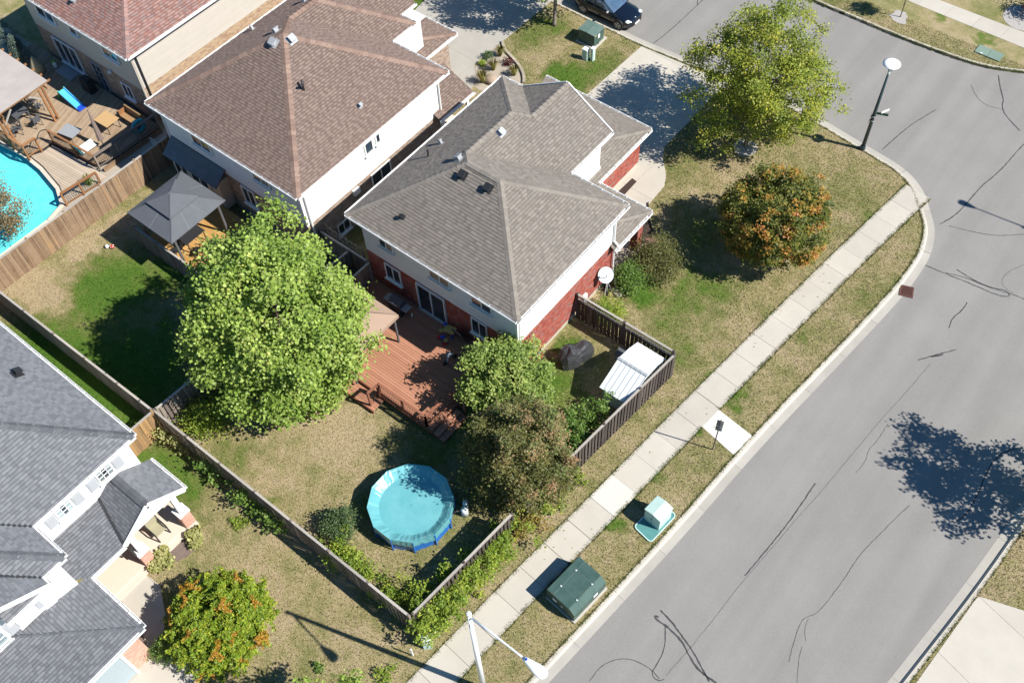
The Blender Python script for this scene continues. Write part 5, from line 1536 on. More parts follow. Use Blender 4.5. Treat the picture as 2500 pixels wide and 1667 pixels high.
def mid_yard():
    t = thing('deck', 'amber wooden deck beneath the charcoal gazebo', 'deck', (-36.5, 17, 0))
    planks(t, [(-38.8, 14.6), (-33.2, 14.6), (-33.2, 18.85), (-38.8, 18.85)], (1, 0), .45, 'deck_or', .14)
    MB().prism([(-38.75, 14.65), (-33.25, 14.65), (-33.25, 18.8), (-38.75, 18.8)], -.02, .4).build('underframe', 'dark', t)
    fence('privacy_screen', 'grey slatted privacy screen along the lawn edge of the amber deck', (-38.9, 14.48), (-33.2, 14.48), 1.55, 'fence', 'shadow', posts=1.9, group=None, cat='screen')
    g = thing('gazebo', 'charcoal metal roofed gazebo with two tiers over the amber deck', 'gazebo', (-36.85, 16.2, .45))
    x0, x1, y0, y1, ze = -38.6, -35.1, 14.36, 18.05, 3.0
    cx, cy = (x0 + x1) / 2, (y0 + y1) / 2
    def tier(s0, s1, z0, z1, ridge=0.0):
        A = [(cx + (x - cx) * s0, cy + (y - cy) * s0, z0) for x, y in ((x0, y0), (x1, y0), (x1, y1), (x0, y1))]
        B = [(cx + (x - cx) * s1, cy + (y - cy) * s1, z1) for x, y in ((x0, y0), (x1, y0), (x1, y1), (x0, y1))]
        mb = MB()
        for i in range(4):
            j = (i + 1) % 4
            mb.add([A[i], A[j], B[j], B[i]], [(0, 1, 2, 3)])
        mb.add(B, [(0, 1, 2, 3)])
        mb.add([(a[0], a[1], a[2] - .05) for a in A], [(3, 2, 1, 0)])
        o = mb.build('roof_tier', 'canvas_gr', g)
        for i in range(4):
            MB().beam((A[i][0], A[i][1], A[i][2] + .008), (B[i][0], B[i][1], B[i][2] + .008), .05, .02).build('hip_trim', 'grey_dk', o)
            j = (i + 1) % 4
            for f in ((.33, .66) if s0 == 1.0 and i % 2 else (.5,) if s0 == 1.0 else ()):
                a = [A[i][k] * (1 - f) + A[j][k] * f for k in range(3)]; b = [B[i][k] * (1 - f) + B[j][k] * f for k in range(3)]
                MB().beam((a[0], a[1], a[2] + .004), (b[0], b[1], b[2] + .004), .022, .012).build('panel_seam', 'seam_gr', o)
        return o
    tier(1.0, .42, 3.0, 3.58); tier(.55, .05, 3.60, 4.05)
    MB().box((cx, cy, 3.6), (1.4, 1.4, .1)).build('vent_frame', 'dark', g)
    for x, y in ((x0 + .35, y0 + .35), (x1 - .45, y0 + .4), (x1 - .35, y1 - .35), (x0 + .35, y1 - .35)):
        MB().box((x, y, 1.7), (.11, .11, 2.5)).build('post', 'grey_dk', g)
    for a, b in (((x0 + .3, y0 + .35), (x1 - .3, y0 + .35)), ((x1 - .35, y0 + .3), (x1 - .35, y1 - .3)), ((x0 + .3, y1 - .35), (x1 - .3, y1 - .35)), ((x0 + .35, y0 + .3), (x0 + .35, y1 - .3))):
        MB().beam((*a, 2.9), (*b, 2.9), .06, .12).build('beam', 'grey_dk', g)
    tb = thing('patio_table', 'dark slatted patio table on the amber deck', 'table', (-36.5, 16.1, .45))
    for i in range(9):
        MB().box((-36.85 + i * .1, 16.1, 1.18), (.085, 1.3, .025)).build('slat', 'iron', tb)
    for x in (-36.85, -36.05):
        for y in (15.55, 16.65): MB().box((x, y, .82), (.05, .05, .72)).build('leg', 'iron', tb)
    for i, (x, y, a, lab) in enumerate(((-35.5, 15.75, 2.2, 'dark slatted chair at the near right side of the amber deck table'), (-35.3, 16.55, 1.4, 'dark slatted chair at the far right side of the amber deck table'), (-36.5, 15.05, 3.1, 'dark slatted chair at the near end of the amber deck table'))):
        slat_chair(x, y, .45, a, lab, 'iron')
    for x, y, m, lab in ((-40.4, 13.17, 'ball', 'white football lying beside the red ball on the lawn'), (-40.17, 13.33, 'red', 'red ball lying beside the white football on the lawn')):
        b = thing('ball', lab, 'ball', (x, y, 0), 'balls on the lawn')
        MB().ball((x, y, .115), .115, 8).build('shell', m, b, smooth=True)
        for k in range(5):
            a = k * 1.256
            MB().ball((x + .085 * math.cos(a), y + .085 * math.sin(a), .15 + .03 * (k % 2)), .035, 5).build('patch', 'dark' if m == 'ball' else 'ball', b)

def slat_chair(x, y, z, a, label, m, group='slatted patio chairs'):
    t = thing('patio_chair', label, 'chair', (x, y, z), group)
    R = Matrix.Rotation(a, 3, 'Z'); o = Vector((x, y, z))
    def bx(n, c, s, M=None):
        MB().box(o + R @ Vector(c), s, M=R @ M if M is not None else R).build(n, m, t)
    for i in range(5): bx('seat_slat', (0, -.2 + i * .1, .43), (.46, .08, .02))
    for i in range(5): bx('back_slat', (0, -.27 - i * .03, .52 + i * .1), (.46, .02, .08))
    for sx in (-.22, .22):
        bx('leg', (sx, .2, .21), (.035, .035, .44)); bx('leg', (sx, -.24, .45), (.035, .035, .92)); bx('armrest', (sx, -.02, .64), (.045, .45, .025))

def pool_yard():
    # sunken pool with its water and liner
    w = POOL
    t = thing('swimming_pool', 'turquoise in ground swimming pool behind the brown fence', 'pool', (-52, 10, 0))
    MB().poly([(x, y, -.3) for x, y in w]).build('water_surface', 'water', t)
    n = len(w)
    for i in range(n - 1):
        MB().beam((*w[i], .05), (*w[i + 1], .05), .2, .09).build('coping', 'porch', t)
        MB().beam((*w[i], -.15), (*w[i + 1], -.15), .05, .34).build('liner', 'liner', t)
    base = MB().prism([(-62, 14.3)] + POOL[1:] + [(-44.6, 4), (-42.95, 4), (-42.6, 21.1), (-62, 21.1)], -.05, .03)
    structure('pool_patio', base, 'sand')
    d = thing('deck', 'bleached lower deck boards beside the turquoise pool', 'deck', (-47, 15.8, 0))
    planks(d, [(-49.55, 14.85), (-48.2, 14.78), (-46.15, 14.4), (-44.75, 13.8), (-44.6, 16.5), (-45.8, 16.45), (-49.3, 16.15)], (1, .06), .15, 'deck_pale', .14)
    u = thing('deck', 'tan board deck behind the rose roofed house, with a wooden railing', 'deck', (-50, 18.5, 0))
    poly = [(-45.0, 20.95), (-45.15, 17.7), (-45.7, 16.65), (-49.2, 16.25), (-49.2, 15.45), (-49.6, 14.7), (-56.5, 14.7), (-57.5, 17.0), (-57.5, 21.1)]
    planks(u, poly, (-.35, 1), .36, 'deck_tan', .14, maxlen=True)
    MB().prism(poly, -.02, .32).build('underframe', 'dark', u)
    railing(u, (-45.25, 16.6), (-49.1, 16.3), .36, .95, 'cedar', 'iron')
    railing(u, (-49.2, 15.45), (-49.25, 14.62), .36, .95, 'cedar', 'iron', posts=.8)
    railing(u, (-49.3, 14.62), (-52.2, 14.55), .36, .95, 'cedar', 'iron')
    r = railing(u, (-45.2, 16.6), (-45.03, 20.9), .36, .98, 'fence', 'iron', posts=1.4)
    r2 = railing(d, (-44.68, 13.75), (-44.4, 15.95), .1, .95, 'cedar', 'iron', posts=1.1)
    for k in range(7):
        MB().beam((-45.02, 16.7, .0 + k * .06), (-44.85, 20.9, .0 + k * .06), .03, .05).build('skirt_board', 'fence_br', u)
    arc = [(-49.15 + .02 * i, 16.3 - i * .085, 1.3 + .25 * math.sin(math.pi * i / 10)) for i in range(11)]
    MB().tube(arc, .03, 6).build('arched_gate_rail', 'iron', u)
    p = thing('pergola', 'pale sheet roofed pergola on cedar posts over the dining set', 'pergola', (-52.8, 16.4, .36))
    MB().add([(-50.4, 18.15, 3.0), (-50.35, 14.7, 3.0), (-57.0, 14.6, 3.05), (-57.0, 18.15, 3.05), (-50.4, 18.15, 3.03), (-50.35, 14.7, 3.03), (-57.0, 14.6, 3.08), (-57.0, 18.15, 3.08)], [(3, 2, 1, 0), (4, 5, 6, 7), (0, 1, 5, 4), (1, 2, 6, 5), (2, 3, 7, 6), (3, 0, 4, 7)]).build('roof_sheet', 'canvas_pale', p)
    for k in range(9):
        MB().beam((-50.45 - k * .75, 14.55, 2.92), (-50.5 - k * .75, 18.35, 2.92), .05, .12).build('rafter', 'cedar', p)
    for y in (14.85, 17.85):
        MB().beam((-50.2, y, 2.78), (-57, y, 2.78), .06, .16).build('beam', 'cedar', p)
    for x, y in ((-50.45, 17.45), (-50.5, 17.7), (-50.5, 14.6), (-50.5, 14.82), (-56.4, 14.8), (-56.4, 17.8)):
        MB().box((x, y, 1.57), (.12, .12, 2.42)).build('post', 'cedar', p)
    for y, dy in ((17.45, -.7), (14.8, .7)):
        MB().beam((-50.47, y, 2.1), (-50.47, y + dy, 2.75), .07, .09).build('brace', 'rail_lt', p)
    tb = thing('patio_table', 'long grey slatted dining table half beneath the pale pergola', 'table', (-52.4, 16.3, .36))
    for i in range(10):
        MB().box((-52.4, 15.9 + i * .095, 1.1), (1.5, .08, .03)).build('slat', 'grey_dk', tb)
    for x in (-53.0, -51.8):
        for y in (15.95, 16.7): MB().box((x, y, .73), (.06, .06, .72)).build('leg', 'grey_dk', tb)
    for x, y, a, lab in ((-51.35, 15.5, 2.6, 'dark slatted chair nearest the arched gate on the tan deck'), (-51.0, 16.6, 1.5, 'dark slatted chair beside the cedar pergola posts'), (-51.9, 17.4, .3, 'dark slatted chair behind the grey table under the pergola'), (-52.6, 17.5, 0, 'dark slatted chair farthest under the pergola behind the grey table')):
        slat_chair(x, y, .36, a, lab, 'grey_dk')
    s = thing('toy_slide', 'small blue toy slide with green ladder on the tan deck', 'slide', (-50.9, 19.0, .36))
    mb = MB()
    P0, P1 = Vector((-51.65, 19.05, .95)), Vector((-50.1, 19.1, .42))
    for i in range(6):
        f0, f1 = i / 6, (i + 1) / 6
        z = lambda f: .95 - .55 * f ** .85
        mb.beam((P0.x + (P1.x - P0.x) * f0, 19.07, z(f0)), (P0.x + (P1.x - P0.x) * f1, 19.07, z(f1)), .42, .05)
    mb.build('chute', 'skyblue', s)
    for y in (18.85, 19.29):
        mb = MB()
        for i in range(6):
            f0, f1 = i / 6, (i + 1) / 6
            mb.beam((P0.x + (P1.x - P0.x) * f0, y, z(f0) + .06), (P0.x + (P1.x - P0.x) * f1, y, z(f1) + .06), .05, .14)
        mb.build('side_rail', 'skyblue', s)
    MB().box((-50.05, 19.07, .45), (.35, .5, .1)).build('foot', 'blue', s)
    for y in (18.85, 19.3): MB().beam((-51.95, y, .36), (-51.65, y, 1.05), .06, .06).build('ladder_side', 'lime', s)
    for k in range(3): MB().beam((-51.9 + k * .09, 18.85, .5 + k * .2), (-51.9 + k * .09, 19.3, .5 + k * .2), .06, .04).build('rung', 'lime', s)
    pd = thing('step_pad', 'grey rectangular step below the shaded patio door', 'step', (-53.4, 20.6, .36))
    MB().box((-53.3, 20.55, .43), (1.5, .75, .12)).build('slab', 'grey', pd)
    tb2 = thing('patio_table', 'tan topped square table in the sun on the tan deck', 'table', (-47.3, 19.1, .36))
    MB().box((-47.35, 19.1, 1.02), (1.15, .95, .04), .05).build('table_top', 'tabletan', tb2)
    for x in (-47.85, -46.85):
        for y in (18.7, 19.5): MB().tube([(x, y, .36), (x, y, 1.0)], .025, 6).build('leg', 'iron', tb2)
    bn = thing('bench', 'brown wicker bench against the shaded brick wall', 'bench', (-46.3, 20.2, .36))
    MB().box((-46.5, 20.15, .72), (1.5, .5, .12)).build('seat', 'fence_or', bn); MB().box((-46.5, 20.42, 1.0), (1.5, .08, .5)).build('backrest', 'fence_or', bn)
    for x in (-47.25, -45.75): MB().box((x, 20.15, .85), (.08, .5, .45)).build('armrest', 'cedar', bn)
    for x in (-47.2, -45.8): MB().box((x, 20.15, .52), (.06, .4, .34)).build('leg', 'iron', bn)
    um = thing('closed_umbrella', 'closed dark and beige patio umbrella leaning over the tan deck rail', 'umbrella', (-46.0, 17.9, .36))
    MB().tube([(-46.0, 17.7, .36), (-46.9, 18.15, 2.7)], .03, 6).build('pole', 'iron', um)
    MB().tube([(-46.25, 17.82, 1.0), (-46.45, 17.92, 1.55), (-46.9, 18.15, 2.72)], [.2, .15, .03], 8).build('canopy', 'mulch_lt', um)
    MB().lathe((-46.0, 17.7, .36), [(.25, 0), (.2, .06)], 12).build('base', 'iron', um)
    gl = thing('patio_table', 'glass topped low table beside the deck railing', 'table', (-48.3, 17.2, .36))
    MB().box((-48.4, 17.2, .95), (1.15, .85, .025), .2).build('table_top', 'grey', gl)
    for x in (-48.85, -47.95):
        for y in (16.9, 17.5): MB().tube([(x, y, .36), (x, y, .94)], .02, 6).build('leg', 'iron', gl)
    rg = thing('swim_ring', 'turquoise swim ring hung on the dark deck fence', 'swim ring', (-45.35, 19.9, .9))
    mb = MB(); n1, n2 = 20, 8
    vs = []
    for i in range(n1):
        a = 2 * math.pi * i / n1
        for j in range(n2):
            b = 2 * math.pi * j / n2
            vs.append((-45.3 + .1 * math.cos(b) * 1.0 - .12, 19.9 + (.36 + .13 * math.sin(b)) * math.cos(a), .95 + (.36 + .13 * math.sin(b)) * math.sin(a)))
    mb.add(vs, [(i * n2 + j, ((i + 1) % n1) * n2 + j, ((i + 1) % n1) * n2 + (j + 1) % n2, i * n2 + (j + 1) % n2) for i in range(n1) for j in range(n2)])
    mb.build('tube', 'turq', rg, smooth=True)
    to = thing('folded_lounger', 'pale blue folded pool lounger behind the deck railing', 'lounger', (-46.7, 17.1, .36))
    MB().box((-46.75, 17.1, .75), (.5, .9, .06), M=Matrix.Rotation(.5, 3, 'Y')).build('sling', 'pale', to)
    for y in (16.7, 17.5): MB().tube([(-46.95, y, .36), (-46.55, y, 1.05)], .02, 6).build('leg', 'galv', to)
    bb = thing('body_board', 'dark teal board leaning inside the deck railing', 'board', (-47.2, 16.6, .36))
    MB().box((-47.1, 16.55, .8), (.95, .05, .5), M=Matrix.Rotation(.2, 3, 'X')).build('panel', 'turq', bb)
    kt = thing('covered_barbecue', 'black covered barbecue in the shade beside the deck door', 'barbecue', (-51.2, 19.9, .36))
    MB().box((-50.9, 20.45, .8), (.8, .5, .85)).build('cover', 'dark', kt); MB().box((-50.9, 20.45, 1.25), (.65, .4, .12)).build('lid', 'dark', kt)
    ck = thing('garden_hose_reel', 'white coiled hose beside the deck corner in the gravel strip', 'hose', (-44.3, 19.9, 0))
    MB().tube([(-44.3 + .3 * math.cos(a * .5), 19.8 + .1 * a / 12, .35 + .3 * math.sin(a * .5)) for a in range(13)], .025, 6).build('coil', 'ball', ck)
    tp = thing('covered_pile', 'blue tarpaulin covered pile in the shaded side yard', 'tarpaulin', (-57.5, 25.9, 0))
    MB().lathe((-57.6, 25.9, 0), [(1.15, 0), (1.1, .5), (.75, .85), (.2, 1.0)], 10).build('cover', 'tarpblue', tp, smooth=True)
    cn = thing('covered_canoe', 'beige upturned hull leaning behind the pergola', 'boat', (-55.0, 19.6, .36))
    MB().lathe((-54.9, 19.6, .36), [(.42, 0), (.36, .5), (.15, 1.0), (.02, 1.25)], 10).build('hull', 'hull', cn, smooth=True)
    wf = thing('garden_ornament', 'small white and green ornament standing in the shaded yard', 'ornament', (-54.45, 20.5, .36))
    MB().lathe((-54.45, 20.5, .36), [(.1, 0), (.12, .25), (.05, .4)], 10).build('body', 'ball', wf); MB().ball((-54.45, 20.5, .8), .09, 6).build('top', 'lime', wf)

# ================================================================ the back yard
def round_pool():
    cx, cy, r, n, h = -16.72, 11.62, 1.88, 12, 1.08
    t = thing('above_ground_pool', 'round above ground pool with a sagging turquoise cover and bright blue wall', 'pool', (cx, cy, 0))
    a0 = .26
    ring = lambda rr, z, jit=0: [(cx + rr * math.cos(a0 + 2 * math.pi * i / n), cy + rr * math.sin(a0 + 2 * math.pi * i / n), z) for i in range(n)]
    A, B = ring(r * .99, 0), ring(r, h - .12)
    mb = MB(); mb.add(A + B, [(i, (i + 1) % n, n + (i + 1) % n, n + i) for i in range(n)]); mb.build('wall', 'pool_blue', t)
    fr = MB()
    top = ring(r - .02, h - .06)
    for i in range(n): fr.tube([top[i], top[(i + 1) % n]], .035, 6)
    fr.build('top_rail', 'galv', t)
    for i in range(n):
        MB().beam((ring(r + .05, 0)[i]), (ring(r + .05, h - .05)[i]), .05, .05).build('upright', 'pool_blue', t)
    # cover: hangs over the rail, sags to the water
    prof = [(r + .07, h - .36, 1), (r + .065, h - .2, 1), (r + .05, h + .02, 1), (r - .12, h - .06, .8), (r - .35, h - .22, .4), (r - .45, h - .27, .1), (r * .6, h - .28, 0), (r * .3, h - .285, 0), (.02, h - .285, 0)]
    m = 96
    vs = []
    rr = random.Random(3)
    rip = [rr.uniform(-1, 1) for _ in range(m)]
    for k, (q, z, f) in enumerate(prof):
        for j in range(m):
            a = a0 + 2 * math.pi * j / m
            # twelve straight sides at the rail, round at the water line
            ph = ((a - a0) % (2 * math.pi / n)) - math.pi / n
            poly = math.cos(math.pi / n) / math.cos(ph)
            Rr = q * (poly * f + (1 - f))
            dz = 0
            if k == 0: dz = .06 * rip[j] - .1 * abs(math.sin(a * 6 + .4))
            if k in (3, 4): dz = .018 * rip[j]; Rr += .012 * rip[(j * 7) % m]
            if k == 1: Rr += .018 * rip[j]
            vs.append((cx + Rr * math.cos(a), cy + Rr * math.sin(a), z + dz))
    K = len(prof)
    MB().add(vs, [(k * m + j, k * m + (j + 1) % m, (k + 1) * m + (j + 1) % m, (k + 1) * m + j) for k in range(K - 1) for j in range(m)]).build('cover', 'cover', t)
    pu = thing('pool_pump', 'white pool filter pump standing at the right side of the round pool', 'pump', (-14.85, 12.95, 0))
    MB().lathe((-14.8, 13.0, 0), [(.17, 0), (.17, .5), (.12, .58), (.04, .62)], 14).build('filter_drum', 'pale', pu, smooth=True)
    MB().lathe((-14.95, 13.25, 0), [(.13, 0), (.13, .65), (.06, .72)], 14).build('motor_housing', 'pale', pu, smooth=True)
    MB().tube([(-14.9, 12.95, .35), (-15.05, 12.7, .5), (-15.1, 12.5, .6)], .04, 8).build('hose', 'dark', pu)

def shed():
    t = thing('garden_shed', 'small white metal shed with a ribbed roof in the fence corner', 'shed', (-12.55, 23.0, 0))
    x0, x1, y0, y1 = -13.4, -11.9, 21.6, 24.4
    MB().prism([(x0, y0), (x1, y0), (x1, y1), (x0, y1)], 0, 1.55).build('wall', 'galv', t)
    ridge, zr = 22.85, 2.1
    prof = [(y0 - .25, 1.42), (ridge, zr), (23.75, 1.86), (y1 + .1, 1.5)]
    rf = None
    nx = 6
    for a, b in zip(prof, prof[1:]):
        for k in range(nx):
            xa, xb = x0 - .06 + (x1 - x0 + .12) * k / nx + .006, x0 - .06 + (x1 - x0 + .12) * (k + 1) / nx - .006
            mb = MB()
            mb.add([(xa, a[0], a[1]), (xb, a[0], a[1]), (xb, b[0], b[1]), (xa, b[0], b[1]), (xa, a[0], a[1] + .02), (xb, a[0], a[1] + .02), (xb, b[0], b[1] + .02), (xa, b[0], b[1] + .02)], [(3, 2, 1, 0), (4, 5, 6, 7), (0, 1, 5, 4), (1, 2, 6, 5), (2, 3, 7, 6), (3, 0, 4, 7)])
            mb.build('roof_panel', 'galv', t)
            MB().beam((xb + .006, a[0], a[1] + .03), (xb + .006, b[0], b[1] + .03), .025, .03).build('rib', 'pale', t)
    MB().beam((x0 - .08, ridge, zr + .025), (x1 + .08, ridge, zr + .025), .14, .02).build('ridge_cap', 'grey', t)
    for x in (x0, x1):
        mb = MB(); mb.add([(x, y0, 1.55), (x, y1, 1.55), (x, 23.75, 1.83), (x, ridge, 2.05)], [(0, 1, 2, 3)]); mb.build('gable_wall', 'galv', t)
    MB().beam((-12.9, y0 - .02, .75), (-12.2, y0 - .02, .75), .04, 1.4).build('door', 'pale', t)
    c = thing('covered_machine', 'bulky machine under a creased black cover on the grass beside the brick wall', 'covered machine', (-15.95, 22.65, 0))
    mb = MB()
    secs = [(0, .32, .55), (.25, .46, .95), (.55, .5, 1.12), (.75, .48, .98), (1.0, .4, .78), (1.35, .42, .92), (1.6, .36, .8), (1.8, .25, .45)]
    rr = random.Random(5); m = 14; vs = []
    d = Vector((.38, .92, 0)).normalized(); e = Vector((d.y, -d.x, 0)); o = Vector((-16.2, 21.95, 0))
    for s, w, h in secs:
        for j in range(m):
            a = math.pi * j / (m - 1)
            x = math.cos(a); z = math.sin(a)
            sx = math.copysign(abs(x) ** .6, x); sz = abs(z) ** .55
            p = o + d * (s + rr.uniform(-.06, .06)) + e * (sx * w * (1.12 - .15 * sz) + rr.uniform(-.03, .03)) + Vector((0, 0, .04 + sz * h * rr.uniform(.88, 1.08)))
            vs.append(tuple(p))
    k = len(secs)
    mb.add(vs, [(i * m + j, i * m + j + 1, (i + 1) * m + j + 1, (i + 1) * m + j) for i in range(k - 1) for j in range(m - 1)] + [tuple(range(m))[::-1], tuple(range((k - 1) * m, k * m))])
    mb.build('cover', 'tarp', c)
    MB().tube([o + d * .55 + e * -.3 + Vector((0, 0, .12)), o + d * .55 + e * .3 + Vector((0, 0, .12))], .12, 10).build('wheels', 'tyre', c)
    b = thing('garden_bin', 'grey plastic lid box on the grass beneath the lattice fence', 'box', (-14.0, 24.0, 0))
    MB().box((-13.95, 24.2, .2), (.75, .5, .4), .1).build('body', 'grey', b); MB().box((-13.95, 24.2, .42), (.8, .55, .05), .1).build('lid', 'grey_dk', b)
    bk = thing('bicycle', 'bicycle leaning on the foundation behind the shrub, mostly hidden', 'bicycle', (-17.0, 21.2, 0))
    for y in (20.8, 21.75):
        mb = MB()
        n1 = 20
        pts = [(-17.1, y + .31 * math.cos(2 * math.pi * i / n1), .33 + .31 * math.sin(2 * math.pi * i / n1)) for i in range(n1 + 1)]
        mb.tube(pts, .022, 6).build('wheel', 'tyre', bk)
    MB().tube([(-17.1, 20.8, .33), (-17.08, 21.05, .8), (-17.08, 21.45, .75), (-17.1, 21.25, .3), (-17.1, 21.75, .33), (-17.08, 21.6, .95)], .02, 6).build('frame', 'red', bk)
    MB().tube([(-17.3, 21.6, .98), (-16.85, 21.6, .98)], .015, 6).build('handlebar', 'iron', bk)
    MB().box((-17.08, 21.02, .86), (.12, .24, .06)).build('saddle', 'dark', bk)
    s = thing('satellite_dish', 'pale satellite dish on a low mast against the brick wall', 'satellite dish', (-17.05, 26.95, 0))
    MB().tube([(-17.0, 27.05, 0), (-17.0, 27.05, 1.5)], .035, 8).build('mast', 'pale', s)
    mb = MB(); N = Vector((.55, -.55, .62)).normalized(); T = N.cross(Vector((0, 0, 1))).normalized(); Bn = N.cross(T)
    vs = [tuple(Vector((-17.02, 26.85, 1.62)))]
    R = 20
    for r, dz in ((.2, .015), (.4, .07)):
        for i in range(R):
            a = 2 * math.pi * i / R
            vs.append(tuple(Vector((-17.02, 26.85, 1.62)) + T * r * math.cos(a) + Bn * r * 1.08 * math.sin(a) + N * dz))
    fs = [(0, 1 + i, 1 + (i + 1) % R) for i in range(R)] + [(1 + i, 1 + R + i, 1 + R + (i + 1) % R, 1 + (i + 1) % R) for i in range(R)]
    mb.add(vs, fs).build('reflector', 'pale', s)
    MB().tube([Vector((-17.02, 26.85, 1.3)), Vector((-17.02, 26.85, 1.62)) + N * .5 - Bn * .1], .02, 6).build('arm', 'pale', s)
    MB().box(Vector((-17.02, 26.85, 1.62)) + N * .5 - Bn * .1, (.09, .16, .09)).build('receiver', 'pale', s)
    MB().tube([(-16.95, 26.75, 0), (-17.0, 27.0, .9)], .018, 6).tube([(-16.8, 27.2, 0), (-17.0, 27.05, .9)], .018, 6).build('braces', 'pale', s)
    sp = thing('splash_block', 'pale concrete splash block at the foot of the downspout', 'splash block', (-16.6, 27.35, 0))
    MB().box((-16.6, 27.3, .05), (.7, .3, .08), -.35).build('slab', 'conc', sp)

# ================================================================ street furniture
SA, SB = Vector((-.0967, .9953, 0)), Vector((.9953, .0967, 0))
SA = Vector((.0967, .9953, 0)); SB = Vector((.9953, -.0967, 0))

def extrude(prof, o, u, v, L):
    """profile (across, up) carried L along v from o; across runs along u"""
    o, u, v = Vector(o), Vector(u), Vector(v)
    n = len(prof)
    a = [o + u * x + Vector((0, 0, z)) for x, z in prof]
    b = [p + v * L for p in a]
    mb = MB()
    return mb.add(a + b, [tuple(range(n)), tuple(range(n, 2 * n))[::-1]] + [((i + 1) % n, i, n + i, n + (i + 1) % n) for i in range(n)])

def cabinets():
    t = thing('utility_transformer', 'big dark green utility cabinet with rust patches on the verge by the street', 'utility cabinet', (-8.8, 13.1, 0))
    o = Vector((-8.01, 12.03, 0))
    p0 = o + SB * .05 - SA * .05
    extrude([(.04, 0), (.04, .09), (-1.62, .09), (-1.62, 0)], p0, SB, SA, 2.1).build('pad', 'conc', t)
    prof = [(0, .08), (0, .72), (-.28, 1.0), (-1.52, 1.02), (-1.56, .98), (-1.56, .08)]
    body = extrude(prof, o, SB, SA, 2.0).build('body', 'trans', t)
    for k in (.52, 1.45):
        extrude([(.004, .72), (-.278, 1.006), (-1.3, 1.026), (-1.3, 1.032), (-.284, 1.014), (.004, .728)], o + SA * k, SB, SA, .014).build('seam', 'trans_lt', body)
    extrude([(-.29, 1.002), (-.29, 1.014), (-.31, 1.014), (-.31, 1.002)], o, SB, SA, 2.0).build('lid_fold', 'trans_lt', body)
    extrude([(-1.18, 1.018), (-1.18, 1.03), (-1.2, 1.03), (-1.2, 1.018)], o, SB, SA, 2.0).build('lid_fold', 'trans_lt', body)
    for k, x in ((.5, -.3), (1.45, -.3), (.5, -1.19), (1.45, -1.19)):
        MB().box(o + SA * k + SB * x + Vector((0, 0, 1.03)), (.07, .05, .03)).build('latch', 'galv', body)
    MB().box(o + SA * 1.35 + SB * .008 + Vector((0, 0, .5)), (.012, .26, .17), math.atan2(-.0967, .9953)).build('label', 'plate', body)
    MB().box(o + SA * 1.3 + SB * .008 + Vector((0, 0, .32)), (.012, .2, .06), math.atan2(-.0967, .9953)).build('label', 'dark', body)
    for x, z, s in ((-1.1, .55, .22), (-.7, .5, .1)):
        MB().box(o - SA * .006 + SB * x + Vector((0, 0, z)), (s, .012, s * .8), math.atan2(-.0967, .9953)).build('label', 'plate', body)
    t = thing('utility_pedestal', 'pale mint utility box with peaked cap on a teal base beside the kerb', 'utility box', (-7.9, 17.9, 0))
    o = Vector((-7.5, 17.62, 0))
    q = [o - SB * .9 - SA * .6, o + SB * .12 - SA * .68, o + SB * .12 + SA * 1.1, o - SB * .9 + SA * 1.1]
    c = sum(q, Vector()) / 4
    base = []
    for i in range(4):
        a, b, d = q[i - 1], q[i], q[(i + 1) % 4]
        base += [b + (a - b).normalized() * .14, b + (a - b).normalized() * .04 + (d - b).normalized() * .04, b + (d - b).normalized() * .14]
    MB().prism([(p.x, p.y) for p in base], 0, .06).build('base', 'teal_dk', t)
    mb = MB()
    n = len(base)
    for i in range(n): mb.beam((*base[i].to_2d(), .065), (*base[(i + 1) % n].to_2d(), .065), .05, .03)
    mb.build('base_rim', 'teal', t)
    bb = extrude([(0, .06), (0, 1.0), (-.84, 1.0), (-.84, .06)], o, SB, SA, .84).build('body', 'teal', t)
    extrude([(.03, .98), (.03, 1.02), (-.42, 1.12), (-.87, 1.02), (-.87, .98)], o - SA * .03, SB, SA, .9).build('cap', 'teal', t)
    MB().ball(o - SA * .005 - SB * .45 + Vector((0, 0, .55)), .03, 6).build('lock', 'dark', bb)
    MB().box(o - SA * .004 - SB * .42 + Vector((0, 0, .5)), (.012, .01, .8), math.atan2(-.0967, .9953)).build('seam', 'teal_dk', bb)
    # far transformer with two pedestals
    t = thing('utility_transformer', 'dark green utility cabinet with a white label on the far lawn behind two slim posts', 'utility cabinet', (-29.2, 42.5, 0))
    o = Vector((-28.66, 42.05, 0)); u = Vector((1, 0.03, 0)); v = Vector((-.03, 1, 0))
    extrude([(.14, 0), (.14, .07), (-1.3, .07), (-1.3, 0)], o - v * .15, u, v, 1.4).build('pad', 'conc', t)
    body = extrude([(0, .07), (0, .88), (-.62, .95), (-1.2, .92), (-1.2, .07)], o, u, v, 1.05).build('body', 'trans', t)
    extrude([(.02, .88), (.02, .9), (-.6, .97), (-.6, .95)], o - v * .02, u, v, 1.09).build('lid_front', 'trans_lt', body)
    extrude([(-.62, .95), (-.62, .97), (-1.22, .94), (-1.22, .92)], o - v * .02, u, v, 1.09).build('lid_back', 'trans_lt', body)
    MB().box(o + v * .5 + u * .006 + Vector((0, 0, .62)), (.012, .2, .28), .03).build('label', 'plate', body)
    MB().box(o + v * .15 + u * .006 + Vector((0, 0, .82)), (.012, .2, .04), .03).build('label', 'yellow', body)
    MB().box(o + v * .42 + u * .02 + Vector((0, 0, .12)), (.05, .06, .08), .03).build('lock', 'dark', body)
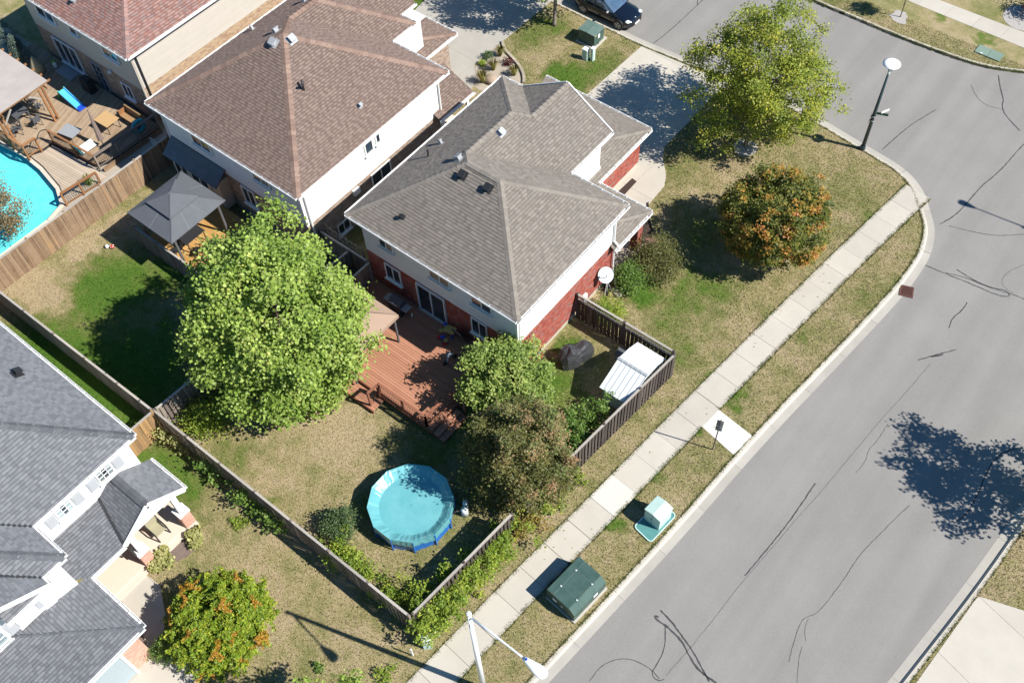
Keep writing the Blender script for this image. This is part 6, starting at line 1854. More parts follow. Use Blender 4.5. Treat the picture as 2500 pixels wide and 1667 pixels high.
    for (x, y, w, d, h, lab) in ((-28.5, 40.95, .36, .3, .72, 'wider pale green utility post left of its slimmer neighbour on the far lawn'), (-28.08, 41.1, .17, .26, .9, 'slimmer pale green utility post right of its wider neighbour on the far lawn')):
        p = thing('utility_post', lab, 'utility post', (x, y, 0), 'pale utility posts on the far lawn')
        MB().box((x, y, h / 2), (w, d, h)).build('body', 'teal', p)
        MB().box((x, y, h + .03), (w + .03, d + .03, .07)).build('cap', 'pale', p)
        MB().box((x + w / 2 + .01, y, h * .5), (.02, .05, h * .8)).build('hinge', 'pale', p)
    x, y = (-12.24, 7.52)
    p = thing('utility_post', 'small mint box in the leaves at the end of the long fence', 'utility post', (x, y, 0))
    MB().box((x, y, .35), (.36, .36, .7), .8).build('body', 'teal', p); MB().box((x, y, .72), (.4, .4, .06), .8).build('cap', 'pale', p)
    x, y = (-12.44, 6.79)
    p = thing('marker_post', 'thin white marker post on the lawn near the fence end', 'post', (x, y, 0))
    MB().box((x, y, .42), (.07, .05, .84), .4).build('post', 'ball', p); MB().box((x, y, .74), (.075, .055, .1), .4).build('band', 'pale', p)
    v = thing('vault_lid', 'flush green rectangular utility lid in the far verge', 'utility lid', (-9.0, 55.8, 0))
    for a, b in ((-9.8, -9.03), (-9.01, -8.24)):
        MB().box(((a + b) / 2, 55.8, .03), (b - a, .78, .07)).build('cover_plate', 'vault', v)
    MB().box((-9.4, 55.5, .07), (.16, .06, .01)).build('label', 'plate', v)
    g = thing('drain_grate', 'rusty iron street drain grate set into the gutter', 'drain grate', (-4.85, 36.35, RZ))
    c = Vector((-4.84, 36.36, RZ + .03)); R = Matrix.Rotation(.35, 3, 'Z')
    MB().box(c + R @ Vector((0, 0, -.02)), (.68, .7, .02), .35).build('pit', 'dark', g)
    for s in (-1, 1):
        MB().box(c + R @ Vector((s * .31, 0, 0)), (.07, .7, .05), .35).build('frame', 'rust', g); MB().box(c + R @ Vector((0, s * .32, 0)), (.56, .06, .05), .35).build('frame', 'rust', g)
    for k in range(10):
        MB().box(c + R @ Vector((0, -.26 + k * .058, 0)), (.56, .03, .04), .35).build('bar', 'rust', g)

def street_lamp(x, y, label):
    t = thing('street_lamp', label, 'street lamp', (x, y, 0), 'cobra head street lamps')
    MB().tube([(x, y, -.05), (x, y, 4), (x, y, 9.0)], [.125, .105, .075], 14).build('pole', 'lampwhite', t, smooth=True)
    MB().lathe((x, y, 8.93), [(.085, 0), (.095, .06), (.085, .12), (.03, .15)], 14).build('pole_cap', 'galv', t)
    MB().lathe((x, y, -.02), [(.2, 0), (.19, .12), (.13, .2)], 14).build('base_collar', 'galv', t)
    return t

def lamp_arm(t, x, y, dx, dy):
    MB().tube([(x, y, 8.75), (x + dx * .35, y + dy * .35, 8.98), (x + dx * .75, y + dy * .75, 9.15), (x + dx * .86, y + dy * .86, 9.2)], [.05, .04, .036, .036], 10).build('arm', 'lampwhite', t, smooth=True)
    d = Vector((dx, dy, 0)).normalized(); e = Vector((-d.y, d.x, 0)); o = Vector((x, y, 0)) + Vector((dx, dy, 0)) * .84
    mb = MB(); secs = [(0, .07, .05), (.12, .1, .08), (.35, .15, .1), (.6, .2, .11), (.78, .2, .09), (.9, .15, .06), (.95, .04, .02)]
    vs = []; m = 14
    for s, w, h in secs:
        for j in range(m):
            a = 2 * math.pi * j / m
            vs.append(tuple(o + d * s + e * (w * math.cos(a)) + Vector((0, 0, 9.23 + h * math.sin(a) * (1 if math.sin(a) > 0 else .6)))))
    k = len(secs)
    mb.add(vs, [(i * m + j, i * m + (j + 1) % m, (i + 1) * m + (j + 1) % m, (i + 1) * m + j) for i in range(k - 1) for j in range(m)] + [tuple(range(m))[::-1], tuple(range((k - 1) * m, k * m))])
    hd = mb.build('lamp_head', 'lampwhite', t, smooth=True)
    MB().lathe(o + d * .12 + Vector((0, 0, 9.31)), [(.04, 0), (.04, .06), (.02, .08)], 10).build('photocell', 'blue', hd)
    MB().lathe(o + d * .6 + Vector((0, 0, 9.13)), [(.1, 0), (.16, .04)], 12).build('lens', 'glass', hd)

def street_things():
    t = street_lamp(-9.22, 7.53, 'tall white street lamp with a long arm at the bottom edge beside the sidewalk')
    lamp_arm(t, -9.22, 7.53, 2.85, -.1)
    hx, hy = (-4.65, 43.73)
    hx += 9.35 * .966 ; hy += 9.35 * .2955
    t = street_lamp(hx + 2.6, hy + .2, 'white street lamp across the street whose shadow lies on the road')
    lamp_arm(t, hx + 2.6, hy + .2, -2.85, -.2)
    # post top lamp with street name plates
    x, y = -11.36, 44.02
    t = thing('post_top_lamp', 'dark teal lamp post with a round white top at the street corner', 'street lamp', (x, y, 0))
    MB().tube([(x, y, -.05), (x, y, 2.6), (x, y, 5.5)], [.115, .10, .06], 12).build('pole', 'teal_pole', t, smooth=True)
    MB().lathe((x, y, -.02), [(.17, 0), (.16, .25), (.12, .32)], 12).build('base_collar', 'teal_pole', t)
    MB().lathe((x, y, 5.45), [(.06, 0), (.07, .12), (.05, .2), (.04, .3)], 12).build('neck', 'galv', t)
    for k in range(3):
        a = k * 2.094 + .5
        MB().tube([(x + .05 * math.cos(a), y + .05 * math.sin(a), 5.55), (x + .33 * math.cos(a), y + .33 * math.sin(a), 6.1)], .014, 6).build('strut', 'teal_pole', t)
    MB().lathe((x, y, 5.6), [(.05, 0), (.1, .2), (.16, .45)], 14).build('globe', 'pale', t, smooth=True)
    MB().lathe((x, y, 6.1), [(.46, 0), (.46, .03), (.3, .1), (.04, .14)], 28).build('top_disc', 'lampwhite', t, smooth=True)
    s = thing('street_name_sign', 'dark green street name plate with a white crossing plate on the corner lamp post', 'sign', (x + .1, y, 2.75))
    d = Vector((.93, .36, 0)).normalized()
    MB().beam((x + .1, y + .02, 2.75), Vector((x + .1, y + .02, 2.75)) + d * .62, .015, .16).build('name_plate', 'green_sign', s)
    d2 = Vector((.45, .89, 0)).normalized(); c = Vector((x, y, 2.9)) + d * .42
    MB().beam(c - d2 * .12, c + d2 * .38, .02, .15).build('cross_plate', 'plate', s)
    s = thing('stop_sign', 'octagonal sign seen edge on, strapped to the corner lamp post', 'sign', (x - .12, y, 2.45))
    N = Vector((-.966, -.26, 0)); T = Vector((-N.y, N.x, 0)); c = Vector((x, y, 2.35)) + N * .14
    vs = []
    for off in (0, .012):
        for i in range(8):
            a = math.pi / 8 + i * math.pi / 4
            vs.append(tuple(c + N * off + T * .36 * math.cos(a) + Vector((0, 0, .36 * math.sin(a)))))
    MB().add(vs, [tuple(range(8)), tuple(range(8, 16))] + [(i, (i + 1) % 8, 8 + (i + 1) % 8, 8 + i) for i in range(8)]).build('plate', 'rust', s)
    for z in (2.2, 2.5): MB().box((x, y, z), (.24, .24, .03)).build('strap', 'grey', s)
    x, y = -7.78, 22.53
    s = thing('parking_sign', 'narrow dark street sign on a thin post beside the fresh concrete pad', 'sign', (x, y, 0))
    MB().tube([(x, y, -.05), (x + .04, y - .03, 2.8)], .03, 8).build('post', 'grey_dk', s)
    b = Vector((x + .03, y - .02, 0)); a = .3
    for z, h in ((2.45, .5), (2.0, .3)):
        pl = MB().box(b + Vector((0, 0, z)), (.3, .025, h), a).build('plate', 'grey_dk', s)
        for k in (-.3, 0, .3): MB().box(b + Vector((0, 0, z + k * h)), (.305, .05, .05), a).build('bracket', 'grey', pl)

def parked_car():
    t = thing('parked_car', 'dark blue hatchback parked at the kerb at the top of the picture', 'car', (-29.9, 45.4, RZ))
    cy, z0, xf = 45.42, RZ, -27.78
    L = 4.45
    # body shell: stations from the nose back (x, half width, sill z, belt z, crown)
    S = [(0.0, .50, .30, .58), (.10, .70, .24, .68), (.35, .83, .20, .76), (.8, .885, .18, .84), (1.25, .90, .18, .90), (1.7, .905, .18, .93), (2.4, .905, .18, .95), (3.1, .905, .18, .97), (3.8, .90, .20, .99), (4.2, .84, .26, .98), (4.45, .68, .36, .92)]
    m = 12
    def ring(x, w, zb, zt):
        out = []
        for (yy, zz) in ((-.86, 0), (-.97, .12), (-1, .35), (-1, .62), (-.965, .85), (-.88, .97), (-.5, 1.025), (.0, 1.045), (.5, 1.025), (.88, .97), (.965, .85), (1, .62), (1, .35), (.97, .12), (.86, 0)):
            out.append((xf - x, cy + yy * w, z0 + zb + (zt - zb) * zz))
        return out
    vs = []
    for s in S: vs += ring(*s)
    m = 15; k = len(S)
    b = MB().add(vs, [(i * m + j, i * m + (j + 1) % m, (i + 1) * m + (j + 1) % m, (i + 1) * m + j)[::-1] for i in range(k - 1) for j in range(m)] + [tuple(range(m)), tuple(range((k - 1) * m, k * m))[::-1]])
    body = b.build('body', 'car', t, smooth=True)
    # greenhouse
    Gs = [(1.28, .74, .93, .02), (1.75, .72, .94, .28), (2.15, .69, .95, .46), (2.7, .68, .96, .52), (3.4, .67, .97, .49), (3.9, .66, .98, .36), (4.25, .66, .97, .05)]
    gv = []
    for x, w, zb, h in Gs:
        for yy, zz in ((-1.12, 0), (-1.06, .35), (-.96, .8), (-.8, 1.0), (0, 1.06), (.8, 1.0), (.96, .8), (1.06, .35), (1.12, 0)):
            gv.append((xf - x, cy + yy * w, z0 + zb + h * zz))
    MB().add(gv, [(i * 9 + j, i * 9 + j + 1, (i + 1) * 9 + j + 1, (i + 1) * 9 + j)[::-1] for i in range(len(Gs) - 1) for j in range(8)]).build('cabin', 'carglass', t, smooth=True)
    rv = []
    for x, w, zb, h in Gs[2:6]:
        for yy, zz in ((-.93, .93), (-.78, 1.03), (0, 1.09), (.78, 1.03), (.93, .93)):
            rv.append((xf - x, cy + yy * w, z0 + zb + h * zz))
    MB().add(rv, [(i * 5 + j, i * 5 + j + 1, (i + 1) * 5 + j + 1, (i + 1) * 5 + j)[::-1] for i in range(3) for j in range(4)]).build('roof', 'car', t, smooth=True)
    for s in (-1, 1):
        MB().tube([(xf - 1.25, cy + s * .82, z0 + .93), (xf - 1.7, cy + s * .78, z0 + 1.2), (xf - 2.15, cy + s * .67, z0 + 1.4)], .035, 6).build('windscreen_pillar', 'car', t)
        MB().tube([(xf - 2.75, cy + s * .79, z0 + .98), (xf - 2.75, cy + s * .66, z0 + 1.45)], .035, 6).build('door_pillar', 'car', t)
        MB().ball((xf - 1.62, cy + s * .98, z0 + 1.0), .1, 6, (.8, 1.2, .7)).build('wing_mirror', 'grey', t, smooth=True)
        MB().ball((xf - .28, cy + s * .66, z0 + .68), .17, 7, (1.1, 1.0, .42)).build('headlight', 'headlight', t, smooth=True)
        MB().beam((xf - 1.35, cy + s * .912, z0 + .62), (xf - 3.5, cy + s * .912, z0 + .68), .012, .02).build('body_crease', 'grey_dk', t)
        MB().beam((xf - 1.25, cy + s * .89, z0 + .22), (xf - 3.2, cy + s * .89, z0 + .22), .05, .06).build('sill', 'dark', t)
        for xx in (1.35, 2.3, 3.15):
            MB().beam((xf - xx, cy + s * .908, z0 + .3), (xf - xx - .03, cy + s * .9, z0 + .9), .012, .014, up=(0, 1, 0)).build('door_gap', 'dark', t)
        for xx in (2.15, 3.05): MB().beam((xf - xx, cy + s * .92, z0 + .78), (xf - xx - .2, cy + s * .92, z0 + .78), .03, .025).build('door_handle', 'car', t)
        for xx in (.82, 3.55):
            ar = MB().tube([(xf - xx, cy + s * .70, z0 + .33), (xf - xx, cy + s * .915, z0 + .33)], .385, 22).build('wheel_arch', 'dark', t)
            w = MB().tube([(xf - xx, cy + s * .72, z0 + .325), (xf - xx, cy + s * .925, z0 + .325)], .325, 22).build('wheel', 'tyre', t)
            rim = MB().tube([(xf - xx, cy + s * .90, z0 + .325), (xf - xx, cy + s * .929, z0 + .325)], .235, 20)
            rim.build('rim_dish', 'dark', w)
            sp = MB()
            for q in range(5):
                for da in (-.16, .16):
                    a = q * 1.2566 + da + .3
                    sp.beam((xf - xx, cy + s * .935, z0 + .325), (xf - xx + .235 * math.cos(a), cy + s * .935, z0 + .325 + .235 * math.sin(a)), .03, .02, up=(0, 1, 0))
            n = 20
            sp.tube([(xf - xx + .235 * math.cos(2 * math.pi * i / n), cy + s * .93, z0 + .325 + .235 * math.sin(2 * math.pi * i / n)) for i in range(n + 1)], .014, 5)
            sp.build('rim', 'rim', w)
    MB().box((xf + .0, cy, z0 + .42), (.06, .9, .18)).build('grille', 'dark', t)
    MB().box((xf + .015, cy, z0 + .40), (.05, .46, .12)).build('number_plate', 'plate', t)
    MB().lathe((xf - .14, cy, z0 + .70), [(.045, 0), (.04, .02)], 12).build('badge', 'galv', t)
    for s in (-.3, .25): MB().tube([(xf - 1.35, cy + s, z0 + .98), (xf - 1.5, cy + s + .45, z0 + 1.08)], .012, 5).build('wiper', 'dark', t)

# ================================================================ plants in their places
def planting():
    T = tree
    T('maple_tree', 'big bright green maple covering the middle of the rear yards', (-25.3, 13.2), (-25.65, 13.4, 5.1), (3.8, 3.85, 5.5), 'lf_maple', 420, 155, .155, .54, 11, trunk=.2, bumps=.13, low=.45, shell=.62, flat=.45, aspect=.85)
    T('corner_tree', 'tall airy yellow green tree ringed by white stones at the street corner', (-16.78, 40.37), (-16.9, 41.35, 4.25), (3.75, 3.75, 4.0), 'lf_locust', 470, 80, .135, .42, 21, trunk=.13, bark='bark_lt', bumps=.3, low=.45, shell=.4, limbs=24)
    T('autumn_maple', 'round maple turning orange and red on the front lawn', (-11.75, 34.4), (-11.85, 34.36, 2.7), (2.6, 2.6, 2.2), 'lf_redg', 260, 90, .13, .36, 31, trunk=.11, bumps=.12, low=.3, shell=.5)
    leaves('autumn_tips', bpy.data.objects['autumn_maple'], 'lf_red', crown_points((-11.8, 34.36, 2.75), (2.68, 2.68, 2.22), 260, 33, .93, .1, .5), 46, .22, .13, 34, .4, (-11.8, 34.4, 1.6))
    T('hydrangea_tree', 'dense green shrub tree at the rear corner of the brick house', (-16.9, 18.75), (-17.0, 18.8, 2.3), (2.15, 1.95, 1.6), 'lf_lilac', 230, 85, .14, .36, 41, trunk=.12, bumps=.22, low=.4, shell=.5, limbs=12)
    T('bronze_tree', 'bronze and green leaved tree between the round pool and the sidewalk fence', (-13.6, 15.4), (-13.55, 15.5, 3.0), (2.1, 2.1, 3.1), 'lf_crabg', 330, 120, .105, .36, 51, trunk=.12, bumps=.26, low=.4, shell=.4, limbs=16)
    leaves('bronze_sprays', bpy.data.objects['bronze_tree'], 'lf_crab', crown_points((-13.3, 15.75, 3.5), (1.9, 1.9, 2.75), 210, 53, .8, .24, .8), 80, .26, .1, 54, .4, (-13.5, 15.5, 1.5))
    t = thing('sumac_tree', 'low feathery yellow green tree with orange sprays on the side lawn', 'tree', (-18.9, 2.6, 0))
    sumac(t)
    shrub('boxwood', 'round dark green clipped bush between the long fence and the round pool', -18.6, 9.0, .85, 1.45, 'lf_box', 60, 60, .085, 61, bumps=.04)
    shrub('boxwood', 'round olive bush beside the corner of the dark garage roof', -20.6, .55, .62, 1.05, 'lf_shrubdk', 40, 50, .07, 62, bumps=.05)
    # off picture trees that throw the shadows seen on the road and drives
    sx, sy = (2.31, 28.42)
    T('street_tree', 'tree across the street whose leafy shadow falls on the road', (sx + 4.4, sy + 1.3), (sx + 4.25 * .966, sy + 4.25 * .2955, 4.2), (2.5, 2.5, 2.6), 'lf_maple', 150, 60, .16, .4, 71, trunk=.12, bumps=.3, low=1.2, shell=.4)
    T('young_tree', 'young green tree with a pale trunk near the parked car', (-32.00, 42.36), ((-32.00, 42.36)[0] + .05, (-32.00, 42.36)[1] + .5, 5.2), (2.7, 2.7, 3.1), 'lf_maple', 230, 62, .16, .42, 73, trunk=.13, bark='bark_lt', bumps=.15, low=2.0)
    sx, sy = (-16.19, 0.82)
    T('street_tree', 'tree beyond the bottom edge whose shadow reaches the lower lawn', (sx + 4.6, sy + 1.0), (sx + 4.5 * .966, sy + 4.5 * .2955, 4.5), (1.7, 1.7, 1.6), 'lf_maple', 90, 50, .15, .35, 74, trunk=.1, bumps=.3, low=1.2)
    x, y = (-14.87, 55.80)
    T('sapling', 'thin sapling with golden leaves in a stone ring on the far verge', (x, y), (x + .03, y + .1, 2.35), (.6, .6, .75), 'lf_gold', 34, 40, .11, .2, 75, trunk=.035, bumps=.15, low=1.4, limbs=4)
    x, y = (-8.47, 60.82)
    shrub('wine_red_shrub', 'wine red shrub in a pale gravel ring at the top right', x + .1, y + .2, 1.0, 1.6, 'lf_wine', 50, 46, .1, 76)
    # pool yard plants
    x, y = (-45.43, 10.52)
    T('bronze_shrub', 'feathery brown shrub by the pool at the left edge', (x - .3, y), (x - .3, y + .1, 1.7), (1.5, 1.5, 1.75), 'lf_brown', 120, 46, .1, .35, 77, trunk=.06, bumps=.2, low=.2, cat='shrub')
    for i, (px, py, h, lab) in enumerate(((8, 85, 3.4, 'taller pale spruce behind the pergola roof'), (45, 125, 2.2, 'shorter pale spruce in front of the taller one by the pergola'))):
        x, y = spr[i]
        spruce(x, y, h, lab, 80 + i)
    # shrubs round the red brick house
    shrub('shrub', 'olive brown rounded shrub, the largest beside the brick porch', -15.8, 29.65, 1.45, 1.9, 'lf_crabg', 110, 70, .085, 90, bumps=.1)
    shrub('shrub', 'dark green shrub next to the downspout by the satellite dish', -16.3, 28.0, 1.05, 1.45, 'lf_shrubdk', 70, 60, .09, 91, bumps=.1)
    shrub('shrub', 'yellow green feathery shrub at the lattice fence end', -15.95, 25.75, .85, 1.15, 'lf_shrub', 60, 60, .08, 92)
    shrub('flower_clump', 'pink flowering clump below the porch eave', -16.9, 30.95, .35, .55, 'lf_flower', 16, 26, .07, 93, cat='flowers')
    # along the fences of the rear yard
    hedge_run('climbing_shrub', 'white flowered shrub leaning against the shed fence', [(-13.3, 15.6), (-13.15, 17.5), (-12.95, 19.6), (-12.9, 21.0)], 1.0, 2.05, 'lf_shrubdk', 101, .12, 34, 4)
    hedge_run('weedy_shrub', 'bright green weeds outside the shed fence by the sidewalk', [(-12.15, 14.9), (-11.75, 17.9)], .5, .8, 'lf_shrub', 102, .11, 22, 2)
    hedge_run('overgrown_shrub', 'yellow green shrub spilling over the fence along the sidewalk', [(-12.55, 10.22), (-12.53, 11.86), (-12.26, 13.51)], .9, 1.35, 'lf_shrub', 103, .11, 34, 5)
    hedge_run('overgrown_shrub', 'large yellow green shrub wrapped round the fence corner', [(-12.99, 7.58), (-12.83, 8.73), (-12.45, 10.14)], 1.2, 1.75, 'lf_shrub', 104, .115, 40, 7)
    hedge_run('weedy_shrub', 'dry weeds in the fence gap below the bronze tree', [(-12.25, 13.6), (-11.95, 14.9)], .6, .6, 'lf_grass', 105, .1, 26, 3)
    hedge_run('flowering_shrub', 'pale flowered shrub row between the boxwood and the long fence', [(-18.3, 8.1), (-16.3, 8.05)], .75, 1.15, 'lf_shrub', 106, .1, 34, 5)
    hedge_run('flowering_shrub', 'leafy shrub in the inner corner of the two weathered fences', [(-15.4, 8.05), (-13.7, 8.3)], .6, 1.1, 'lf_shrub', 107, .1, 28, 4)
    shrub('shrub', 'small bush at the fence inside the yard below the bronze tree', -13.35, 10.2, .5, 1.0, 'lf_shrubdk', 24, 34, .09, 108)
    shrub('shrub', 'reddish tipped bush against the fence inside the pool corner', -13.6, 8.9, .45, 1.0, 'lf_crabg', 20, 34, .09, 109)
    shrub('shrub', 'spreading green bush under the maple beside the fence corner', -27.6, 9.3, 1.35, 1.25, 'lf_shrub', 80, 44, .1, 110)
    for i, (x0, x1, n, lab) in enumerate(((-28.9, -27.3, 2, 'young vine on the lawn side of the fence near the amber boards'), (-26.0, -24.6, 2, 'thin vine on the outer face of the long fence, upper part'), (-23.6, -20.6, 3, 'leafy vine climbing the outer face of the long fence by the side lawn'))):
        hedge_run('climbing_vine', lab, [(x0, 7.25), (x1, 7.25)], .3, 1.1, 'lf_shrubdk' if i else 'lf_hosta', 111 + i, .14, 12, n)
    shrub('lawn_weed', 'low green weed patch on the side lawn by the porch', -22.6, 6.4, .4, .3, 'lf_shrub', 14, 16, .09, 114, cat='weeds')
    shrub('lawn_weed', 'tall weed tuft on the dry side lawn near the lamp shadow', *(-15.12, 3.99), .3, .35, 'lf_shrubdk', 10, 16, .09, 115, cat='weeds')
    shrub('lawn_weed', 'yellowing weed clump at the lower edge of the side lawn', *(-12.75, 5.44), .5, .35, 'lf_shrub', 16, 22, .09, 116, cat='weeds')
    # beds of the grey roofed house
    for i, (tx, ty, r, lab) in enumerate(((1780, 240, .5, 'pale variegated hosta nearest the porch corner'), (1500, 440, .55, 'pale variegated hosta between the porch and the feathery tree'))):
        x, y = hostas[i]
        shrub('hosta', lab, x, y, r, .5, 'lf_hosta', 26, 30, .15, 120 + i, 'hostas by the porch', cat='plant')
    # gravel bed by the neighbouring drive
    for i, (p, r, h, m, lab) in enumerate((((-32.92, 38.01), .55, .7, 'lf_grass', 'golden grass tuft near the tip of the gravel bed'), ((-32.44, 36.77), .6, .75, 'lf_grass', 'green gold grass tuft in the middle of the gravel bed'), ((-32.26, 35.48), .65, .85, 'lf_grass', 'largest golden grass tuft at the drive edge of the gravel bed'), ((-31.11, 37.15), .55, .7, 'lf_grass', 'golden grass tuft beside the stone edging'))):
        tuft('ornamental_grass', lab, p[0], p[1], r, h, m, 90, 130 + i, 'grass tufts in the gravel bed')
    shrub('shrub', 'small round green shrub in the gravel bed', *(-33.40, 37.42), .35, .5, 'lf_box', 20, 30, .07, 140)
    shrub('shrub', 'lime green low plant in the gravel bed beside the drive', *(-33.28, 36.71), .3, .3, 'lf_shrub', 14, 22, .09, 141)
    shrub('shrub', 'dark reddish low shrub in the gravel bed', *(-32.06, 37.70), .38, .4, 'lf_wine', 18, 24, .07, 142)
    r = thing('field_rock', 'rounded tan rock at the lower end of the gravel bed', 'rock', (-31.89, 35.89))
    MB().ball((*(-31.89, 35.89), .2), .42, 7, (1.1, .9, .6)).build('stone', 'rock', r, smooth=True)
    # stone edging of the gravel bed
    ed = thing('stone_edging', 'curved edging of pale stones round the gravel bed', 'edging', (-31.56, 37.97))
    ln = resample(smooth([(-33.64, 39.14), (-33.12, 38.62), (-32.01, 38.24), (-31.08, 37.83), (-30.44, 37.30), (-30.04, 36.67)]), .3)
    for a, b in zip(ln, ln[1:]):
        MB().beam((*a, .07), (a[0] * .06 + b[0] * .94, a[1] * .06 + b[1] * .94, .07), .17, .16).build('stone', 'stone', ed)
    # plants between the tan house and the drive side
    for i, (px, py, r, h, m, lab) in enumerate(((485, 120, .8, 2.6, 'lf_shrub', 'bright green conical shrub against the tan brick wall'), (452, 172, .38, .9, 'lf_shrub', 'small green bush left of the conical shrub at the tan wall'), (560, 92, .4, .9, 'lf_shrub', 'yellowish bush right of the conical shrub at the tan wall'), (624, 45, .4, 1.0, 'lf_shrubdk', 'dark bush at the far end of the tan wall'))):
        x, y = wallb[i]
        shrub('shrub', lab, x, y, r, h, m, 50 if i == 0 else 22, 40, .1, 150 + i)
    tuft('ornamental_grass', 'green grass clump beside the lower deck railing', *(-44.84, 15.52), .5, .8, 'lf_shrub', 80, 160)
    # edging of the mulch bed
    me = thing('bed_edging', 'thin curved edging round the dark mulch bed at the brick house', 'edging', (-16.18, 28.50))
    for ln in (resample(smooth([(-16.06, 27.33), (-16.25, 27.90), (-16.18, 28.50), (-15.81, 29.27)]), .35), resample(smooth([(-17.35, 31.86), (-18.14, 32.49), (-18.76, 33.42)]), .35)):
        for a, b in zip(ln, ln[1:]): MB().beam((*a, .06), (*b, .06), .04, .1).build('edging_strip', 'iron', me)

def spruce(x, y, h, label, seed):
    t = thing('spruce', label, 'tree', (x, y, 0), 'pale spruces by the pergola')
    r = np.random.default_rng(seed)
    C = []
    for i in range(150):
        f = r.uniform(0, 1) ** .8
        a = r.uniform(0, 6.28)
        R = h * .34 * (1 - f) + .08
        C.append((x + R * r.uniform(.5, 1) * math.cos(a), y + R * r.uniform(.5, 1) * math.sin(a), .15 + f * h * .95))
    leaves('crown', t, 'lf_spruce', np.array(C), 26, .18, .1, seed, .5, (x, y, 0), .3)
    MB().tube([(x, y, 0), (x, y, h)], [.07, .01], 7).build('trunk', 'bark', t)

def sumac(t):
    """arching sprays of narrow leaflets, some turned orange"""
    r = np.random.default_rng(5)
    def fronds(name, m, k, seed, lo, hi):
        rr = np.random.default_rng(seed)
        C = []; 
        for _ in range(k):
            u = rr.normal(0, 1, 3); u[2] = abs(u[2]) * .9 + .1; u /= np.linalg.norm(u)
            f = rr.uniform(lo, hi)
            tip = np.array([-19.25, 2.75, .85]) + u * np.array([2.15, 2.15, 2.35]) * f
            for _q in range(3):
                a = rr.uniform(0, 6.28); L = rr.uniform(.35, .6)
                d = np.array([math.cos(a), math.sin(a), -.25])
                for s in range(7):
                    C.append(tip + d * L * s / 7)
        return C
    leaves('crown', t, 'lf_sumac', np.array(fronds('crown', 'lf_sumac', 420, 6, .45, 1.0)), 6, .10, .16, 7, .2, (-19, 2.7, .5), .38)
    leaves('orange_sprays', t, 'lf_orange', np.array(fronds('orange_sprays', 'lf_orange', 20, 8, .97, 1.04)), 4, .06, .14, 9, .2, (-19, 2.7, .5), .4)
    for i in range(7):
        a = i * .9
        MB().tube([(-18.95 + .15 * math.cos(a), 2.65 + .15 * math.sin(a), 0), (-19 + 1.0 * math.cos(a), 2.7 + 1.0 * math.sin(a), 1.5), (-19 + 1.5 * math.cos(a), 2.7 + 1.5 * math.sin(a), 2.0)], [.05, .035, .012], 6).build('stem', 'bark', t)

spr = [(-57.89, 19.74), (-56.61, 19.67)]
hostas = [(-23.55, 4.68), (-23.91, 3.07)]
wallb = [(-47.46, 26.18), (-47.42, 25.07), (-47.51, 28.82), (-47.68, 31.33)]

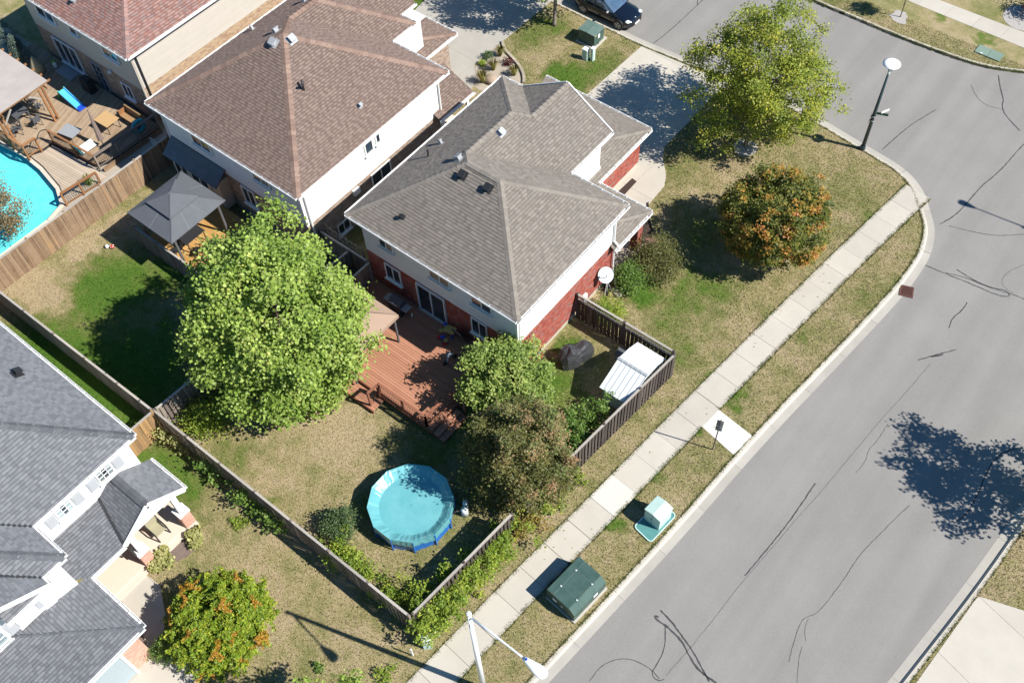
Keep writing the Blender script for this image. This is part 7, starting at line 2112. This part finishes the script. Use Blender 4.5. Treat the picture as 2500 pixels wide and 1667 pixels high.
# ================================================================ build
for p, r, a in (((-37.78, 11.81), 3.5, .5), ((-35.71, 15.45), 3.0, .55), ((-32.54, 9.92), 3.5, .6), ((-35.48, 7.07), 4.0, .75), ((-38.40, 10.66), 2.5, .3), ((-32.64, 15.01), 2.5, .5), ((-31.96, 7.35), 3, .6), ((-27.73, 6.35), 1.8, .6), ((-25.82, 5.95), 1.6, .4), ((-38.95, 6.62), 3, .5),
                ((-28.29, 38.98), 2.2, .62), ((-27.14, 41.21), 1.8, .35), ((-32.44, 40.66), 2.0, .25), ((-31.90, 42.53), 1.6, .3), ((-40.49, 38.83), 2.5, .6), ((-16.45, 23.06), 1.2, .6), ((-15.97, 20.41), 2.4, .62), ((-13.23, 29.65), 2.6, .22), ((-13.99, 27.77), 2.0, .25), ((-17.48, 17.24), 1.0, .7), ((-18.32, 14.92), 2.2, .3), ((-25.26, 8.24), 1.8, .25),
                ((-15.87, 28.32), 1.4, .4), ((-12.96, 31.19), 2.2, .22), ((-12.68, 26.54), 2, .25), ((-15.61, 33.38), 2.5, .3), ((-15.57, 27.88), 1.1, .35), ((-8.40, 39.51), 1.0, .35), ((-7.80, 30.55), .8, .3), ((-8.62, 25.72), 1.0, .6), ((-9.62, 25.84), .9, .35), ((-9.25, 19.98), .8, .3), ((-9.08, 22.82), .6, .4), ((-9.47, 16.73), .8, .6), ((-9.15, 13.83), .6, .3), ((-22.34, 7.58), .7, .5), ((-18.17, 11.05), 1.6, .35), ((-9.89, 56.88), .8, .5), ((-12.82, 57.41), .8, .5),
                ((-24.24, 12.66), 2.6, -.22), ((-21.87, 12.76), 2.4, -.2), ((-22.80, 9.59), 1.6, -.15), ((-42.08, 8.91), 1.8, -.5), ((-41.43, 12.22), 1.2, -.4), ((-40.11, 9.03), 1.5, -.35), ((-41.44, 14.78), 1.0, -.35), ((-27.42, 10.23), .9, -.6), ((-27.44, 8.78), .8, -.6), ((-12.23, 17.70), 1.2, -.2), ((-11.91, 15.11), 1.0, -.3), ((-19.19, 6.07), 4, -.12), ((-18.61, 3.08), 3, -.12), ((-14.67, 29.56), .8, -.3), ((-25.68, 6.58), 1, .15)):
    GREEN.append((p[0], p[1], r, a))
setup_mats()
MT['lf_crabg'] = leaf_mat('olive_leaves', [(0, (.055, .07, .02)), (.5, (.14, .15, .042)), (1, (.24, .19, .065))])
MT['seam_gr'] = mat('canvas_seam', (.19, .195, .21), rough=.7)
MT['liner'] = mat('pool_liner', (.03, .33, .36), rough=.4)
MT['lf_redg'] = leaf_mat('green_maple_leaves', [(0, (.05, .085, .016)), (.5, (.13, .16, .03)), (.85, (.25, .24, .04)), (1, (.38, .22, .04))])
MT['lf_fallen'] = isl_ramp('fallen_leaves', [(0, (.35, .26, .12)), (1, (.5, .42, .22))])
MT['lf_orange'] = leaf_mat('orange_leaflets', [(0, (.30, .22, .02)), (.5, (.46, .26, .03)), (1, (.48, .17, .05))], .35)
MT['lf_flower'] = leaf_mat('pink_petals', [(0, (.06, .1, .02)), (.5, (.7, .3, .36)), (1, (.8, .5, .52))])
ground()
red_house(); mid_house(); pink_house(); grey_house()
fences(); red_deck(); mid_yard(); pool_yard()
round_pool(); shed(); cabinets(); street_things(); parked_car()
planting()
grass()
litter()
